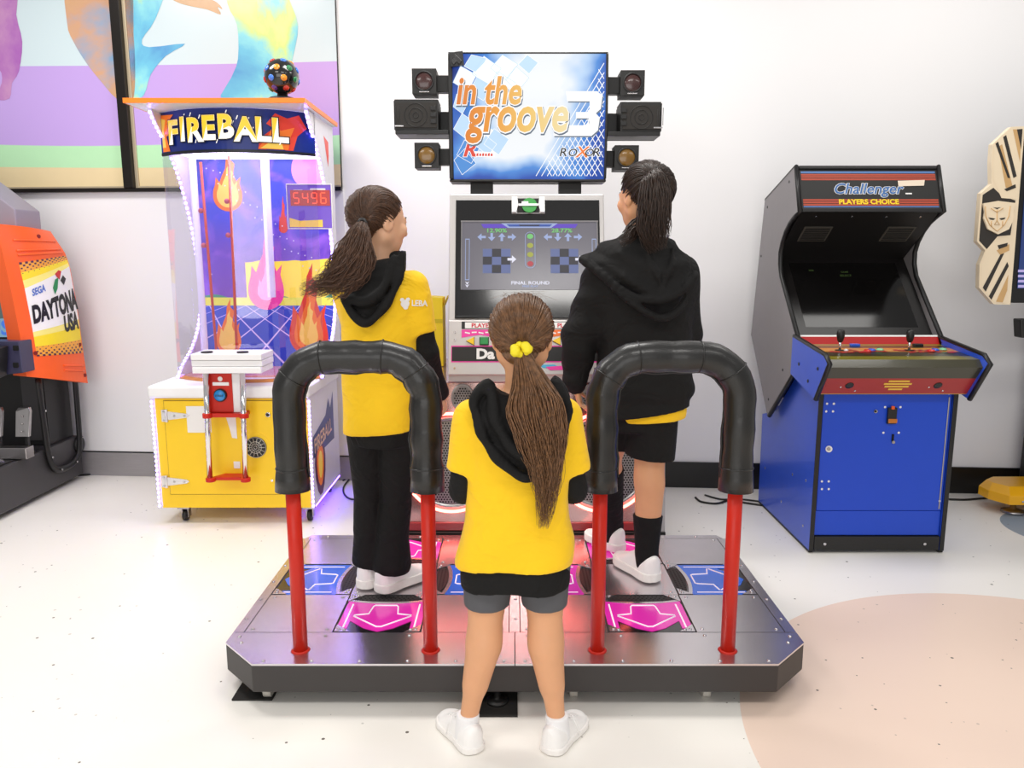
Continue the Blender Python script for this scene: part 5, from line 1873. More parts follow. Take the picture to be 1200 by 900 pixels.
for j in range(nt_):
    for c0, rev in ((0, False), (ns, True)):
        a, b_ = j * (ns + 1) + c0, (j + 1) * (ns + 1) + c0
        q_ = (a, N0 + a, N0 + b_, b_)
        fs.append(q_[::-1] if rev else q_)
for i in range(ns):
    for r0, rev in ((0, True), (nt_, False)):
        a = r0 * (ns + 1) + i
        q_ = (a, N0 + a, N0 + a + 1, a + 1)
        fs.append(q_[::-1] if not rev else q_)
w.add(vs + bk, fs, False)
# pressed ribs and screw recesses
for t in (0.10, 0.17, 0.20):
    w.m(0).tube([wing(0.18 + 0.75 * k / 10, t, 0.001) for k in range(11)], 0.006, n=6)
for t in (0.90, 0.93):
    w.tube([wing(0.55 + 0.4 * k / 8, t, 0.001) for k in range(9)], 0.006, n=6)
w.m(1)
for s, t in ((0.62, 0.065), (0.16, 0.80), (0.93, 0.78), (0.95, 0.955)):
    w.cyl(wing(s, t, 0.0), 0.011, 0.004, (0.9, -0.42, 0.05), n=12)
wo = w.build('moulded_wing', [M_ORNG, mat('screw_recess', (130, 24, 14), 0.5)], rc)
# sticker: chequered bands fading through yellow to a white middle
STK = [mat('sticker_white', (246, 244, 240), 0.35), mat('sticker_pale_yellow', (250, 236, 130), 0.35), mat('sticker_yellow', (250, 222, 40), 0.35), mat('sticker_amber', (246, 170, 60), 0.35), mat('sticker_plum', (84, 40, 70), 0.4), mat('sticker_black', (24, 22, 24), 0.4),
       mat('sticker_blue', (88, 120, 200), 0.4), mat('sticker_green', (30, 140, 80), 0.4), mat('sticker_red', (206, 40, 44), 0.4)]
w = MB()
t0, t1, sa_, sb_ = 0.245, 0.825, 0.17, 0.985
rows_ = [(0.0, 3), (0.06, 3), (0.10, 2), (0.18, 1), (0.26, 0), (0.70, 1), (0.76, 2), (0.88, 3), (1.0, None)]
for (a, mi), (b_, _) in zip(rows_[:-1], rows_[1:]):
    w.m(mi)
    for i in range(12):
        u0_, u1_ = i / 12, (i + 1) / 12
        for k in range(3):
            c0, c1 = a + (b_ - a) * k / 3, a + (b_ - a) * (k + 1) / 3
            f = lambda u, v: wing(sa_ + (sb_ - sa_) * u, t0 + (t1 - t0) * v, 0.0014)
            w.face([f(u0_, c0), f(u0_, c1), f(u1_, c1), f(u1_, c0)])
w.m(4)
for j in range(5):
    for i in range(20):
        if (i + j) % 2 == 0:
            g_ = 1 - j * 0.17
            for v in (0.008 + j * 0.026, 0.992 - j * 0.026):
                u = (i + 0.5) / 20
                du, dv = 0.024 * g_, 0.012 * g_
                f = lambda u, v: wing(sa_ + (sb_ - sa_) * u, t0 + (t1 - t0) * v, 0.0024)
                w.face([f(u - du, v - dv), f(u - du, v + dv), f(u + du, v + dv), f(u + du, v - dv)])
def wtext(mi, s, u, v, size, bold, sq, hh, align='LEFT'):
    vs_, fs_ = text2d(s, 1.0, bold, 0.12, 1.0, align)
    w.m(mi)
    w.mapped((vs_, fs_), lambda x, y: wing(sa_ + (sb_ - sa_) * (u + x * size * sq), t0 + (t1 - t0) * (v - y * hh), 0.0030))
wtext(5, 'DAYTONA', 0.03, 0.60, 0.20, 0.055, 1.0, 0.22)
wtext(5, 'USA', 0.60, 0.77, 0.21, 0.055, 0.95, 0.20)
wtext(6, 'SEGA', 0.10, 0.355, 0.115, 0.035, 0.9, 0.085)
for mi, pts in ((7, [(0.50, 0.36), (0.58, 0.30), (0.66, 0.30), (0.60, 0.38), (0.52, 0.42)]), (8, [(0.60, 0.25), (0.70, 0.22), (0.76, 0.26), (0.68, 0.32), (0.63, 0.29)]), (5, [(0.70, 0.33), (0.78, 0.30), (0.84, 0.34), (0.76, 0.38)])):
    w.m(mi).face([wing(sa_ + (sb_ - sa_) * u, t0 + (t1 - t0) * v, 0.0034) for u, v in pts])
so = w.build('sticker', STK, rc)
so['label'] = 'checkered yellow and white sticker'
# grey hood on top
w = MB()
p = [P(-60, 172, 4.38), P(2, 214, 4.38), P(47, 248, 4.38), P(49, 270, 4.38), P(-60, 270, 4.38)]
w.prism(p, (0, -0.22, 0))
w.build('hood', M_HOODG, rc, bevel=0.006)
# screen with its dark surround
w = MB()
w.prism([P(-70, 285, 4.13), P(6, 300, 4.13), P(17, 345, 4.13), P(29, 441, 4.13), P(-70, 441, 4.13)], (0, 0.18, 0))
w.m(1)
f1 = lambda x, y, o_=0.0: P(x, y, 4.128 - o_)
w.face([f1(-70, 395), f1(19, 395), f1(8, 316), f1(-70, 300)])
w.m(2).face([f1(-70, 350, .001), f1(13.5, 352, .001), f1(16, 372, .001), f1(-70, 380, .001)])
w.m(3).face([f1(-30, 322, .001), f1(7, 322, .001), f1(6, 312, .001), f1(-30, 308, .001)])
w.m(4).mapped(text2d('USA', 0.11, 0.03, 0.1), plane_map(f1(6, 392, .002), (1, 0, 0), (0, 0, 1)))
w.build('screen', [M_BLACK, em('race_screen_sky', (130, 170, 195), 0.8), em('race_screen_track', (90, 110, 110), 0.7), em('race_screen_lime', (190, 220, 120), 0.8), em('race_screen_blue', (70, 120, 215), 0.9)], rc)
# dashboard box below the screen
w = MB()
w.prism([P(-80, 400, 4.0), P(22, 400, 4.0), P(27, 437, 4.0), P(-80, 448, 4.0)], (0, 0.12, 0))
w.m(1).prism([P(-80, 405, 3.985), P(10, 405, 3.985), P(8, 440, 3.985), P(-80, 455, 3.985)], (0, -0.18, -0.02))
w.m(2)
for py in (408, 428):
    pbox(w, 15, py - 3, 21, py + 3, 3.992, 0.008)
w.build('dashboard', [mat('navy_dash', (58, 56, 84), 0.4), M_BLACK, M_HOLE], rc, bevel=0.004)
w = MB()
w.lathe([(0.02, 0), (0.03, 0.03), (0.012, 0.1)], P(-60, 430, 3.8), (0, -0.9, 0.4), n=16)
cw_ = P(-60, 430, 3.8) + Vector((0, -0.09, 0.04))
uu_, vv_, _ = frame_of((0, -0.9, 0.4))
w.tube([cw_ + (uu_ * math.cos(2 * PI * k / 32) + vv_ * math.sin(2 * PI * k / 32)) * 0.15 for k in range(32)], 0.015, n=10, closed=True)
for k in range(3):
    d = uu_ * math.cos(2 * PI * k / 3 + 0.5) + vv_ * math.sin(2 * PI * k / 3 + 0.5)
    w.tube([cw_, cw_ + d * 0.15], 0.012, n=8)
w.build('steering_wheel', M_BLACK, rc)

# ------------------------------------------------------------------ the gun-game cabinet cut off by the right edge
gc = thing('shooting_cabinet', 'black game cabinet with cream shield-shaped side art and yellow foot at right edge', 'arcade machine', (2.9, 4.0, 0))
M_CREAM = mat('cream_print', (240, 222, 192), 0.4, var=0.03)
M_TANP = mat('tan_print', (206, 166, 112), 0.4, vscale=12, var=0.12)
M_SHD = mat('charcoal_print', (50, 46, 42), 0.4)
GY = 3.72
def gpx(cx_, cy_):
    return 1100 + cx_ * 0.3, 130 + cy_ * 0.3
def gpoly(w, mi, pts, lift):
    w.m(mi)
    q_ = [P(*gpx(a, b_), GY - lift) for a, b_ in pts]
    ar = sum(q_[i].x * q_[(i + 1) % len(q_)].z - q_[(i + 1) % len(q_)].x * q_[i].z for i in range(len(q_)))
    w.face(q_ if ar > 0 else q_[::-1])
out = [(335, 60), (283, 62), (210, 130), (205, 200), (207, 285), (165, 322), (150, 510), (182, 545), (160, 600), (158, 690), (215, 755), (280, 757), (335, 80)]
w = MB()
w.prism([P(*gpx(a, b_), GY) for a, b_ in out], (0, 0.03, 0))
inn = [(330, 70), (286, 70), (216, 134), (211, 205), (213, 290), (171, 326), (157, 507), (190, 545), (166, 603), (164, 686), (217, 748), (270, 750), (330, 90)]
gpoly(w, 1, [(214, 300), (172, 328), (158, 507), (190, 542), (280, 490), (300, 350), (245, 330)], 0.0010)
# upper fan of stripes
gpoly(w, 0, [(286, 70), (216, 134), (212, 262), (245, 340), (305, 345), (318, 250), (330, 90)], 0.0012)
for a in ((236, 118, 300), (262, 96, 300), (284, 74, 300)):
    pass
gpoly(w, 1, [(222, 128), (232, 120), (280, 262), (270, 262)], 0.002)
gpoly(w, 1, [(252, 102), (264, 94), (305, 255), (292, 262)], 0.002)
gpoly(w, 2, [(232, 140), (248, 130), (290, 300), (262, 300)], 0.0016)
gpoly(w, 2, [(290, 72), (322, 72), (318, 200)], 0.002)
gpoly(w, 1, [(306, 72), (328, 70), (322, 150)], 0.0024)
gpoly(w, 1, [(256, 306), (300, 286), (302, 300), (266, 314)], 0.0022)
# lower fan of stripes
gpoly(w, 0, [(184, 545), (166, 603), (164, 686), (217, 748), (262, 750), (282, 485), (230, 490)], 0.0012)
gpoly(w, 1, [(172, 690), (242, 560), (256, 556), (184, 706)], 0.002)
gpoly(w, 1, [(196, 724), (268, 590), (274, 606), (206, 738)], 0.002)
gpoly(w, 2, [(224, 745), (272, 640), (268, 700), (250, 748)], 0.002)
gpoly(w, 2, [(226, 545), (276, 520), (276, 545), (240, 562)], 0.002)
gpoly(w, 1, [(230, 525), (270, 515), (268, 528), (236, 540)], 0.0024)
ao = w.build('side_art', [M_CREAM, M_SHD, M_TANP], gc)
ao['label'] = 'cream and charcoal side art board'
# angular shield badge with an engraved mask
w = MB()
sh = [(170, 362), (228, 352), (294, 360), (288, 395), (290, 420), (270, 462), (228, 482), (188, 462), (172, 420), (176, 395)]
w.prism([P(*gpx(a, b_), GY - 0.002) for a, b_ in sh], (0, -0.010, 0))
for pts in ([(228, 384), (212, 376), (228, 378), (244, 376)], [(194, 416), (222, 420), (214, 426), (200, 424)], [(262, 416), (236, 420), (244, 426), (256, 424)]):
    gpoly(w, 1, pts, 0.0128)
w.m(2)
for ln in ([(182, 372), (184, 412), (200, 446), (228, 470), (256, 446), (274, 412), (280, 372)], [(228, 386), (228, 428), (218, 444), (238, 444), (228, 428)], [(204, 380), (228, 396), (252, 380)], [(206, 430), (206, 452)], [(250, 430), (250, 452)]):
    w.tube([P(*gpx(a, b_), GY - 0.0125) for a, b_ in ln], 0.0022, n=5)
w.build('shield_badge', [M_CREAM, M_SHD, M_TANP], gc)
w = MB()
c0 = P(1182, 355, GY + 0.035)
c1 = P(1199, 152, GY + 0.035)
w.prism([c0, P(1330, 355, GY + 0.035), P(1330, 152, GY + 0.035), c1], (0, 0.03, 0))
w.box(2.80, 3.3, GY + 0.06, GY + 0.42, 1.12, 1.95)
w.build('screen_case', M_BLACK, gc, bevel=0.006)
w = MB()
w.prism([P(1192, 338, GY + 0.034), P(1320, 338, GY + 0.034), P(1320, 170, GY + 0.034), P(1205, 170, GY + 0.034)], (0, -0.004, 0))
w.m(1)
for k in range(4):
    pbox(w, 1193, 316 + k * 6, 1320, 319 + k * 6, GY + 0.0285, 0.001)
w.build('screen', [em('night_screen', (40, 62, 120), 0.8), em('screen_lilac_bars', (190, 176, 230), 0.8)], gc)
w = MB()
w.box(2.83, 3.45, 3.75, 4.15, 0.10, 1.2)
w.build('pedestal', M_BLACK, gc, bevel=0.01)
w = MB()
w.prism([P(1196, 374, 3.70), P(1260, 374, 3.70), P(1260, 398, 3.70), P(1197, 396, 3.70)], (0, 0.06, 0))
w.build('gun_rest', M_BLACK, gc, bevel=0.006)
w = MB()
M_FOOTY = mat('yellow_foot_paint', (250, 182, 20), 0.32, coat=0.3)
A = [(2.545, 4.04), (2.545, 3.95), (2.595, 3.85), (3.4, 3.81), (3.4, 4.13), (2.62, 4.11)]
top = [(2.585, 4.04), (2.58, 3.98), (2.62, 3.905), (3.4, 3.87), (3.4, 4.10), (2.65, 4.09)]
vs = [(x, y, 0.068) for x, y in A] + [(x, y, 0.115) for x, y in A] + [(x, y, 0.152) for x, y in top]
n = len(A)
fs = [list(range(n))[::-1], list(range(2 * n, 3 * n))]
for k in range(2):
    for i in range(n):
        fs.append((k * n + i, k * n + (i + 1) % n, (k + 1) * n + (i + 1) % n, (k + 1) * n + i))
w.add(vs, fs)
w.m(1).cyl((2.66, 3.846, 0.088), 0.006, 0.006, (0, -1, 0), n=8)
w.build('foot', [M_FOOTY, M_RIVET], gc, bevel=0.006)
w = MB()
w.lathe([(0.055, 0.0), (0.055, 0.012), (0.03, 0.02), (0.014, 0.026), (0.014, 0.07)], (2.67, 3.93, 0.001), n=22)
w.build('levelling_foot', M_STEEL, gc)
w = MB()
w.box(2.765, 2.78, 3.88, 3.91, 0.0, 0.07)
w.box(2.765, 2.82, 3.88, 3.905, 0.0, 0.012)
w.build('castor_fork', M_STEEL, gc)

# ------------------------------------------------------------------ loose things
yb_ = thing('cardboard_carton', 'tall plain yellow carton standing on the speaker box beside the monitor', 'box', (-0.40, 3.92, 0.80))
w = MB()
w.prism([(-0.50, 3.83, 0.802), (-0.345, 3.83, 0.802), (-0.345, 3.83, 1.145), (-0.42, 3.83, 1.15), (-0.50, 3.83, 1.145)], (0, 0.16, 0))
w.prism([(-0.345, 3.835, 1.10), (-0.342, 3.835, 1.10), (-0.320, 3.835, 1.155), (-0.323, 3.835, 1.155)], (0, 0.15, 0))
w.build('carton_body', mat('yellow_card', (236, 206, 30), 0.6, var=0.04), yb_, bevel=0.003)
w = MB()
w.box(-0.4995, -0.3455, 3.8285, 3.8298, 1.02, 1.04)
w.build('fold_line', mat('card_crease', (200, 178, 20), 0.6), yb_)

def cable(pts, r, name, label, group=None, mt=None):
    w = MB()
    w.tube([(p.x, p.y, p.z) for p in [Vector((q_[0], q_[1], q_[2])) for q_ in pts]], r, n=8)
    o_ = w.build(name, mt or M_BLACK)
    tag(o_, label, 'cable', group)
    return o_
def fl3(px, py, z=0.006):
    dv = py - 450.0
    zz = FPX * math.cos(TILT) - dv * math.sin(TILT)
    dn = dv * math.cos(TILT) + FPX * math.sin(TILT)
    Y = (CAM_H - z) * zz / dn
    p = P(px, py, Y)
    return (p.x, p.y, z)
def sm3(pts, k=6):
    out_ = []
    n_ = len(pts)
    for i in range(n_ - 1):
        p0, p1, p2, p3 = [Vector(pts[min(max(i + j, 0), n_ - 1)]) for j in (-1, 0, 1, 2)]
        for s in range(k):
            t = s / k
            out_.append(0.5 * (2 * p1 + (p2 - p0) * t + (2 * p0 - 5 * p1 + 4 * p2 - p3) * t * t + (3 * p1 - p0 - 3 * p2 + p3) * t ** 3))
    out_.append(Vector(pts[-1]))
    return out_
cable(sm3([fl3(84, 557), fl3(104, 556), fl3(122, 552.5), fl3(142, 555), fl3(165, 554.5), fl3(182, 556)]), 0.006, 'power_cable', 'black cable on the floor along the grey skirting, left of the yellow game')
cable(sm3([fl3(402, 563), fl3(410, 560), fl3(403, 570), fl3(403, 578), fl3(409, 584), fl3(418, 585.5)]), 0.005, 'power_cable', 'thin black cable looped on the floor beside the small adapter')
cable(sm3([fl3(815, 583), fl3(822, 588), fl3(840, 590), fl3(856, 586), fl3(872, 589), fl3(893, 592)]), 0.006, 'power_cable', 'black cable snaking from the black skirting towards the blue cabinet')
cable(sm3([fl3(826, 580), fl3(845, 585), fl3(868, 585), fl3(893, 588)]), 0.005, 'power_cable', 'straighter thin black cable behind the snaking one, left of the blue cabinet')
cable(sm3([fl3(1112, 585), fl3(1130, 585.5), fl3(1150, 584), fl3(1166, 583)]), 0.006, 'power_cable', 'short black cable on the floor between blue cabinet and yellow foot')
ad = MB()
a = fl3(418, 588, 0.0)
ad.box(a[0], a[0] + 0.16, a[1] - 0.02, a[1] + 0.05, 0.001, 0.125)
ad.m(1).box(a[0] + 0.02, a[0] + 0.10, a[1] - 0.021, a[1] - 0.02, 0.03, 0.09)
tag(ad.build('power_adapter', [M_BLACK, M_SATIN], bevel=0.006), 'black power adapter block on floor behind the left player', 'power adapter')

# ------------------------------------------------------------------ soft shapes: distance fields turned into one continuous surface
def rot_z(a):
    c, s = math.cos(a), math.sin(a)
    return np.array([[c, -s, 0], [s, c, 0], [0, 0, 1]])
def rot_x(a):
    c, s = math.cos(a), math.sin(a)
    return np.array([[1, 0, 0], [0, c, -s], [0, s, c]])
def rot_y(a):
    c, s = math.cos(a), math.sin(a)
    return np.array([[c, 0, s], [0, 1, 0], [-s, 0, c]])

class Field:
    def __init__(self, lo, hi, h):
        self.lo = np.array(lo, float)
        self.h = h
        n = np.ceil((np.array(hi) - self.lo) / h).astype(int) + 1
        self.ax = [(self.lo[i] + h * np.arange(n[i])).astype(np.float32) for i in range(3)]
        self.D = np.full(n, 0.2, np.float32)
    def _sl(self, lo, hi, pad):
        out = []
        for i in range(3):
            a = int(max(0, math.floor((lo[i] - pad - self.lo[i]) / self.h)))
            b = int(min(len(self.ax[i]), math.ceil((hi[i] + pad - self.lo[i]) / self.h) + 1))
            if b <= a:
                return None
            out.append(slice(a, b))
        return tuple(out)
    def _grid(self, sl):
        return (self.ax[0][sl[0]][:, None, None], self.ax[1][sl[1]][None, :, None], self.ax[2][sl[2]][None, None, :])
    def put(self, prim, k=0.0, op='add'):
        fn, lo, hi = prim
        sl = self._sl(lo, hi, 0.02 + k * 1.5)
        if sl is None:
            return self
        d = fn(*self._grid(sl))
        a = self.D[sl]
        if op == 'add':
            if k > 0:
                hh = np.clip(0.5 + 0.5 * (a - d) / k, 0, 1)
                self.D[sl] = a + (d - a) * hh - k * hh * (1 - hh)
            else:
                self.D[sl] = np.minimum(a, d)
        else:
            if k > 0:
                hh = np.clip(0.5 - 0.5 * (a + d) / k, 0, 1)
                self.D[sl] = a + (-d - a) * hh + k * hh * (1 - hh)
            else:
                self.D[sl] = np.maximum(a, -d)
        return self
    def cut(self, fn):
        """keep only where fn < 0"""
        X, Y, Z = self._grid(tuple(slice(0, len(a)) for a in self.ax))
        self.D = np.maximum(self.D, np.broadcast_to(fn(X, Y, Z), self.D.shape)).astype(np.float32)
        return self
    def bulge(self, fn):
        X, Y, Z = self._grid(tuple(slice(0, len(a)) for a in self.ax))
        self.D = (self.D + fn(X, Y, Z)).astype(np.float32)
        return self
    def mesh(self, smooth=2):
        D = self.D
        nx, ny, nz = D.shape
        D[0, :, :] = D[-1, :, :] = D[:, 0, :] = D[:, -1, :] = 0.05
        D[:, :, 0] = D[:, :, -1] = 0.05
        ins = D < 0
        c = np.zeros((nx - 1, ny - 1, nz - 1), np.int8)
        offs = [(i, j, k) for i in (0, 1) for j in (0, 1) for k in (0, 1)]
        for i, j, k in offs:
            c += ins[i:nx - 1 + i, j:ny - 1 + j, k:nz - 1 + k]
        act = (c > 0) & (c < 8)
        idx = np.argwhere(act)
        vid = np.full(act.shape, -1, np.int64)
        vid[act] = np.arange(len(idx))
        acc = np.zeros((len(idx), 3))
        cnt = np.zeros(len(idx))
        I, J, K = idx.T
        for a in offs:
            for ax in range(3):
                if a[ax] == 1:
                    continue
                b = list(a)
                b[ax] = 1
                da = D[I + a[0], J + a[1], K + a[2]]
                db = D[I + b[0], J + b[1], K + b[2]]
                m = (da < 0) != (db < 0)
                t = np.where(m, da / np.where(m, da - db, 1), 0)
                p = np.array(a, float)[None, :] + np.zeros((len(idx), 3))
                p[:, ax] += t
                acc[m] += p[m]
                cnt[m] += 1
        V = self.lo + self.h * (idx + acc / np.maximum(cnt, 1)[:, None])
        quads = []
        for ax in range(3):
            o1, o2 = [(1, 2), (2, 0), (0, 1)][ax]
            A = ins
            s0 = [slice(None)] * 3
            s1 = [slice(None)] * 3
            s0[ax] = slice(0, -1)
            s1[ax] = slice(1, None)
            ch = A[tuple(s0)] != A[tuple(s1)]
            e = np.argwhere(ch)
            ok = (e[:, o1] > 0) & (e[:, o2] > 0) & (e[:, o1] < D.shape[o1] - 1) & (e[:, o2] < D.shape[o2] - 1)
            e = e[ok]
            def cell(d1, d2):
                q = e.copy()
                q[:, o1] += d1
                q[:, o2] += d2
                return vid[q[:, 0], q[:, 1], q[:, 2]]
            q = np.stack([cell(-1, -1), cell(0, -1), cell(0, 0), cell(-1, 0)], 1)
            fl = ~ins[e[:, 0], e[:, 1], e[:, 2]]
            q[fl] = q[fl][:, ::-1]
            quads.append(q)
        Q = np.concatenate(quads)
        Q = Q[(Q >= 0).all(1)]
        for it in range(smooth):
            s = np.zeros_like(V)
            n = np.zeros(len(V))
            for a, b in ((0, 1), (1, 2), (2, 3), (3, 0)):
                np.add.at(s, Q[:, a], V[Q[:, b]])
                np.add.at(s, Q[:, b], V[Q[:, a]])
                np.add.at(n, Q[:, a], 1)
                np.add.at(n, Q[:, b], 1)
            V = V * 0.4 + 0.6 * s / np.maximum(n, 1)[:, None]
        # keep only the largest piece(s)
        return V, Q

def field_obj(name, V, Q, mats, parent, sub=None, mi=None):
    o0 = world_loc(parent)
    me = bpy.data.meshes.new(name)
    me.vertices.add(len(V))
    me.vertices.foreach_set('co', (V - np.array(o0)).astype(np.float32).ravel())
    me.loops.add(len(Q) * 4)
    me.loops.foreach_set('vertex_index', Q.astype(np.int32).ravel())
    me.polygons.add(len(Q))
    me.polygons.foreach_set('loop_start', np.arange(0, len(Q) * 4, 4, dtype=np.int32))
    me.polygons.foreach_set('loop_total', np.full(len(Q), 4, np.int32))
    me.update(calc_edges=True)
    me.polygons.foreach_set('use_smooth', np.ones(len(Q), bool))
    for m_ in (mats if isinstance(mats, (list, tuple)) else [mats]):
        me.materials.append(m_)
    if mi is not None:
        me.polygons.foreach_set('material_index', mi.astype(np.int32))
    me.validate()
    ob = bpy.data.objects.new(name, me)
    ob.parent = parent
    COL.objects.link(ob)
    return ob

def cone(a, b, ra, rb):
    a, b = np.array(a, float), np.array(b, float)
    ab = b - a
    L2 = max(ab.dot(ab), 1e-9)
    r = max(ra, rb)
    def fn(X, Y, Z):
        t = np.clip(((X - a[0]) * ab[0] + (Y - a[1]) * ab[1] + (Z - a[2]) * ab[2]) / L2, 0, 1)
        return np.sqrt((X - a[0] - ab[0] * t) ** 2 + (Y - a[1] - ab[1] * t) ** 2 + (Z - a[2] - ab[2] * t) ** 2) - (ra + (rb - ra) * t)
    return fn, np.minimum(a, b) - r, np.maximum(a, b) + r
def ell(c, r, R=None):
    c, r = np.array(c, float), np.array(r, float)
    Rm = np.eye(3) if R is None else np.array(R)
    m = r.max()
    def fn(X, Y, Z):
        x, y, z = X - c[0], Y - c[1], Z - c[2]
        u = x * Rm[0, 0] + y * Rm[1, 0] + z * Rm[2, 0]
        v = x * Rm[0, 1] + y * Rm[1, 1] + z * Rm[2, 1]
        w = x * Rm[0, 2] + y * Rm[1, 2] + z * Rm[2, 2]
        k0 = np.sqrt((u / r[0]) ** 2 + (v / r[1]) ** 2 + (w / r[2]) ** 2)
        k1 = np.sqrt((u / r[0] ** 2) ** 2 + (v / r[1] ** 2) ** 2 + (w / r[2] ** 2) ** 2) + 1e-6
        return k0 * (k0 - 1) / k1
    return fn, c - m, c + m
def loft(st, yaw=0.0, p=2.4):
    """st = [(z, cx, cy, rx, ry)] from low to high, smoothed between"""
    st = np.array(st, float)
    zs = np.linspace(st[0, 0], st[-1, 0], 60)
    n = len(st)
    cols = []
    for c in range(1, 5):
        y = st[:, c]
        z = st[:, 0]
        d = np.gradient(y, z)
        i = np.clip(np.searchsorted(z, zs) - 1, 0, n - 2)
        hh = z[i + 1] - z[i]
        t = (zs - z[i]) / hh
        cols.append((2 * t ** 3 - 3 * t ** 2 + 1) * y[i] + (t ** 3 - 2 * t ** 2 + t) * hh * d[i] + (-2 * t ** 3 + 3 * t ** 2) * y[i + 1] + (t ** 3 - t ** 2) * hh * d[i + 1])
    cy_, sy_ = math.cos(yaw), math.sin(yaw)
    m = max(st[:, 3].max(), st[:, 4].max())
    def fn(X, Y, Z):
        zz = np.asarray(Z).ravel()
        cx, cyy, rx, ry = [np.interp(zz, zs, c).reshape(np.shape(Z)) for c in cols]
        x, y = X - cx, Y - cyy
        u = np.abs(x * cy_ + y * sy_) / rx
        v = np.abs(-x * sy_ + y * cy_) / ry
        d = ((u ** p + v ** p) ** (1 / p) - 1) * np.minimum(rx, ry)
        dz = np.maximum(Z - zs[-1], zs[0] - Z)
        return np.maximum(d, dz)
    lo = np.array([st[:, 1].min() - m, st[:, 2].min() - m, st[0, 0]])
    hi = np.array([st[:, 1].max() + m, st[:, 2].max() + m, st[-1, 0]])
    return fn, lo, hi
def poly_dist(X, Z, pts):
    """signed distance to a polygon in x, z"""
    d = None
    s = None
    n = len(pts)
    for i in range(n):
        a, b = np.array(pts[i]), np.array(pts[i - 1])
        e = b - a
        wx, wz = X - a[0], Z - a[1]
        t = np.clip((wx * e[0] + wz * e[1]) / (e @ e), 0, 1)
        q = (wx - e[0] * t) ** 2 + (wz - e[1] * t) ** 2
        d = q if d is None else np.minimum(d, q)
        c1 = (Z >= a[1])
        c2 = (Z < b[1])
        c3 = (e[0] * wz > e[1] * wx)
        flip = (c1 & c2 & c3) | (~c1 & ~c2 & ~c3)
        s = np.where(flip, -1.0, 1.0) * (1.0 if s is None else s)
    return s * np.sqrt(d)
def smooth_closed(pts, k=4):
    n = len(pts)
    out = []
    for i in range(n):
        p0, p1, p2, p3 = [np.array(pts[(i + j - 1) % n], float) for j in range(4)]
        for q in range(k):
            t = q / k
            out.append(0.5 * (2 * p1 + (p2 - p0) * t + (2 * p0 - 5 * p1 + 4 * p2 - p3) * t * t + (3 * p1 - p0 - 3 * p2 + p3) * t ** 3))
    return [tuple(o_) for o_ in out]

# ------------------------------------------------------------------ the materials people wear
def skin_mat(name, rgb):
    m = mat(name, rgb, 0.5, var=0.05, vscale=22, bump=0.05, bscale=300)
    b = m.node_tree.nodes['Principled BSDF']
    b.inputs['Subsurface Weight'].default_value = 0.12
    b.inputs['Subsurface Radius'].default_value = (0.012, 0.005, 0.003)
    return m
M_SKIN = skin_mat('skin', (222, 164, 122))
M_SKIN2 = skin_mat('fair_skin', (222, 172, 138))
def wrinkled(m, scale, strength, stretch=(1, 1, 1), dist=0.012):
    # broad soft creases of worn cloth over the fine weave
    nt = m.node_tree
    b = nt.nodes['Principled BSDF']
    old = b.inputs['Normal'].links[0].from_node
    tc = nt.nodes.new('ShaderNodeTexCoord')
    mp = nt.nodes.new('ShaderNodeMapping')
    mp.inputs['Scale'].default_value = stretch
    mp.inputs['Rotation'].default_value = (0.2, 0.5, 0.3)
    nt.links.new(tc.outputs['Object'], mp.inputs[0])
    n = nt.nodes.new('ShaderNodeTexNoise')
    n.inputs['Scale'].default_value = scale
    n.inputs['Detail'].default_value = 2.5
    n.inputs['Distortion'].default_value = 1.2
    nt.links.new(mp.outputs[0], n.inputs['Vector'])
    bp = nt.nodes.new('ShaderNodeBump')
    bp.inputs['Strength'].default_value = strength
    bp.inputs['Distance'].default_value = dist
    nt.links.new(n.outputs['Fac'], bp.inputs['Height'])
    nt.links.new(bp.outputs[0], old.inputs['Normal'])
    return m
M_TEE = mat('yellow_cotton', (250, 201, 8), 0.8, var=0.03, vscale=40, bump=0.12, bscale=700, sheen=0.1)
M_BLKCOT = mat('black_cotton', (17, 16, 16), 0.8, var=0.12, vscale=40, bump=0.15, bscale=600, spec=0.3)
M_BLKFLE = mat('black_fleece', (19, 18, 18), 0.8, var=0.12, vscale=60, bump=0.2, bscale=500, spec=0.3)
wrinkled(M_TEE, 9, 0.55, (1, 1, 1.4), 0.02)
wrinkled(M_BLKCOT, 11, 0.7, (1, 1, 1), 0.02)
wrinkled(M_BLKFLE, 9, 0.8, (1, 1, 1.3), 0.02)
M_GREYCOT = mat('grey_jersey', (84, 84, 88), 0.8, var=0.06, bump=0.1, bscale=600)
M_SHOE = mat('white_shoe_leather', (250, 248, 246), 0.5, var=0.02, bump=0.05, bscale=200)
M_SOLE = mat('white_rubber_sole', (246, 242, 238), 0.55, var=0.03)
M_SOCKW = mat('white_sock_knit', (244, 243, 244), 0.9, bump=0.3, bscale=500)
M_EYEW = mat('eye_white', (238, 234, 230), 0.2)
M_IRIS = mat('brown_iris', (60, 36, 22), 0.15)
def hair_mat(name, rgb, rgb2):
    m, nt, b = node_mat(name)
    tc = nt.nodes.new('ShaderNodeTexCoord')
    n1 = nt.nodes.new('ShaderNodeTexNoise')
    n1.inputs['Scale'].default_value = 110
    n1.inputs['Detail'].default_value = 4
    nt.links.new(tc.outputs['Object'], n1.inputs['Vector'])
    c = ramp(nt, n1.outputs['Fac'], [(0.3, rgb), (0.7, rgb2)])
    nt.links.new(c, b.inputs['Base Color'])
    b.inputs['Roughness'].default_value = 0.38
    b.inputs['Specular IOR Level'].default_value = 0.5
    return m
M_HAIRB = hair_mat('mid_brown_hair', (84, 56, 34), (134, 94, 60))
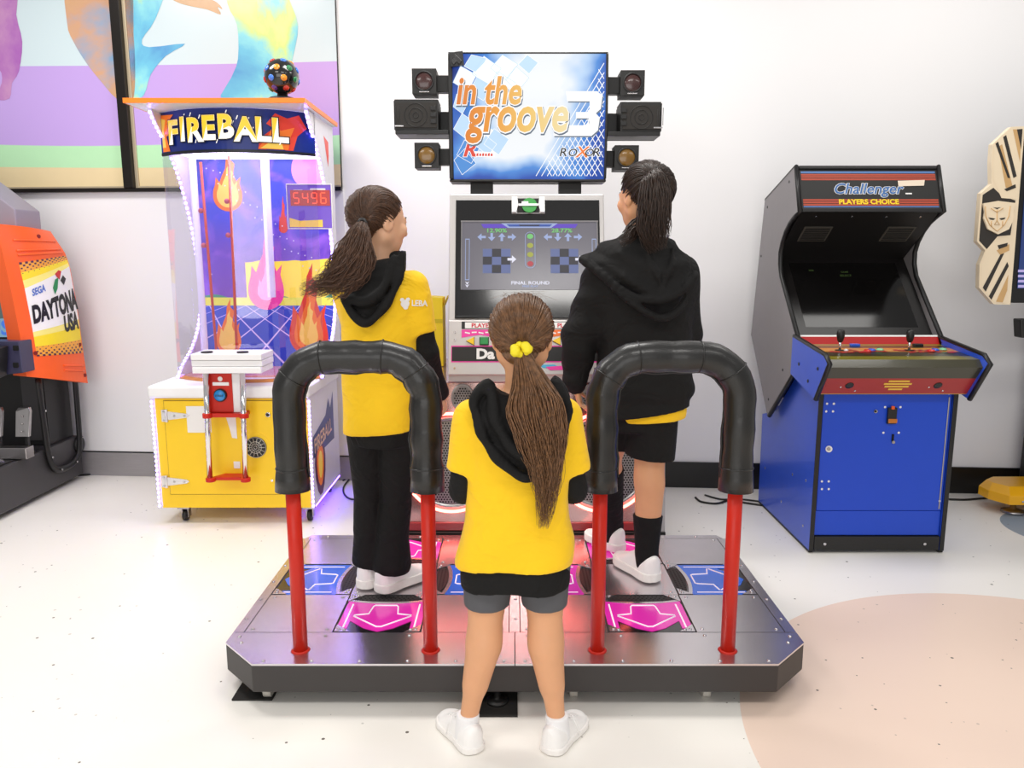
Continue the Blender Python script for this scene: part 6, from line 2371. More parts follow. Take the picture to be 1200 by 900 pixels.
M_HAIRA = hair_mat('brown_hair', (58, 38, 27), (100, 68, 48))
M_HAIRC = hair_mat('dark_brown_hair', (32, 22, 17), (62, 42, 30))

# ------------------------------------------------------------------ a person's body
def head_frame(c, yaw, pitch, Hh, roll=0.0):
    R = rot_z(yaw) @ rot_y(roll) @ rot_x(pitch)
    return lambda p: np.array(c) + R @ (np.array(p, float) * Hh), R, Hh
def add_head(F, hf):
    W, R, H = hf
    e = lambda p, r, k=0.0, op='add': F.put(ell(W(p), np.array(r) * H, R), k * H, op)
    e((0, -.07, .13), (.35, .44, .37), 0.02)
    e((0, .09, -.10), (.29, .31, .36), 0.12)
    e((0, .20, -.33), (.20, .16, .15), 0.14)
    F.put(cone(W((-.22, .0, -.22)), W((.22, .0, -.22)), .10 * H, .10 * H), 0.12 * H)
    F.put(cone(W((0, .38, .06)), W((0, .45, -.11)), .035 * H, .05 * H), 0.05 * H)
    e((0, .455, -.12), (.065, .05, .045), 0.03)
    for s in (-1, 1):
        e((s * .15, .43, .02), (.085, .06, .06), 0.05, 'sub')
        F.put(cone(W((s * .07, .385, .09)), W((s * .21, .345, .095)), .025 * H, .02 * H), 0.04 * H)
        e((s * .15, .330, .052), (.072, .066, .038), 0.01)
        e((s * .15, .330, -.040), (.068, .060, .026), 0.01)
        e((s * .17, .30, -.10), (.11, .09, .10), 0.08)
        e((s * .345, -.02, -.02), (.045, .10, .145), 0.02)
        e((s * .385, .02, -.01), (.03, .05, .075), 0.015, 'sub')
    e((0, .375, -.235), (.11, .05, .026), 0.02)
    e((0, .365, -.275), (.095, .05, .026), 0.02)
    e((0, .42, -.253), (.12, .03, .006), 0.008, 'sub')
def add_hand(F, wrist, fwd, up, side, L, curl=0.5):
    """palm, four unequal fingers and a side thumb; side = thumb side"""
    w, f, u, s = [np.array(v, float) for v in (wrist, fwd, up, side)]
    f /= np.linalg.norm(f)
    s = s - f * s.dot(f)
    s /= np.linalg.norm(s)
    u = np.cross(s, f)
    if u.dot(np.array(up)) < 0:
        u = -u
    pl_ = w + f * L * 0.28
    Rm = np.stack([s, f, u], 1)
    F.put(ell(pl_, np.array([.20, .29, .085]) * L, Rm), .03 * L)
    F.put(cone(w - f * .06 * L, w + f * .12 * L, .115 * L, .12 * L), .06 * L)
    for i, (off, ln) in enumerate(((.145, .44), (.05, .50), (-.05, .46), (-.14, .36))):
        p = w + f * L * (.50 - .02 * abs(i - 1.2)) + s * off * L
        a = 0.15 + 0.08 * i
        for k, seg in enumerate((.45, .32, .23)):
            a += curl * (0.5 if k == 0 else 0.8)
            d = f * math.cos(a) - u * math.sin(a)
            q = p + d * ln * seg * L
            F.put(cone(p, q, .050 * L * (1 - .1 * k), .046 * L * (1 - .1 * k)), .008 * L)
            p = q
    p = w + f * L * .14 + s * .15 * L
    d = f * .62 + s * .72 - u * .25
    for k, seg in enumerate((.20, .17, .13)):
        d = d / np.linalg.norm(d)
        q = p + d * seg * L
        F.put(cone(p, q, .062 * L * (1 - .1 * k), .056 * L * (1 - .1 * k)), .015 * L)
        p = q
        d = d + f * .45 - u * .35 * curl
def add_leg(F, hip, knee, ank, r, foot_dir, fl_, zfloor):
    hip, knee, ank = [np.array(v, float) for v in (hip, knee, ank)]
    rt, rk, rc, ra = r
    F.put(cone(hip, knee, rt, rk), 0.03)
    mid = knee + (ank - knee) * 0.30
    F.put(cone(knee, ank, rk * .92, ra), 0.03)
    back = -np.array([foot_dir[0], foot_dir[1], 0.0])
    F.put(cone(knee + (ank - knee) * .14 + back * .010, knee + (ank - knee) * .55 + back * .004, rc, ra * 1.18), 0.03)
    fd = np.array([foot_dir[0], foot_dir[1], 0.0])
    heel = np.array([ank[0], ank[1], zfloor + 0.034]) - fd * 0.018
    toe = np.array([ank[0], ank[1], zfloor + 0.024]) + fd * (fl_ - 0.10)
    F.put(cone(ank, heel, ra * .95, .020), 0.01)
    F.put(cone(heel, toe, .020, .013), 0.01)
    F.put(cone(ank - np.array([0, 0, .02]), toe, ra * .7, .013), 0.01)
def add_arm(F, sh, el, wr, r):
    F.put(cone(sh, el, r[0], r[1]), 0.025)
    e_, w_ = np.array(el, float), np.array(wr, float)
    F.put(cone(e_, w_, r[1], r[2]), 0.02)
    F.put(cone(e_ + (w_ - e_) * .08, e_ + (w_ - e_) * .45, r[1] * 1.1, r[1] * .95), 0.02)

def bound(pts, pad):
    a = np.array(pts, float)
    return a.min(0) - pad, a.max(0) + pad

# strands of hair, laid as fine tapering tubes
def strand(mb, pts, r, n=4):
    L = len(pts)
    mb.tube(pts, [r * (0.6 + 0.4 * math.sin(PI * min(1, (i + 1) / L * 1.3))) * (1 if i < L * .7 else max(0.18, (L - i) / (L * .32))) for i in range(L)], n=n, caps=False)
def scalp(hf, infl=1.0):
    W, R, H = hf
    c0 = np.array((0, -.09, .125))
    rad = np.array((.375, .455, .392)) * infl
    def pt(d, lift=0.0):
        d = np.array(d, float)
        d /= np.linalg.norm(d)
        k = 1 / math.sqrt(((d / rad) ** 2).sum())
        return c0 + d * (k + lift)
    return c0, pt
def slerp(a, b, t):
    a, b = a / np.linalg.norm(a), b / np.linalg.norm(b)
    o = math.acos(max(-1, min(1, a.dot(b))))
    if o < 1e-4:
        return a
    return (math.sin((1 - t) * o) * a + math.sin(t * o) * b) / math.sin(o)
def hair_cap(hf, h=0.0035):
    W, R, H = hf
    lo, hi = bound([W(p) for p in ((-.45, -.6, -.5), (.45, .5, .6), (.45, -.6, .6), (-.45, .5, -.5), (-.45, -.6, .6), (.45, .5, -.5))], 0.03)
    F = Field(lo, hi, h)
    F.put(ell(W((0, -.09, .125)), np.array((.37, .45, .388)) * H, R))
    F.put(ell(W((0, -.25, -.10)), np.array((.25, .18, .25)) * H, R), 0.03 * H)
    n_ = R @ np.array((0, 1, -.72))
    p0 = W((0, .04, -.03))
    F.cut(lambda X, Y, Z: ((X - p0[0]) * n_[0] + (Y - p0[1]) * n_[1] + (Z - p0[2]) * n_[2]) / 1.25)
    return F.mesh(2)
def head_strands(mb, hf, tie_local, n, rng, r=0.0016):
    """hair combed from the hairline and crown back to the tie"""
    W, R, H = hf
    c0, pt = scalp(hf, 1.0)
    tdir = np.array(tie_local) - c0
    for i in range(n):
        # start somewhere on the hairline ring or between it and the tie
        a = 2 * PI * (i + rng.random()) / n
        ring = np.array((math.sin(a) * .42, .04 + .36 * max(0, math.cos(a)) - .30 * max(0, -math.cos(a)), -.03 + .40 * math.cos(a) if math.cos(a) > 0 else -.03 + .30 * math.cos(a)))
        d0 = ring - c0
        s0 = rng.random() ** 1.6 * 0.6
        pts = []
        jit = (rng.random() - .5) * .05
        lift = 0.012 + 0.034 * rng.random()
        m = 11
        for k in range(m):
            t = s0 + (1 - s0) * k / (m - 1)
            ca, sa = math.cos(a), math.sin(a)
            cdir = np.array((sa * .62, -.10 - .30 * (1 - max(0, ca)), .90 * max(0, ca) + .05 - .32 * max(0, -ca)))
            d = (1 - t) ** 2 * d0 + 2 * t * (1 - t) * cdir + t * t * tdir
            p = pt(d, lift * (0.35 + 0.65 * math.sin(PI * min(1, .1 + t * .8))))
            side = np.array((d[2], 0, -d[0]))
            p = p + side * jit * math.sin(PI * t)
            pts.append(Vector(W(p)))
        strand(mb, pts, r)
def pony(mb, path, wid, n, rng, r=0.0016, wave=0.004, mlo=0.7, flare=1.0, seg=14):
    """path = [Vector], wid = [(sideways half width, depth half width)] per path point"""
    path = [np.array(p) for p in path]
    L = len(path)
    tt = np.linspace(0, 1, L)
    P_ = np.array(path)
    Wd = np.array(wid)
    for i in range(n):
        a = 2 * PI * rng.random()
        q = math.sqrt(rng.random())
        u, v = q * math.cos(a), q * math.sin(a)
        ln = mlo + (1.04 - mlo) * rng.random()
        ph, ph2, fr_ = rng.random() * 6.28, rng.random() * 6.28, 1.5 + rng.random() * 2.0
        du, dv = (rng.random() - .5) * .5 * flare, (rng.random() - .5) * .4 * flare
        pts = []
        for k in range(seg):
            t = min(1.0, ln * k / (seg - 1))
            c = np.array([np.interp(t, tt, P_[:, j]) for j in range(3)])
            c2 = np.array([np.interp(min(1, t + .04), tt, P_[:, j]) for j in range(3)])
            c1 = np.array([np.interp(max(0, t - .04), tt, P_[:, j]) for j in range(3)])
            tg = c2 - c1
            tg /= np.linalg.norm(tg) + 1e-9
            view = np.array((0, 1.0, 0))
            sd = np.cross(tg, view)
            sd /= np.linalg.norm(sd) + 1e-9
            dp = np.cross(sd, tg)
            ws, wd = np.interp(t, tt, Wd[:, 0]), np.interp(t, tt, Wd[:, 1])
            off = sd * ((u + du * t * t) * ws + wave * t * math.sin(fr_ * t * 6.28 + ph)) + dp * ((v + dv * t * t) * wd + wave * t * math.sin(fr_ * t * 5 + ph2))
            pts.append(Vector(c + off))
        strand(mb, pts, r)

def shoe(parent, heel, d, L, zf, top=0.085, wide=1.0, laces=False, chunky=0.028):
    """white trainer: heel point on the floor, d = direction of the toe"""
    d = np.array([d[0], d[1]], float)
    d /= np.linalg.norm(d)
    ax = np.array([d[1], -d[0]])
    ys = np.array([-.02, 0, .03, .08, .18, .38, .60, .78, .90, .97, 1.0, 1.03]) * L
    hw = np.array([.003, .017, .025, .031, .034, .033, .039, .042, .035, .024, .013, .003]) * wide * L / .22
    tops = np.array([.86, .97, 1.0, 1.0, .96, .97, .74, .50, .43, .36, .30, .28]) * top
    def loc(X, Y):
        x, y = X - heel[0], Y - heel[1]
        return x * ax[0] + y * ax[1], x * d[0] + y * d[1]
    pts = [np.array((heel[0], heel[1], zf)) + np.array((d[0] * k * L, d[1] * k * L, 0)) for k in (0, 1)]
    lo, hi = bound(pts, 0.06)
    lo[2], hi[2] = zf - 0.012, zf + top + 0.02
    F = Field(lo, hi, 0.003)
    def up(X, Y, Z):
        x, y = loc(X, Y)
        w_ = np.interp(y.ravel(), ys, hw).reshape(y.shape) - 0.002
        t_ = np.interp(y.ravel(), ys, tops).reshape(y.shape)
        zz = Z - zf
        e = np.abs(x) / np.maximum(w_, 1e-3)
        g = np.clip(zz / np.maximum(t_, 1e-3), 0, 2)
        return np.maximum(np.maximum((np.sqrt(e ** 2 + (g * 1.0) ** 5) - 1) * np.maximum(w_, .004), 0.008 - zz), np.maximum(y - 1.02 * L, -.012 * L - y))
    F.put((up, lo, hi))
    # the opening for the ankle
    hp = np.array((heel[0], heel[1], 0)) + np.array((d[0], d[1], 0)) * .24 * L
    F.put(ell((hp[0], hp[1], zf + top + .008), (.024 * wide, .026 * wide, .016)), 0.006, 'sub')
    V, Q = F.mesh(2)
    so_ = field_obj('shoe', V, Q, M_SHOE, parent)
    so_['label'] = 'white trainer'
    G2 = Field(lo, hi, 0.003)
    def sole(X, Y, Z):
        x, y = loc(X, Y)
        w_ = np.interp(y.ravel(), ys, hw).reshape(y.shape) + 0.003
        zz = Z - zf
        return np.maximum(np.maximum(np.maximum(np.abs(x) - w_, zz - chunky), 0.001 - zz), np.maximum(y - 1.03 * L, -.024 * L - y))
    G2.put((sole, lo, hi))
    V, Q = G2.mesh(1)
    field_obj('sole', V, Q, M_SOLE, so_)
    if laces:
        w = MB()
        D3 = Vector((d[0], d[1], 0))
        A3 = Vector((ax[0], ax[1], 0))
        h0 = Vector((heel[0], heel[1], zf))
        for k in range(4):
            y = (.42 + .075 * k) * L
            z = float(np.interp(y, ys, tops)) + 0.003
            for s in (-1, 1):
                w.tube([h0 + D3 * (y - .008) + A3 * (-.020 * s) + Vector((0, 0, z - .010)), h0 + D3 * y + Vector((0, 0, z)), h0 + D3 * (y + .008) + A3 * (.020 * s) + Vector((0, 0, z - .010))], 0.0022, n=6)
        for s in (-1, 1):
            w.tube([h0 + D3 * (.44 * L) + Vector((0, 0, top * .82)), h0 + D3 * (.44 * L) + A3 * .03 * s + Vector((0, 0, top * .95)), h0 + D3 * (.40 * L) + A3 * .048 * s + Vector((0, 0, top * .7)), h0 + D3 * (.42 * L) + A3 * .050 * s + Vector((0, 0, top * .35))], 0.0020, n=6)
        w.build('laces', M_LABELW, so_)
    return so_
def eyes(parent, hf):
    W, R, H = hf
    for s in (-1, 1):
        w = MB()
        c = Vector(W((s * .15, .340, .010)))
        w.ball(c, .046 * H, 14, 10)
        f = Vector(R @ np.array((0, 1, 0)))
        w.m(1).lathe([(.024 * H,   .0440 * H - .002), (.020 * H, .0462 * H), (0, .0474 * H)], c, f, n=14)
        w.build('eye', [M_EYEW, M_IRIS], parent)
    w = MB()
    for s in (-1, 1):
        w = MB()
        w.tube([Vector(W((s * x, y, z))) for x, y, z in ((.07, .405, .105), (.14, .385, .13), (.22, .335, .115))], [.012 * H, .016 * H, .006 * H], n=6, flat=0.6)
        w.build('eyebrow', M_HAIRC, parent)
def px3(px, py, Y):
    p = P(px, py, Y)
    return np.array((p.x, p.y, p.z))
def folds(amp, seed, sx=1.0, sz=1.0):
    r_ = random.Random(seed)
    T = [(r_.uniform(10, 26) * sx, r_.uniform(8, 16), r_.uniform(12, 34) * sz, r_.uniform(0, 6.28)) for _ in range(6)]
    def fn(X, Y, Z):
        o_ = 0
        for a, b, c, ph in T:
            s = np.sin(a * X + b * Y + c * Z * (1 if ph > 3 else -1) + ph)
            o_ = o_ + np.sign(s) * np.abs(s) ** 1.5
        return amp * o_ / 3.0
    return fn

# ================================================================== the girl in the foreground
def person_root(name_label, x, y, z):
    return thing('person', name_label, 'person', (x, y, z))
rng = random.Random(21)
ZD = DT + 0.0055
gB = person_root('child in yellow T-shirt and grey shorts, yellow hair tie, standing in front of the platform', 0.01, 2.0, 0.0)
hfB = head_frame((0.027, 2.005, 1.139), -0.12, -0.10, 0.207)
F = Field((-0.28, 1.80, -0.01), (0.32, 2.30, 1.30), 0.0042)
cx = 0.014
F.put(loft([(0.50, cx, 2.0, .085, .070), (0.58, cx, 2.0, .108, .085), (0.68, cx, 2.0, .098, .075), (0.80, cx, 2.0, .100, .075), (0.90, cx, 2.0, .112, .075), (0.965, cx, 2.0, .080, .058), (0.99, cx, 2.0, .040, .040)]), 0.02)
F.put(cone((0.018, 1.995, 0.95), (0.024, 2.0, 1.09), .040, .039), 0.03)
add_head(F, hfB)
shL, elL, wrL = (-.105, 2.0, .928), (-.132, 2.005, .725), (-.055, 2.165, .755)
shR, elR, wrR = (.138, 2.0, .928), (.166, 2.01, .725), (.085, 2.165, .755)
add_arm(F, shL, elL, wrL, (.040, .030, .021))
add_arm(F, shR, elR, wrR, (.040, .030, .021))
add_hand(F, wrL, (.5, .8, .05), (0, 0, 1), (.8, -.5, .3), .125, 0.6)
add_hand(F, wrR, (-.5, .8, .05), (0, 0, 1), (-.8, -.5, .3), .125, 0.6)
dL, dR = (-.50, .86), (.50, .86)
hipL, kneeL, ankL = (-.060, 2.0, .555), (-.076, 1.985, .315), (-.122, 1.955, .075)
hipR, kneeR, ankR = (.085, 2.0, .555), (.093, 1.985, .315), (.124, 1.950, .075)
add_leg(F, hipL, kneeL, ankL, (.068, .044, .043, .024), dL, .19, 0.0)
add_leg(F, hipR, kneeR, ankR, (.068, .044, .043, .024), dR, .19, 0.0)
V, Q = F.mesh(2)
field_obj('body', V, Q, M_SKIN, gB)
eyes(gB, hfB)
# T-shirt
F = Field((-0.26, 1.82, 0.44), (0.30, 2.20, 1.02), 0.0045)
tee = [(0.527, .012, 2.0, .157, .110), (0.58, .012, 2.0, .152, .106), (0.66, .013, 2.0, .143, .100), (0.76, .014, 2.0, .136, .096), (0.86, .015, 2.0, .132, .094), (0.925, .016, 2.0, .135, .086), (0.965, .017, 2.0, .098, .068), (0.992, .018, 2.0, .058, .054)]
for sh, el in ((shL, elL), (shR, elR)):
    s_, e_ = np.array(sh), np.array(el)
    out_ = np.array((-1 if sh[0] < 0 else 1, 0, 0)) * .003
    F.put(cone(s_, s_ + (e_ - s_) * .80 + out_, .050, .0515), 0.0)
for sh, el in ((shL, elL), (shR, elR)):
    s_, e_ = np.array(sh), np.array(el)
    n_ = (e_ - s_) / np.linalg.norm(e_ - s_)
    c_ = s_ + (e_ - s_) * .72
    sg_ = -1 if sh[0] < 0 else 1
    F.cut(lambda X, Y, Z: np.minimum((X - c_[0]) * n_[0] + (Y - c_[1]) * n_[1] + (Z - c_[2]) * n_[2], X * sg_))
F.put(loft(tee), 0.025)
F.bulge(folds(0.0030, 4))
F.bulge(lambda X, Y, Z: 0.0045 * np.sin(26 * (X + 0.25 * np.sin(7 * Z))) * np.clip((0.76 - Z) / .25, 0, 1))
V, Q = F.mesh(2)
field_obj('t_shirt', V, Q, M_TEE, gB)
# black layer showing below the hem and on the arms
F = Field((-0.22, 1.84, 0.43), (0.26, 2.16, 0.62), 0.0045)
F.put(loft([(0.464, .012, 2.0, .149, .103), (0.50, .012, 2.0, .150, .103), (0.55, .012, 2.0, .138, .095), (0.59, .012, 2.0, .130, .090)]))
F.bulge(lambda X, Y, Z: 0.0035 * np.sin(30 * X + 2))
V, Q = F.mesh(2)
field_obj('underlayer', V, Q, M_BLKCOT, gB)
for sh, el, wr in ((shL, elL, wrL), (shR, elR, wrR)):
    s_, e_, w_ = [np.array(v) for v in (sh, el, wr)]
    lo, hi = bound([s_ + (e_ - s_) * .4, e_, w_], .06)
    F = Field(lo, hi, 0.004)
    F.put(cone(s_ + (e_ - s_) * .45, e_, .042, .036), 0.02)
    F.put(cone(e_, e_ + (w_ - e_) * .97, .036, .027), 0.02)
    F.bulge(folds(0.002, 8, 1.5, 1.5))
    V, Q = F.mesh(2)
    field_obj('sleeve', V, Q, M_BLKCOT, gB)
# shorts
F = Field((-0.17, 1.86, 0.33), (0.20, 2.12, 0.66), 0.0045)
for hp, kn in ((hipL, kneeL), (hipR, kneeR)):
    h_, k_ = np.array(hp), np.array(kn)
    F.put(cone(h_, h_ + (k_ - h_) * .80, .080, .057), 0.012)
    F.put(cone(h_, h_ + (k_ - h_) * .95, .060, .053), 0.012)
F.put(loft([(0.50, cx, 2.0, .115, .09), (0.60, cx, 2.0, .114, .09), (0.64, cx, 2.0, .10, .08)]), 0.02)
F.cut(lambda X, Y, Z: 0.402 - Z + 0 * X)
V, Q = F.mesh(2)
field_obj('shorts', V, Q, M_GREYCOT, gB)
for an, d in ((ankL, dL), (ankR, dR)):
    a_ = np.array(an)
    lo, hi = bound([a_ + (0, 0, .04), a_ - (0, 0, .05)], .05)
    F = Field(lo, hi, 0.0035)
    F.put(cone(a_ + np.array((0, 0, .022)), a_ - np.array((d[0] * -.01, d[1] * -.01, .045)), .0315, .034))
    F.cut(lambda X, Y, Z: Z - (a_[2] + .022) + 0 * X)
    V, Q = F.mesh(1)
    field_obj('sock', V, Q, M_SOCKW, gB)
shoe(gB, (ankL[0] - dL[0] * .048, ankL[1] - dL[1] * .048), dL, .200, 0.001, .080, 1.15, True, .020)
shoe(gB, (ankR[0] - dR[0] * .048, ankR[1] - dR[1] * .048), dR, .200, 0.001, .080, 1.15, True, .020)

def hood(name, parent, outline_px, Yb, th, mt, base, rim=None, fold=None, seed=1, h=0.0042, ybias=0.0):
    """a hood lying on the back: outline from points on the back, thickness and folds from real cloth"""
    pts = [px3(x, y, Yb) for x, y in outline_px]
    poly = smooth_closed([(p[0], p[2]) for p in pts], 3)
    a = np.array(poly)
    lo = np.array((a[:, 0].min() - .03, Yb - .14, a[:, 1].min() - .03))
    hi = np.array((a[:, 0].max() + .03, Yb + .12, a[:, 1].max() + .04))
    F = Field(lo, hi, h)
    X, Y, Z = F._grid(tuple(slice(0, len(q)) for q in F.ax))
    d2 = poly_dist(X + 0 * Z, Z + 0 * X, poly)[:, :, :]
    yb = base(X, Z)
    puff = th * np.sqrt(np.clip(-d2 / 0.05, 0, 1))
    rel = (yb - Y)
    dd = np.maximum(d2 * 0.8, np.maximum(rel - puff, -rel - 0.05))
    F.D = dd.astype(np.float32)
    if rim:
        for path, r in rim:
            pr = [px3(x, y, Yb) for x, y in path]
            pr = [np.array((p[0], float(base(np.array(p[0]), np.array(p[2]))) - th * q, p[2])) for p, (_, _), q in zip(pr, path, [1.0] * len(path))]
            pr = [np.array(v) for v in smooth_line3(pr)]
            for p, q in zip(pr[:-1], pr[1:]):
                F.put(cone(p, q, r, r), 0.010)
    if fold is not None:
        F.bulge(fold)
    V, Q = F.mesh(2)
    return field_obj(name, V, Q, mt, parent)
def smooth_line3(pts, k=4):
    out_ = []
    n_ = len(pts)
    for i in range(n_ - 1):
        p0, p1, p2, p3 = [np.array(pts[min(max(i + j, 0), n_ - 1)]) for j in (-1, 0, 1, 2)]
        for s in range(k):
            t = s / k
            out_.append(0.5 * (2 * p1 + (p2 - p0) * t + (2 * p0 - 5 * p1 + 4 * p2 - p3) * t * t + (3 * p1 - p0 - 3 * p2 + p3) * t ** 3))
    out_.append(np.array(pts[-1]))
    return out_
def back_base(cx_, cy_, st):
    """y of the back surface of a loft at (x, z)"""
    st = np.array(st)
    def f(X, Z):
        zz = np.asarray(Z, float)
        rx = np.interp(zz.ravel(), st[:, 0], st[:, 3]).reshape(zz.shape)
        ry = np.interp(zz.ravel(), st[:, 0], st[:, 4]).reshape(zz.shape)
        u = np.clip(np.abs(X - cx_) / np.maximum(rx, .10), 0, .97)
        return cy_ - ry * (1 - u ** 2.4) ** (1 / 2.4)
    return f
bB = back_base(0.015, 2.0, [(0.47, 0, 0, .16, .112), (0.76, 0, 0, .15, .096), (0.93, 0, 0, .16, .088), (1.0, 0, 0, .16, .070), (1.05, 0, 0, .14, .062)])
hood('hood', gB, [(572, 448), (553, 464), (555, 482), (562, 503), (577, 528), (596, 546), (614, 555), (632, 553), (648, 538), (660, 510), (667, 484), (667, 462), (652, 446), (638, 462), (612, 468), (588, 462)], 1.92, .026, M_BLKCOT, bB,
     rim=[([(572, 450), (556, 470), (564, 503), (580, 529), (600, 547), (618, 555), (640, 545), (655, 515), (665, 482), (652, 450)], .011),
          ([(576, 452), (580, 485), (596, 515), (618, 530), (638, 520), (650, 480), (648, 452)], .013)],
     fold=lambda X, Y, Z: 0.0022 * np.sin(55 * (Z + 6 * (X - .03) ** 2) + 9 * X + 1.0))
# neck part of the hood wraps the nape
# hair
w = MB()
V, Q = hair_cap(hfB)
hb = field_obj('hair', V, Q, M_HAIRB, gB)
tieB = (0.04, -.50, -.13)
head_strands(w, hfB, tieB, 620, rng, 0.00150)
for i in range(26):
    a = rng.uniform(-1.0, 1.0)
    p = hfB[0]((a * .26, -.1 + rng.uniform(-.2, .2), .50))
    q = Vector(p)
    w.tube([q, q + Vector((rng.uniform(-.02, .02), rng.uniform(-.02, .02), rng.uniform(.004, .018))), q + Vector((rng.uniform(-.045, .045), rng.uniform(-.04, .02), rng.uniform(-.004, .016)))], 0.0003, n=3, caps=False)
w.build('hair_strands', M_HAIRB, hb)
w = MB()
tie = Vector(hfB[0](tieB))
pth = [tie, px3(622, 452, 1.885), px3(626, 475, 1.868), px3(634, 510, 1.862), px3(640, 545, 1.862), px3(640, 580, 1.868), px3(637, 618, 1.875)]
wd_ = [(.014, .014), (.050, .024), (.074, .028), (.066, .028), (.044, .024), (.026, .018), (.009, .008)]
pony(w, pth, wd_, 560, rng, 0.00150, 0.009, 0.66, 0.9, 18)
w.build('ponytail', M_HAIRB, hb)
M_SCR = mat('yellow_scrunchie_cloth', (238, 218, 30), 0.6, var=0.05, bump=0.2, bscale=300)
w = MB()
tb = tie + Vector((0.0, -0.014, 0.0))
ring = []
r_ = random.Random(3)
rad_ = []
for k in range(36):
    a = 2 * PI * k / 36
    ring.append(tb + Vector((math.cos(a) * .015, -.005 * math.sin(2 * a + .6), math.sin(a) * .011)))
    rad_.append(.0105 + .0030 * math.sin(2 * a + .9) + .0016 * math.sin(7 * a + 1.1) + r_.uniform(-.0008, .0008))
w.tube(ring, rad_, n=14, closed=True)
so_ = w.build('scrunchie', M_SCR, hb)
so_['label'] = 'yellow scrunchie'
# small white mark on the right sleeve
w = MB()
pm = px3(680, 520, 1.985)
w.ball(pm, (.004, .010, .011), 10, 8)
w.build('sleeve_print', M_LABELW, gB)

# ================================================================== the player on the left
rng = random.Random(5)
gA = person_root('girl in yellow T-shirt and black flared trousers, long brown ponytail swinging, on left pad', -0.45, 2.64, DT)
YA = 2.64
hfA = head_frame((-0.448, 2.655, 1.462), -0.95, -0.12, 0.212)
F = Field((-0.75, 2.35, 0.12), (-0.15, 3.0, 1.62), 0.0046)
yawA = -0.35
cA = -0.452
F.put(loft([(0.70, cA, YA, .088, .075), (0.80, cA, YA, .112, .088), (0.92, cA, YA, .096, .074), (1.06, cA, YA, .104, .078), (1.20, cA, YA, .120, .078), (1.285, cA, YA, .085, .060), (1.32, cA, YA, .042, .042)], yawA), 0.02)
F.put(cone((-.455, 2.635, 1.27), (-.450, 2.645, 1.42), .044, .042), 0.03)
add_head(F, hfA)
sAL, eAL, wAL = (-.572, 2.66, 1.252), (-.540, 2.75, 1.05), (-.46, 2.88, 1.02)
sAR, eAR, wAR = (-.335, 2.625, 1.252), (-.300, 2.63, 1.025), (-.262, 2.74, .86)
add_arm(F, sAL, eAL, wAL, (.042, .032, .022))
add_arm(F, sAR, eAR, wAR, (.042, .032, .022))
add_hand(F, wAL, (.6, .75, 0), (0, 0, 1), (.7, -.6, .3), .135, .6)
add_hand(F, wAR, (.25, .55, -.8), (.9, .1, .3), (-.2, .9, .4), .135, .5)
dAR, dAL = (.64, .77), (.45, .89)
hAR, kAR, aAR = (-.395, 2.635, .76), (-.418, 2.655, .47), (-.447, 2.650, ZD + .085)
hAL, kAL, aAL = (-.510, 2.65, .76), (-.515, 2.675, .47), (-.525, 2.690, ZD + .085)
add_leg(F, hAR, kAR, aAR, (.062, .041, .040, .026), dAR, .22, ZD)
add_leg(F, hAL, kAL, aAL, (.062, .041, .040, .026), dAL, .22, ZD)
V, Q = F.mesh(2)
field_obj('body', V, Q, M_SKIN2, gA)
eyes(gA, hfA)
# T-shirt
F = Field((-0.74, 2.44, 0.70), (-0.20, 2.90, 1.36), 0.0046)
teeA = [(0.738, -.458, YA, .128, .108), (0.80, -.457, YA, .130, .108), (0.92, -.455, YA, .134, .104), (1.04, -.453, YA, .136, .102), (1.14, -.452, YA, .137, .098), (1.225, -.452, YA, .140, .092), (1.285, -.452, YA, .102, .072), (1.318, -.452, YA, .062, .058)]
for sh, el in ((sAL, eAL), (sAR, eAR)):
    s_, e_ = np.array(sh), np.array(el)
    F.put(cone(s_, s_ + (e_ - s_) * .82, .052, .055), 0.0)
for sh, el in ((sAL, eAL), (sAR, eAR)):
    s_, e_ = np.array(sh), np.array(el)
    n_ = (e_ - s_) / np.linalg.norm(e_ - s_)
    c_ = s_ + (e_ - s_) * .72
    sg_ = -1 if sh[0] < cA else 1
    F.cut(lambda X, Y, Z: np.minimum((X - c_[0]) * n_[0] + (Y - c_[1]) * n_[1] + (Z - c_[2]) * n_[2], (X - cA) * sg_))
F.put(loft(teeA, yawA * .6), 0.025)
F.bulge(folds(0.0032, 14))
F.bulge(lambda X, Y, Z: 0.004 * np.sin(24 * (X + .3 * np.sin(6 * Z))) * np.clip((0.98 - Z) / .25, 0, 1))
F.cut(lambda X, Y, Z: 0.748 + 0.02 * (X + .458) * 4 - Z)
V, Q = F.mesh(2)
VT, QT = V, Q
field_obj('t_shirt', V, Q, M_TEE, gA)
for sh, el, wr in ((sAL, eAL, wAL), (sAR, eAR, wAR)):
    s_, e_, w_ = [np.array(v) for v in (sh, el, wr)]
    lo, hi = bound([s_ + (e_ - s_) * .4, e_, w_], .07)
    F = Field(lo, hi, 0.004)
    F.put(cone(s_ + (e_ - s_) * .45, e_, .046, .043), 0.02)
    F.put(cone(e_, e_ + (w_ - e_) * .98, .043, .033), 0.02)
    F.bulge(folds(0.003, 18, 1.6, 1.6))
    V, Q = F.mesh(2)
    field_obj('sleeve', V, Q, M_BLKCOT, gA)
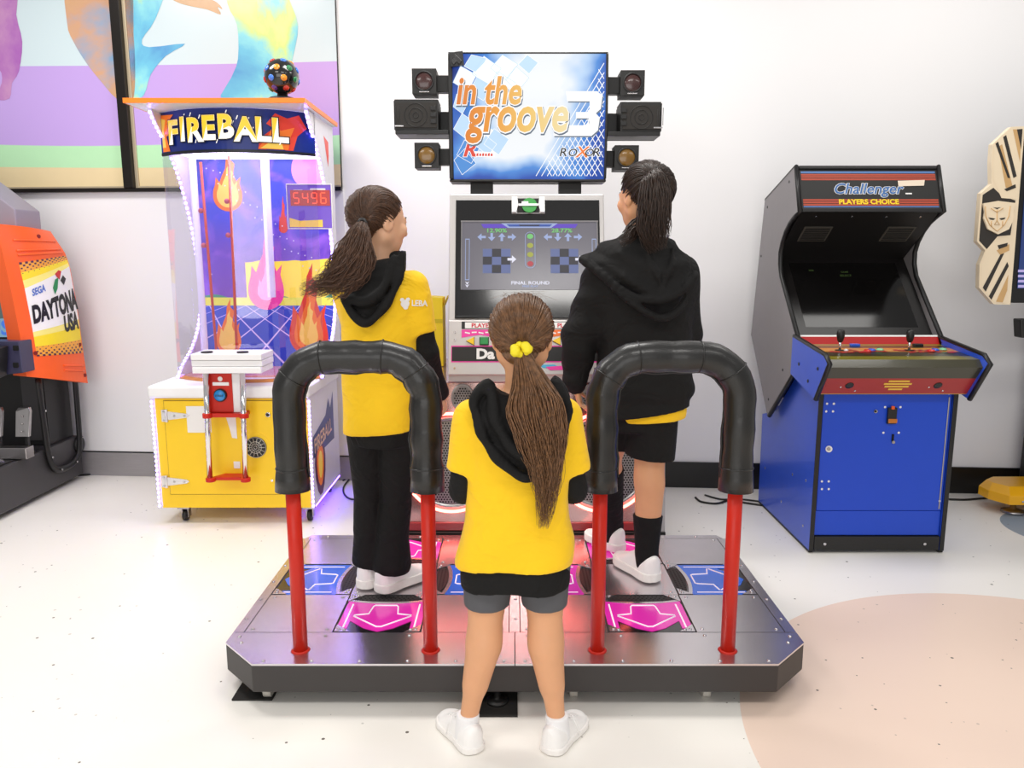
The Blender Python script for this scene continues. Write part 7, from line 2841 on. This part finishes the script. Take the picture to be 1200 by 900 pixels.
# white print on the right sleeve
w = MB()
from mathutils.bvhtree import BVHTree
tree_ = BVHTree.FromPolygons([tuple(v) for v in VT], [tuple(int(i) for i in q) for q in QT])
def sleeve_pt(px, py, lift):
    q = px3(px, py, 2.575)
    hit = tree_.ray_cast(Vector((q[0], 2.3, q[2])), Vector((0, 1, 0)))[0]
    y = hit.y if hit is not None else 2.60
    return Vector((q[0], y - lift, q[2]))
for dx, dy, r in ((-3.4, -4.2, 2.3), (3.0, -4.4, 2.3), (0, 0.4, 4.8), (0.6, 4.4, 2.8)):
    w.face([sleeve_pt(476 + dx + r * math.cos(2 * PI * k / 14), 355 + dy - r * math.sin(2 * PI * k / 14), .003) for k in range(14)][::-1])
w.mapped(text2d('LEBA', 9.5, 0.03, 0, .82, 'LEFT'), lambda x, y: sleeve_pt(483 + x, 358 - y + x * .05, .003))
w.build('sleeve_print', M_LABELW, gA)
# trousers
F = Field((-0.66, 2.47, 0.18), (-0.30, 2.86, 0.88), 0.0046)
F.put(loft([(0.70, -.455, YA, .112, .094), (0.80, -.455, YA, .116, .094), (0.86, -.455, YA, .10, .082)], yawA), 0.01)
for hp, kn, an, fw in ((hAR, kAR, aAR, dAR), (hAL, kAL, aAL, dAL)):
    h_, k_, a_ = [np.array(v) for v in (hp, kn, an)]
    F.put(cone(h_, k_, .079, .054), 0.006)
    F.put(cone(k_, k_ + (a_ - k_) * .45,   .057, .059), 0.006)
    F.put(cone(k_ + (a_ - k_) * .45, a_ + np.array((fw[0] * .012, fw[1] * .012, .012)), .057, .073), 0.006)
F.bulge(folds(0.0026, 33, 1.6, 0.4))
F.cut(lambda X, Y, Z: ZD + 0.072 - 0.10 * (X + .48) - Z)
V, Q = F.mesh(2)
field_obj('trousers', V, Q, M_BLKCOT, gA)
shoe(gA, (aAR[0] - dAR[0] * .055, aAR[1] - dAR[1] * .055), dAR, .235, ZD, .098, 1.12, False, .034)
shoe(gA, (aAL[0] - dAL[0] * .055, aAL[1] - dAL[1] * .055), dAL, .225, ZD, .098, 1.05, False, .034)
bA = back_base(-.45, YA, [(0.7, 0, 0, .15, .10), (1.14, 0, 0, .15, .098), (1.23, 0, 0, .16, .094), (1.30, 0, 0, .16, .075), (1.36, 0, 0, .15, .062)])
hood('hood', gA, [(472, 293), (462, 300), (440, 306), (418, 312), (404, 330), (402, 348), (412, 364), (424, 376), (434, 377), (446, 368), (458, 350), (467, 330), (473, 310)], 2.55, .030, M_BLKCOT, bA,
     rim=[([(471, 297), (468, 325), (458, 350), (444, 369), (430, 377), (416, 367), (403, 348)], .012), ([(462, 302), (456, 328), (444, 346), (428, 354), (412, 350)], .013)],
     fold=lambda X, Y, Z: 0.0022 * np.sin(50 * (Z + .6 * X) + 1.5))
F = Field((-.56, 2.54, 1.26), (-.34, 2.76, 1.40), 0.0042)
F.put(cone((-.500, 2.60, 1.315), (-.415, 2.66, 1.345), .036, .030), 0.02)
F.put(cone((-.395, 2.68, 1.345), (-.415, 2.66, 1.345), .026, .030), 0.02)
F.bulge(folds(0.002, 3, 2, 2))
V, Q = F.mesh(2)
field_obj('collar', V, Q, M_BLKCOT, gA)
V, Q = hair_cap(hfA)
ha = field_obj('hair', V, Q, M_HAIRA, gA)
W_, R_, H_ = hfA
tieA_w = px3(425, 263, 2.545)
tieA = R_.T @ (tieA_w - np.array((-0.448, 2.655, 1.462))) / H_
w = MB()
head_strands(w, hfA, tieA * np.array((1, .97, 1)), 560, rng, 0.0016)
w.build('hair_strands', M_HAIRA, ha)
w = MB()
w.tube([tieA_w + np.array((.012 * math.cos(2 * PI * k / 20), -.004, .016 * math.sin(2 * PI * k / 20))) for k in range(20)], .006, n=8, closed=True)
w.build('hair_tie', M_BLACK, ha)
w = MB()
pth = [tieA_w, px3(421, 276, 2.515), px3(415, 294, 2.50), px3(405, 312, 2.495), px3(392, 326, 2.495), px3(374, 335, 2.50), px3(352, 339, 2.51)]
pony(w, pth, [(.018, .016), (.040, .024), (.056, .026), (.056, .024), (.042, .020), (.026, .016), (.012, .010)], 420, rng, 0.00165, 0.016, 0.62, 0.9, 16)
pth = [tieA_w, px3(428, 285, 2.515), px3(430, 305, 2.50), px3(420, 325, 2.49), px3(402, 341, 2.49), px3(384, 347, 2.495)]
pony(w, pth, [(.012, .012), (.020, .018), (.026, .018), (.026, .018), (.018, .014), (.008, .008)], 130, rng, 0.00165, 0.018, 0.6, 1.0, 14)
w.build('ponytail', M_HAIRA, ha)

# ================================================================== the player on the right
rng = random.Random(77)
gC = person_root('girl in black hoodie and black shorts with dark ponytail, stepping on the right pad', 0.47, 2.8, DT)
YC = 2.80
hfC = head_frame((0.468, 2.80, 1.556), 0.55, -0.10, 0.222)
F = Field((0.12, 2.48, 0.12), (0.74, 3.28, 1.72), 0.0048)
cC = 0.468
F.put(loft([(0.74, cC, YC, .095, .080), (0.84, cC, YC, .120, .094), (0.98, cC, YC, .104, .080), (1.12, cC, YC, .114, .084), (1.25, cC, YC, .130, .084), (1.345, cC, YC, .092, .064), (1.385, cC, YC, .046, .046)], .15), 0.02)
F.put(cone((.475, 2.785, 1.34), (.470, 2.795, 1.51), .048, .045), 0.03)
add_head(F, hfC)
sCL, eCL, wCL = (.325, 2.80, 1.285), (.243, 2.80, 1.045), (.238, 2.82, .872)
sCR, eCR, wCR = (.610, 2.80, 1.290), (.640, 2.86, 1.06), (.55, 3.0, .97)
add_arm(F, sCL, eCL, wCL, (.046, .034, .024))
add_arm(F, sCR, eCR, wCR, (.046, .034, .024))
add_hand(F, (.240, 2.82, .868), (.22, .12, -.95), (-.95, -.2, -.1), (.1, .95, .2), .135, .75)
add_hand(F, wCR, (-.6, .75, 0), (0, 0, 1), (-.7, -.6, .3), .135, .6)
dCR, dCL = (-.42, .91), (-.55, .84)
hCR, kCR, aCR = (.520, 2.80, .80), (.510, 2.765, .545), (.508, 2.752, ZD + .095)
hCL, kCL, aCL = (.400, 2.82, .80), (.372, 2.93, .545), (.418, 3.045, ZD + .095)
add_leg(F, hCR, kCR, aCR, (.080, .051, .049, .035), dCR, .235, ZD)
add_leg(F, hCL, kCL, aCL, (.080, .051, .049, .035), dCL, .235, ZD)
V, Q = F.mesh(2)
field_obj('body', V, Q, M_SKIN, gC)
eyes(gC, hfC)
# hoodie with its sleeves as one garment
F = Field((0.12, 2.54, 0.74), (0.76, 3.10, 1.46), 0.005)
F.put(loft([(0.755, .492, YC, .160, .136), (0.80, .490, YC, .162, .138), (0.835, .490, YC, .161, .137), (0.85, .490, YC, .171, .141), (0.92, .488, YC, .172, .138), (1.06, .482, YC, .172, .134), (1.18, .476, YC, .174, .128), (1.28, .472, YC, .172, .116), (1.335, .470, YC, .135, .090), (1.385, .470, YC, .080, .072)]))
for s_, e_, w_ in ((sCL, eCL, wCL), (sCR, eCR, wCR)):
    s_, e_, w_ = [np.array(v) for v in (s_, e_, w_)]
    F.put(cone(s_, e_, .066, .064), 0.035)
    F.put(cone(e_, e_ + (w_ - e_) * .80, .064, .050), 0.02)
    F.put(cone(e_ + (w_ - e_) * .80, e_ + (w_ - e_) * .98, .050, .034), 0.01)
F.bulge(folds(0.0034, 51))
F.cut(lambda X, Y, Z: 0.772 + 0.15 * (X - .40) - Z + 0 * Y)
F.bulge(lambda X, Y, Z: 0.004 * np.sin(60 * Z + 12 * X + 3 * np.sin(9 * Y)) * np.clip((0.345 - X) / .05, 0, 1))
V, Q = F.mesh(2)
field_obj('hoodie', V, Q, M_BLKFLE, gC)
bC = back_base(.472, YC, [(0.8, 0, 0, .20, .13), (1.06, 0, 0, .20, .134), (1.18, 0, 0, .21, .128), (1.28, 0, 0, .21, .118), (1.34, 0, 0, .21, .098), (1.42, 0, 0, .20, .07)])
hood('hood', gC, [(722, 278), (702, 290), (684, 302), (682, 308), (700, 322), (720, 338), (742, 352), (762, 366), (776, 372), (792, 362), (806, 346), (815, 326), (814, 306), (800, 288), (782, 276), (752, 272)], 2.66, .040, M_BLKFLE, bC,
     rim=[([(684, 306), (708, 325), (734, 343), (756, 352), (782, 350), (802, 338), (815, 320)], .013), ([(700, 320), (728, 344), (756, 364), (778, 371), (797, 358), (812, 335)], .010), ([(790, 292), (784, 318), (772, 342)], .008), ([(760, 296), (770, 325), (776, 345)], .007)],
     fold=lambda X, Y, Z: 0.0045 * np.sin(75 * (Z - .5 * np.abs(X - .50)) + 4 * X))
# yellow hem showing below the hoodie
F = Field((0.30, 2.60, 0.74), (0.70, 3.0, 0.86), 0.0045)
F.put(loft([(0.748, .498, YC, .140, .119), (0.79, .498, YC, .147, .125), (0.84, .498, YC, .140, .118)]))
F.cut(lambda X, Y, Z: 0.758 + 0.05 * (X - .50) - Z + 0 * Y)
V, Q = F.mesh(2)
field_obj('t_shirt_hem', V, Q, M_TEE, gC)
F = Field((0.28, 2.62, 0.54), (0.66, 3.06, 0.90), 0.0048)
for hp, kn, r0 in ((hCR, kCR, .098), (hCL, kCL, .090)):
    h_, k_ = np.array(hp), np.array(kn)
    F.put(cone(h_, h_ + (k_ - h_) * .98, .098, .088), 0.012)
F.put(loft([(0.72, .470, 2.805, .125, .11), (0.80, .470, YC, .132, .112), (0.86, .470, YC, .12, .10)]), 0.02)
F.bulge(folds(0.003, 61, 1.4, .7))
F.cut(lambda X, Y, Z: 0.615 - 0.10 * (X - .50) - Z + 0.12 * np.clip(Y - 2.86, 0, 1))
V, Q = F.mesh(2)
field_obj('shorts', V, Q, M_BLKCOT, gC)
for kn, an, tp_ in ((kCR, aCR, .50), (kCL, aCL, .08)):
    k_, a_ = np.array(kn), np.array(an)
    t_ = k_ + (a_ - k_) * tp_
    lo, hi = bound([t_, a_ - (0, 0, .06)], .09)
    F = Field(lo, hi, 0.004)
    F.put(cone(t_, a_, .0560 if tp_ > .3 else .0660, .0425))
    F.put(cone(a_, a_ - np.array((0, 0, .05)), .0425, .040), 0.01)
    n_ = (a_ - t_) / np.linalg.norm(a_ - t_)
    F.cut(lambda X, Y, Z: -((X - t_[0]) * n_[0] + (Y - t_[1]) * n_[1] + (Z - t_[2]) * n_[2]))
    V, Q = F.mesh(2)
    field_obj('sock', V, Q, M_BLKCOT, gC)
shoe(gC, (aCR[0] - dCR[0] * .058, aCR[1] - dCR[1] * .058), dCR, .245, ZD, .100, 1.12, False, .034)
shoe(gC, (aCL[0] - dCL[0] * .058, aCL[1] - dCL[1] * .058), dCL, .215, ZD, .100, 1.12, False, .034)
V, Q = hair_cap(hfC)
hc = field_obj('hair', V, Q, M_HAIRC, gC)
W_, R_, H_ = hfC
tieC_w = px3(763, 207, 2.70)
tieC = R_.T @ (tieC_w - np.array((0.468, 2.80, 1.556))) / H_
w = MB()
head_strands(w, hfC, tieC, 560, rng, 0.0017)
w.build('hair_strands', M_HAIRC, hc)
w = MB()
pth = [tieC_w, px3(766, 208, 2.672), px3(768, 226, 2.655), px3(767, 246, 2.650), px3(766, 266, 2.652), px3(768, 282, 2.655), px3(772, 294, 2.66)]
pony(w, pth, [(.020, .02), (.040, .026), (.054, .03), (.056, .03), (.054, .028), (.044, .024), (.030, .016)], 460, rng, 0.0018, 0.008, 0.72, 0.7, 15)
pth = [np.array(W_((.20, -.30, -.20))), px3(742, 268, 2.69), px3(736, 278, 2.68), px3(726, 285, 2.68)]
pony(w, pth, [(.02, .012), (.03, .012), (.024, .01), (.012, .006)], 70, rng, 0.0017, 0.006, 0.7, 0.8, 10)
w.build('ponytail', M_HAIRC, hc)
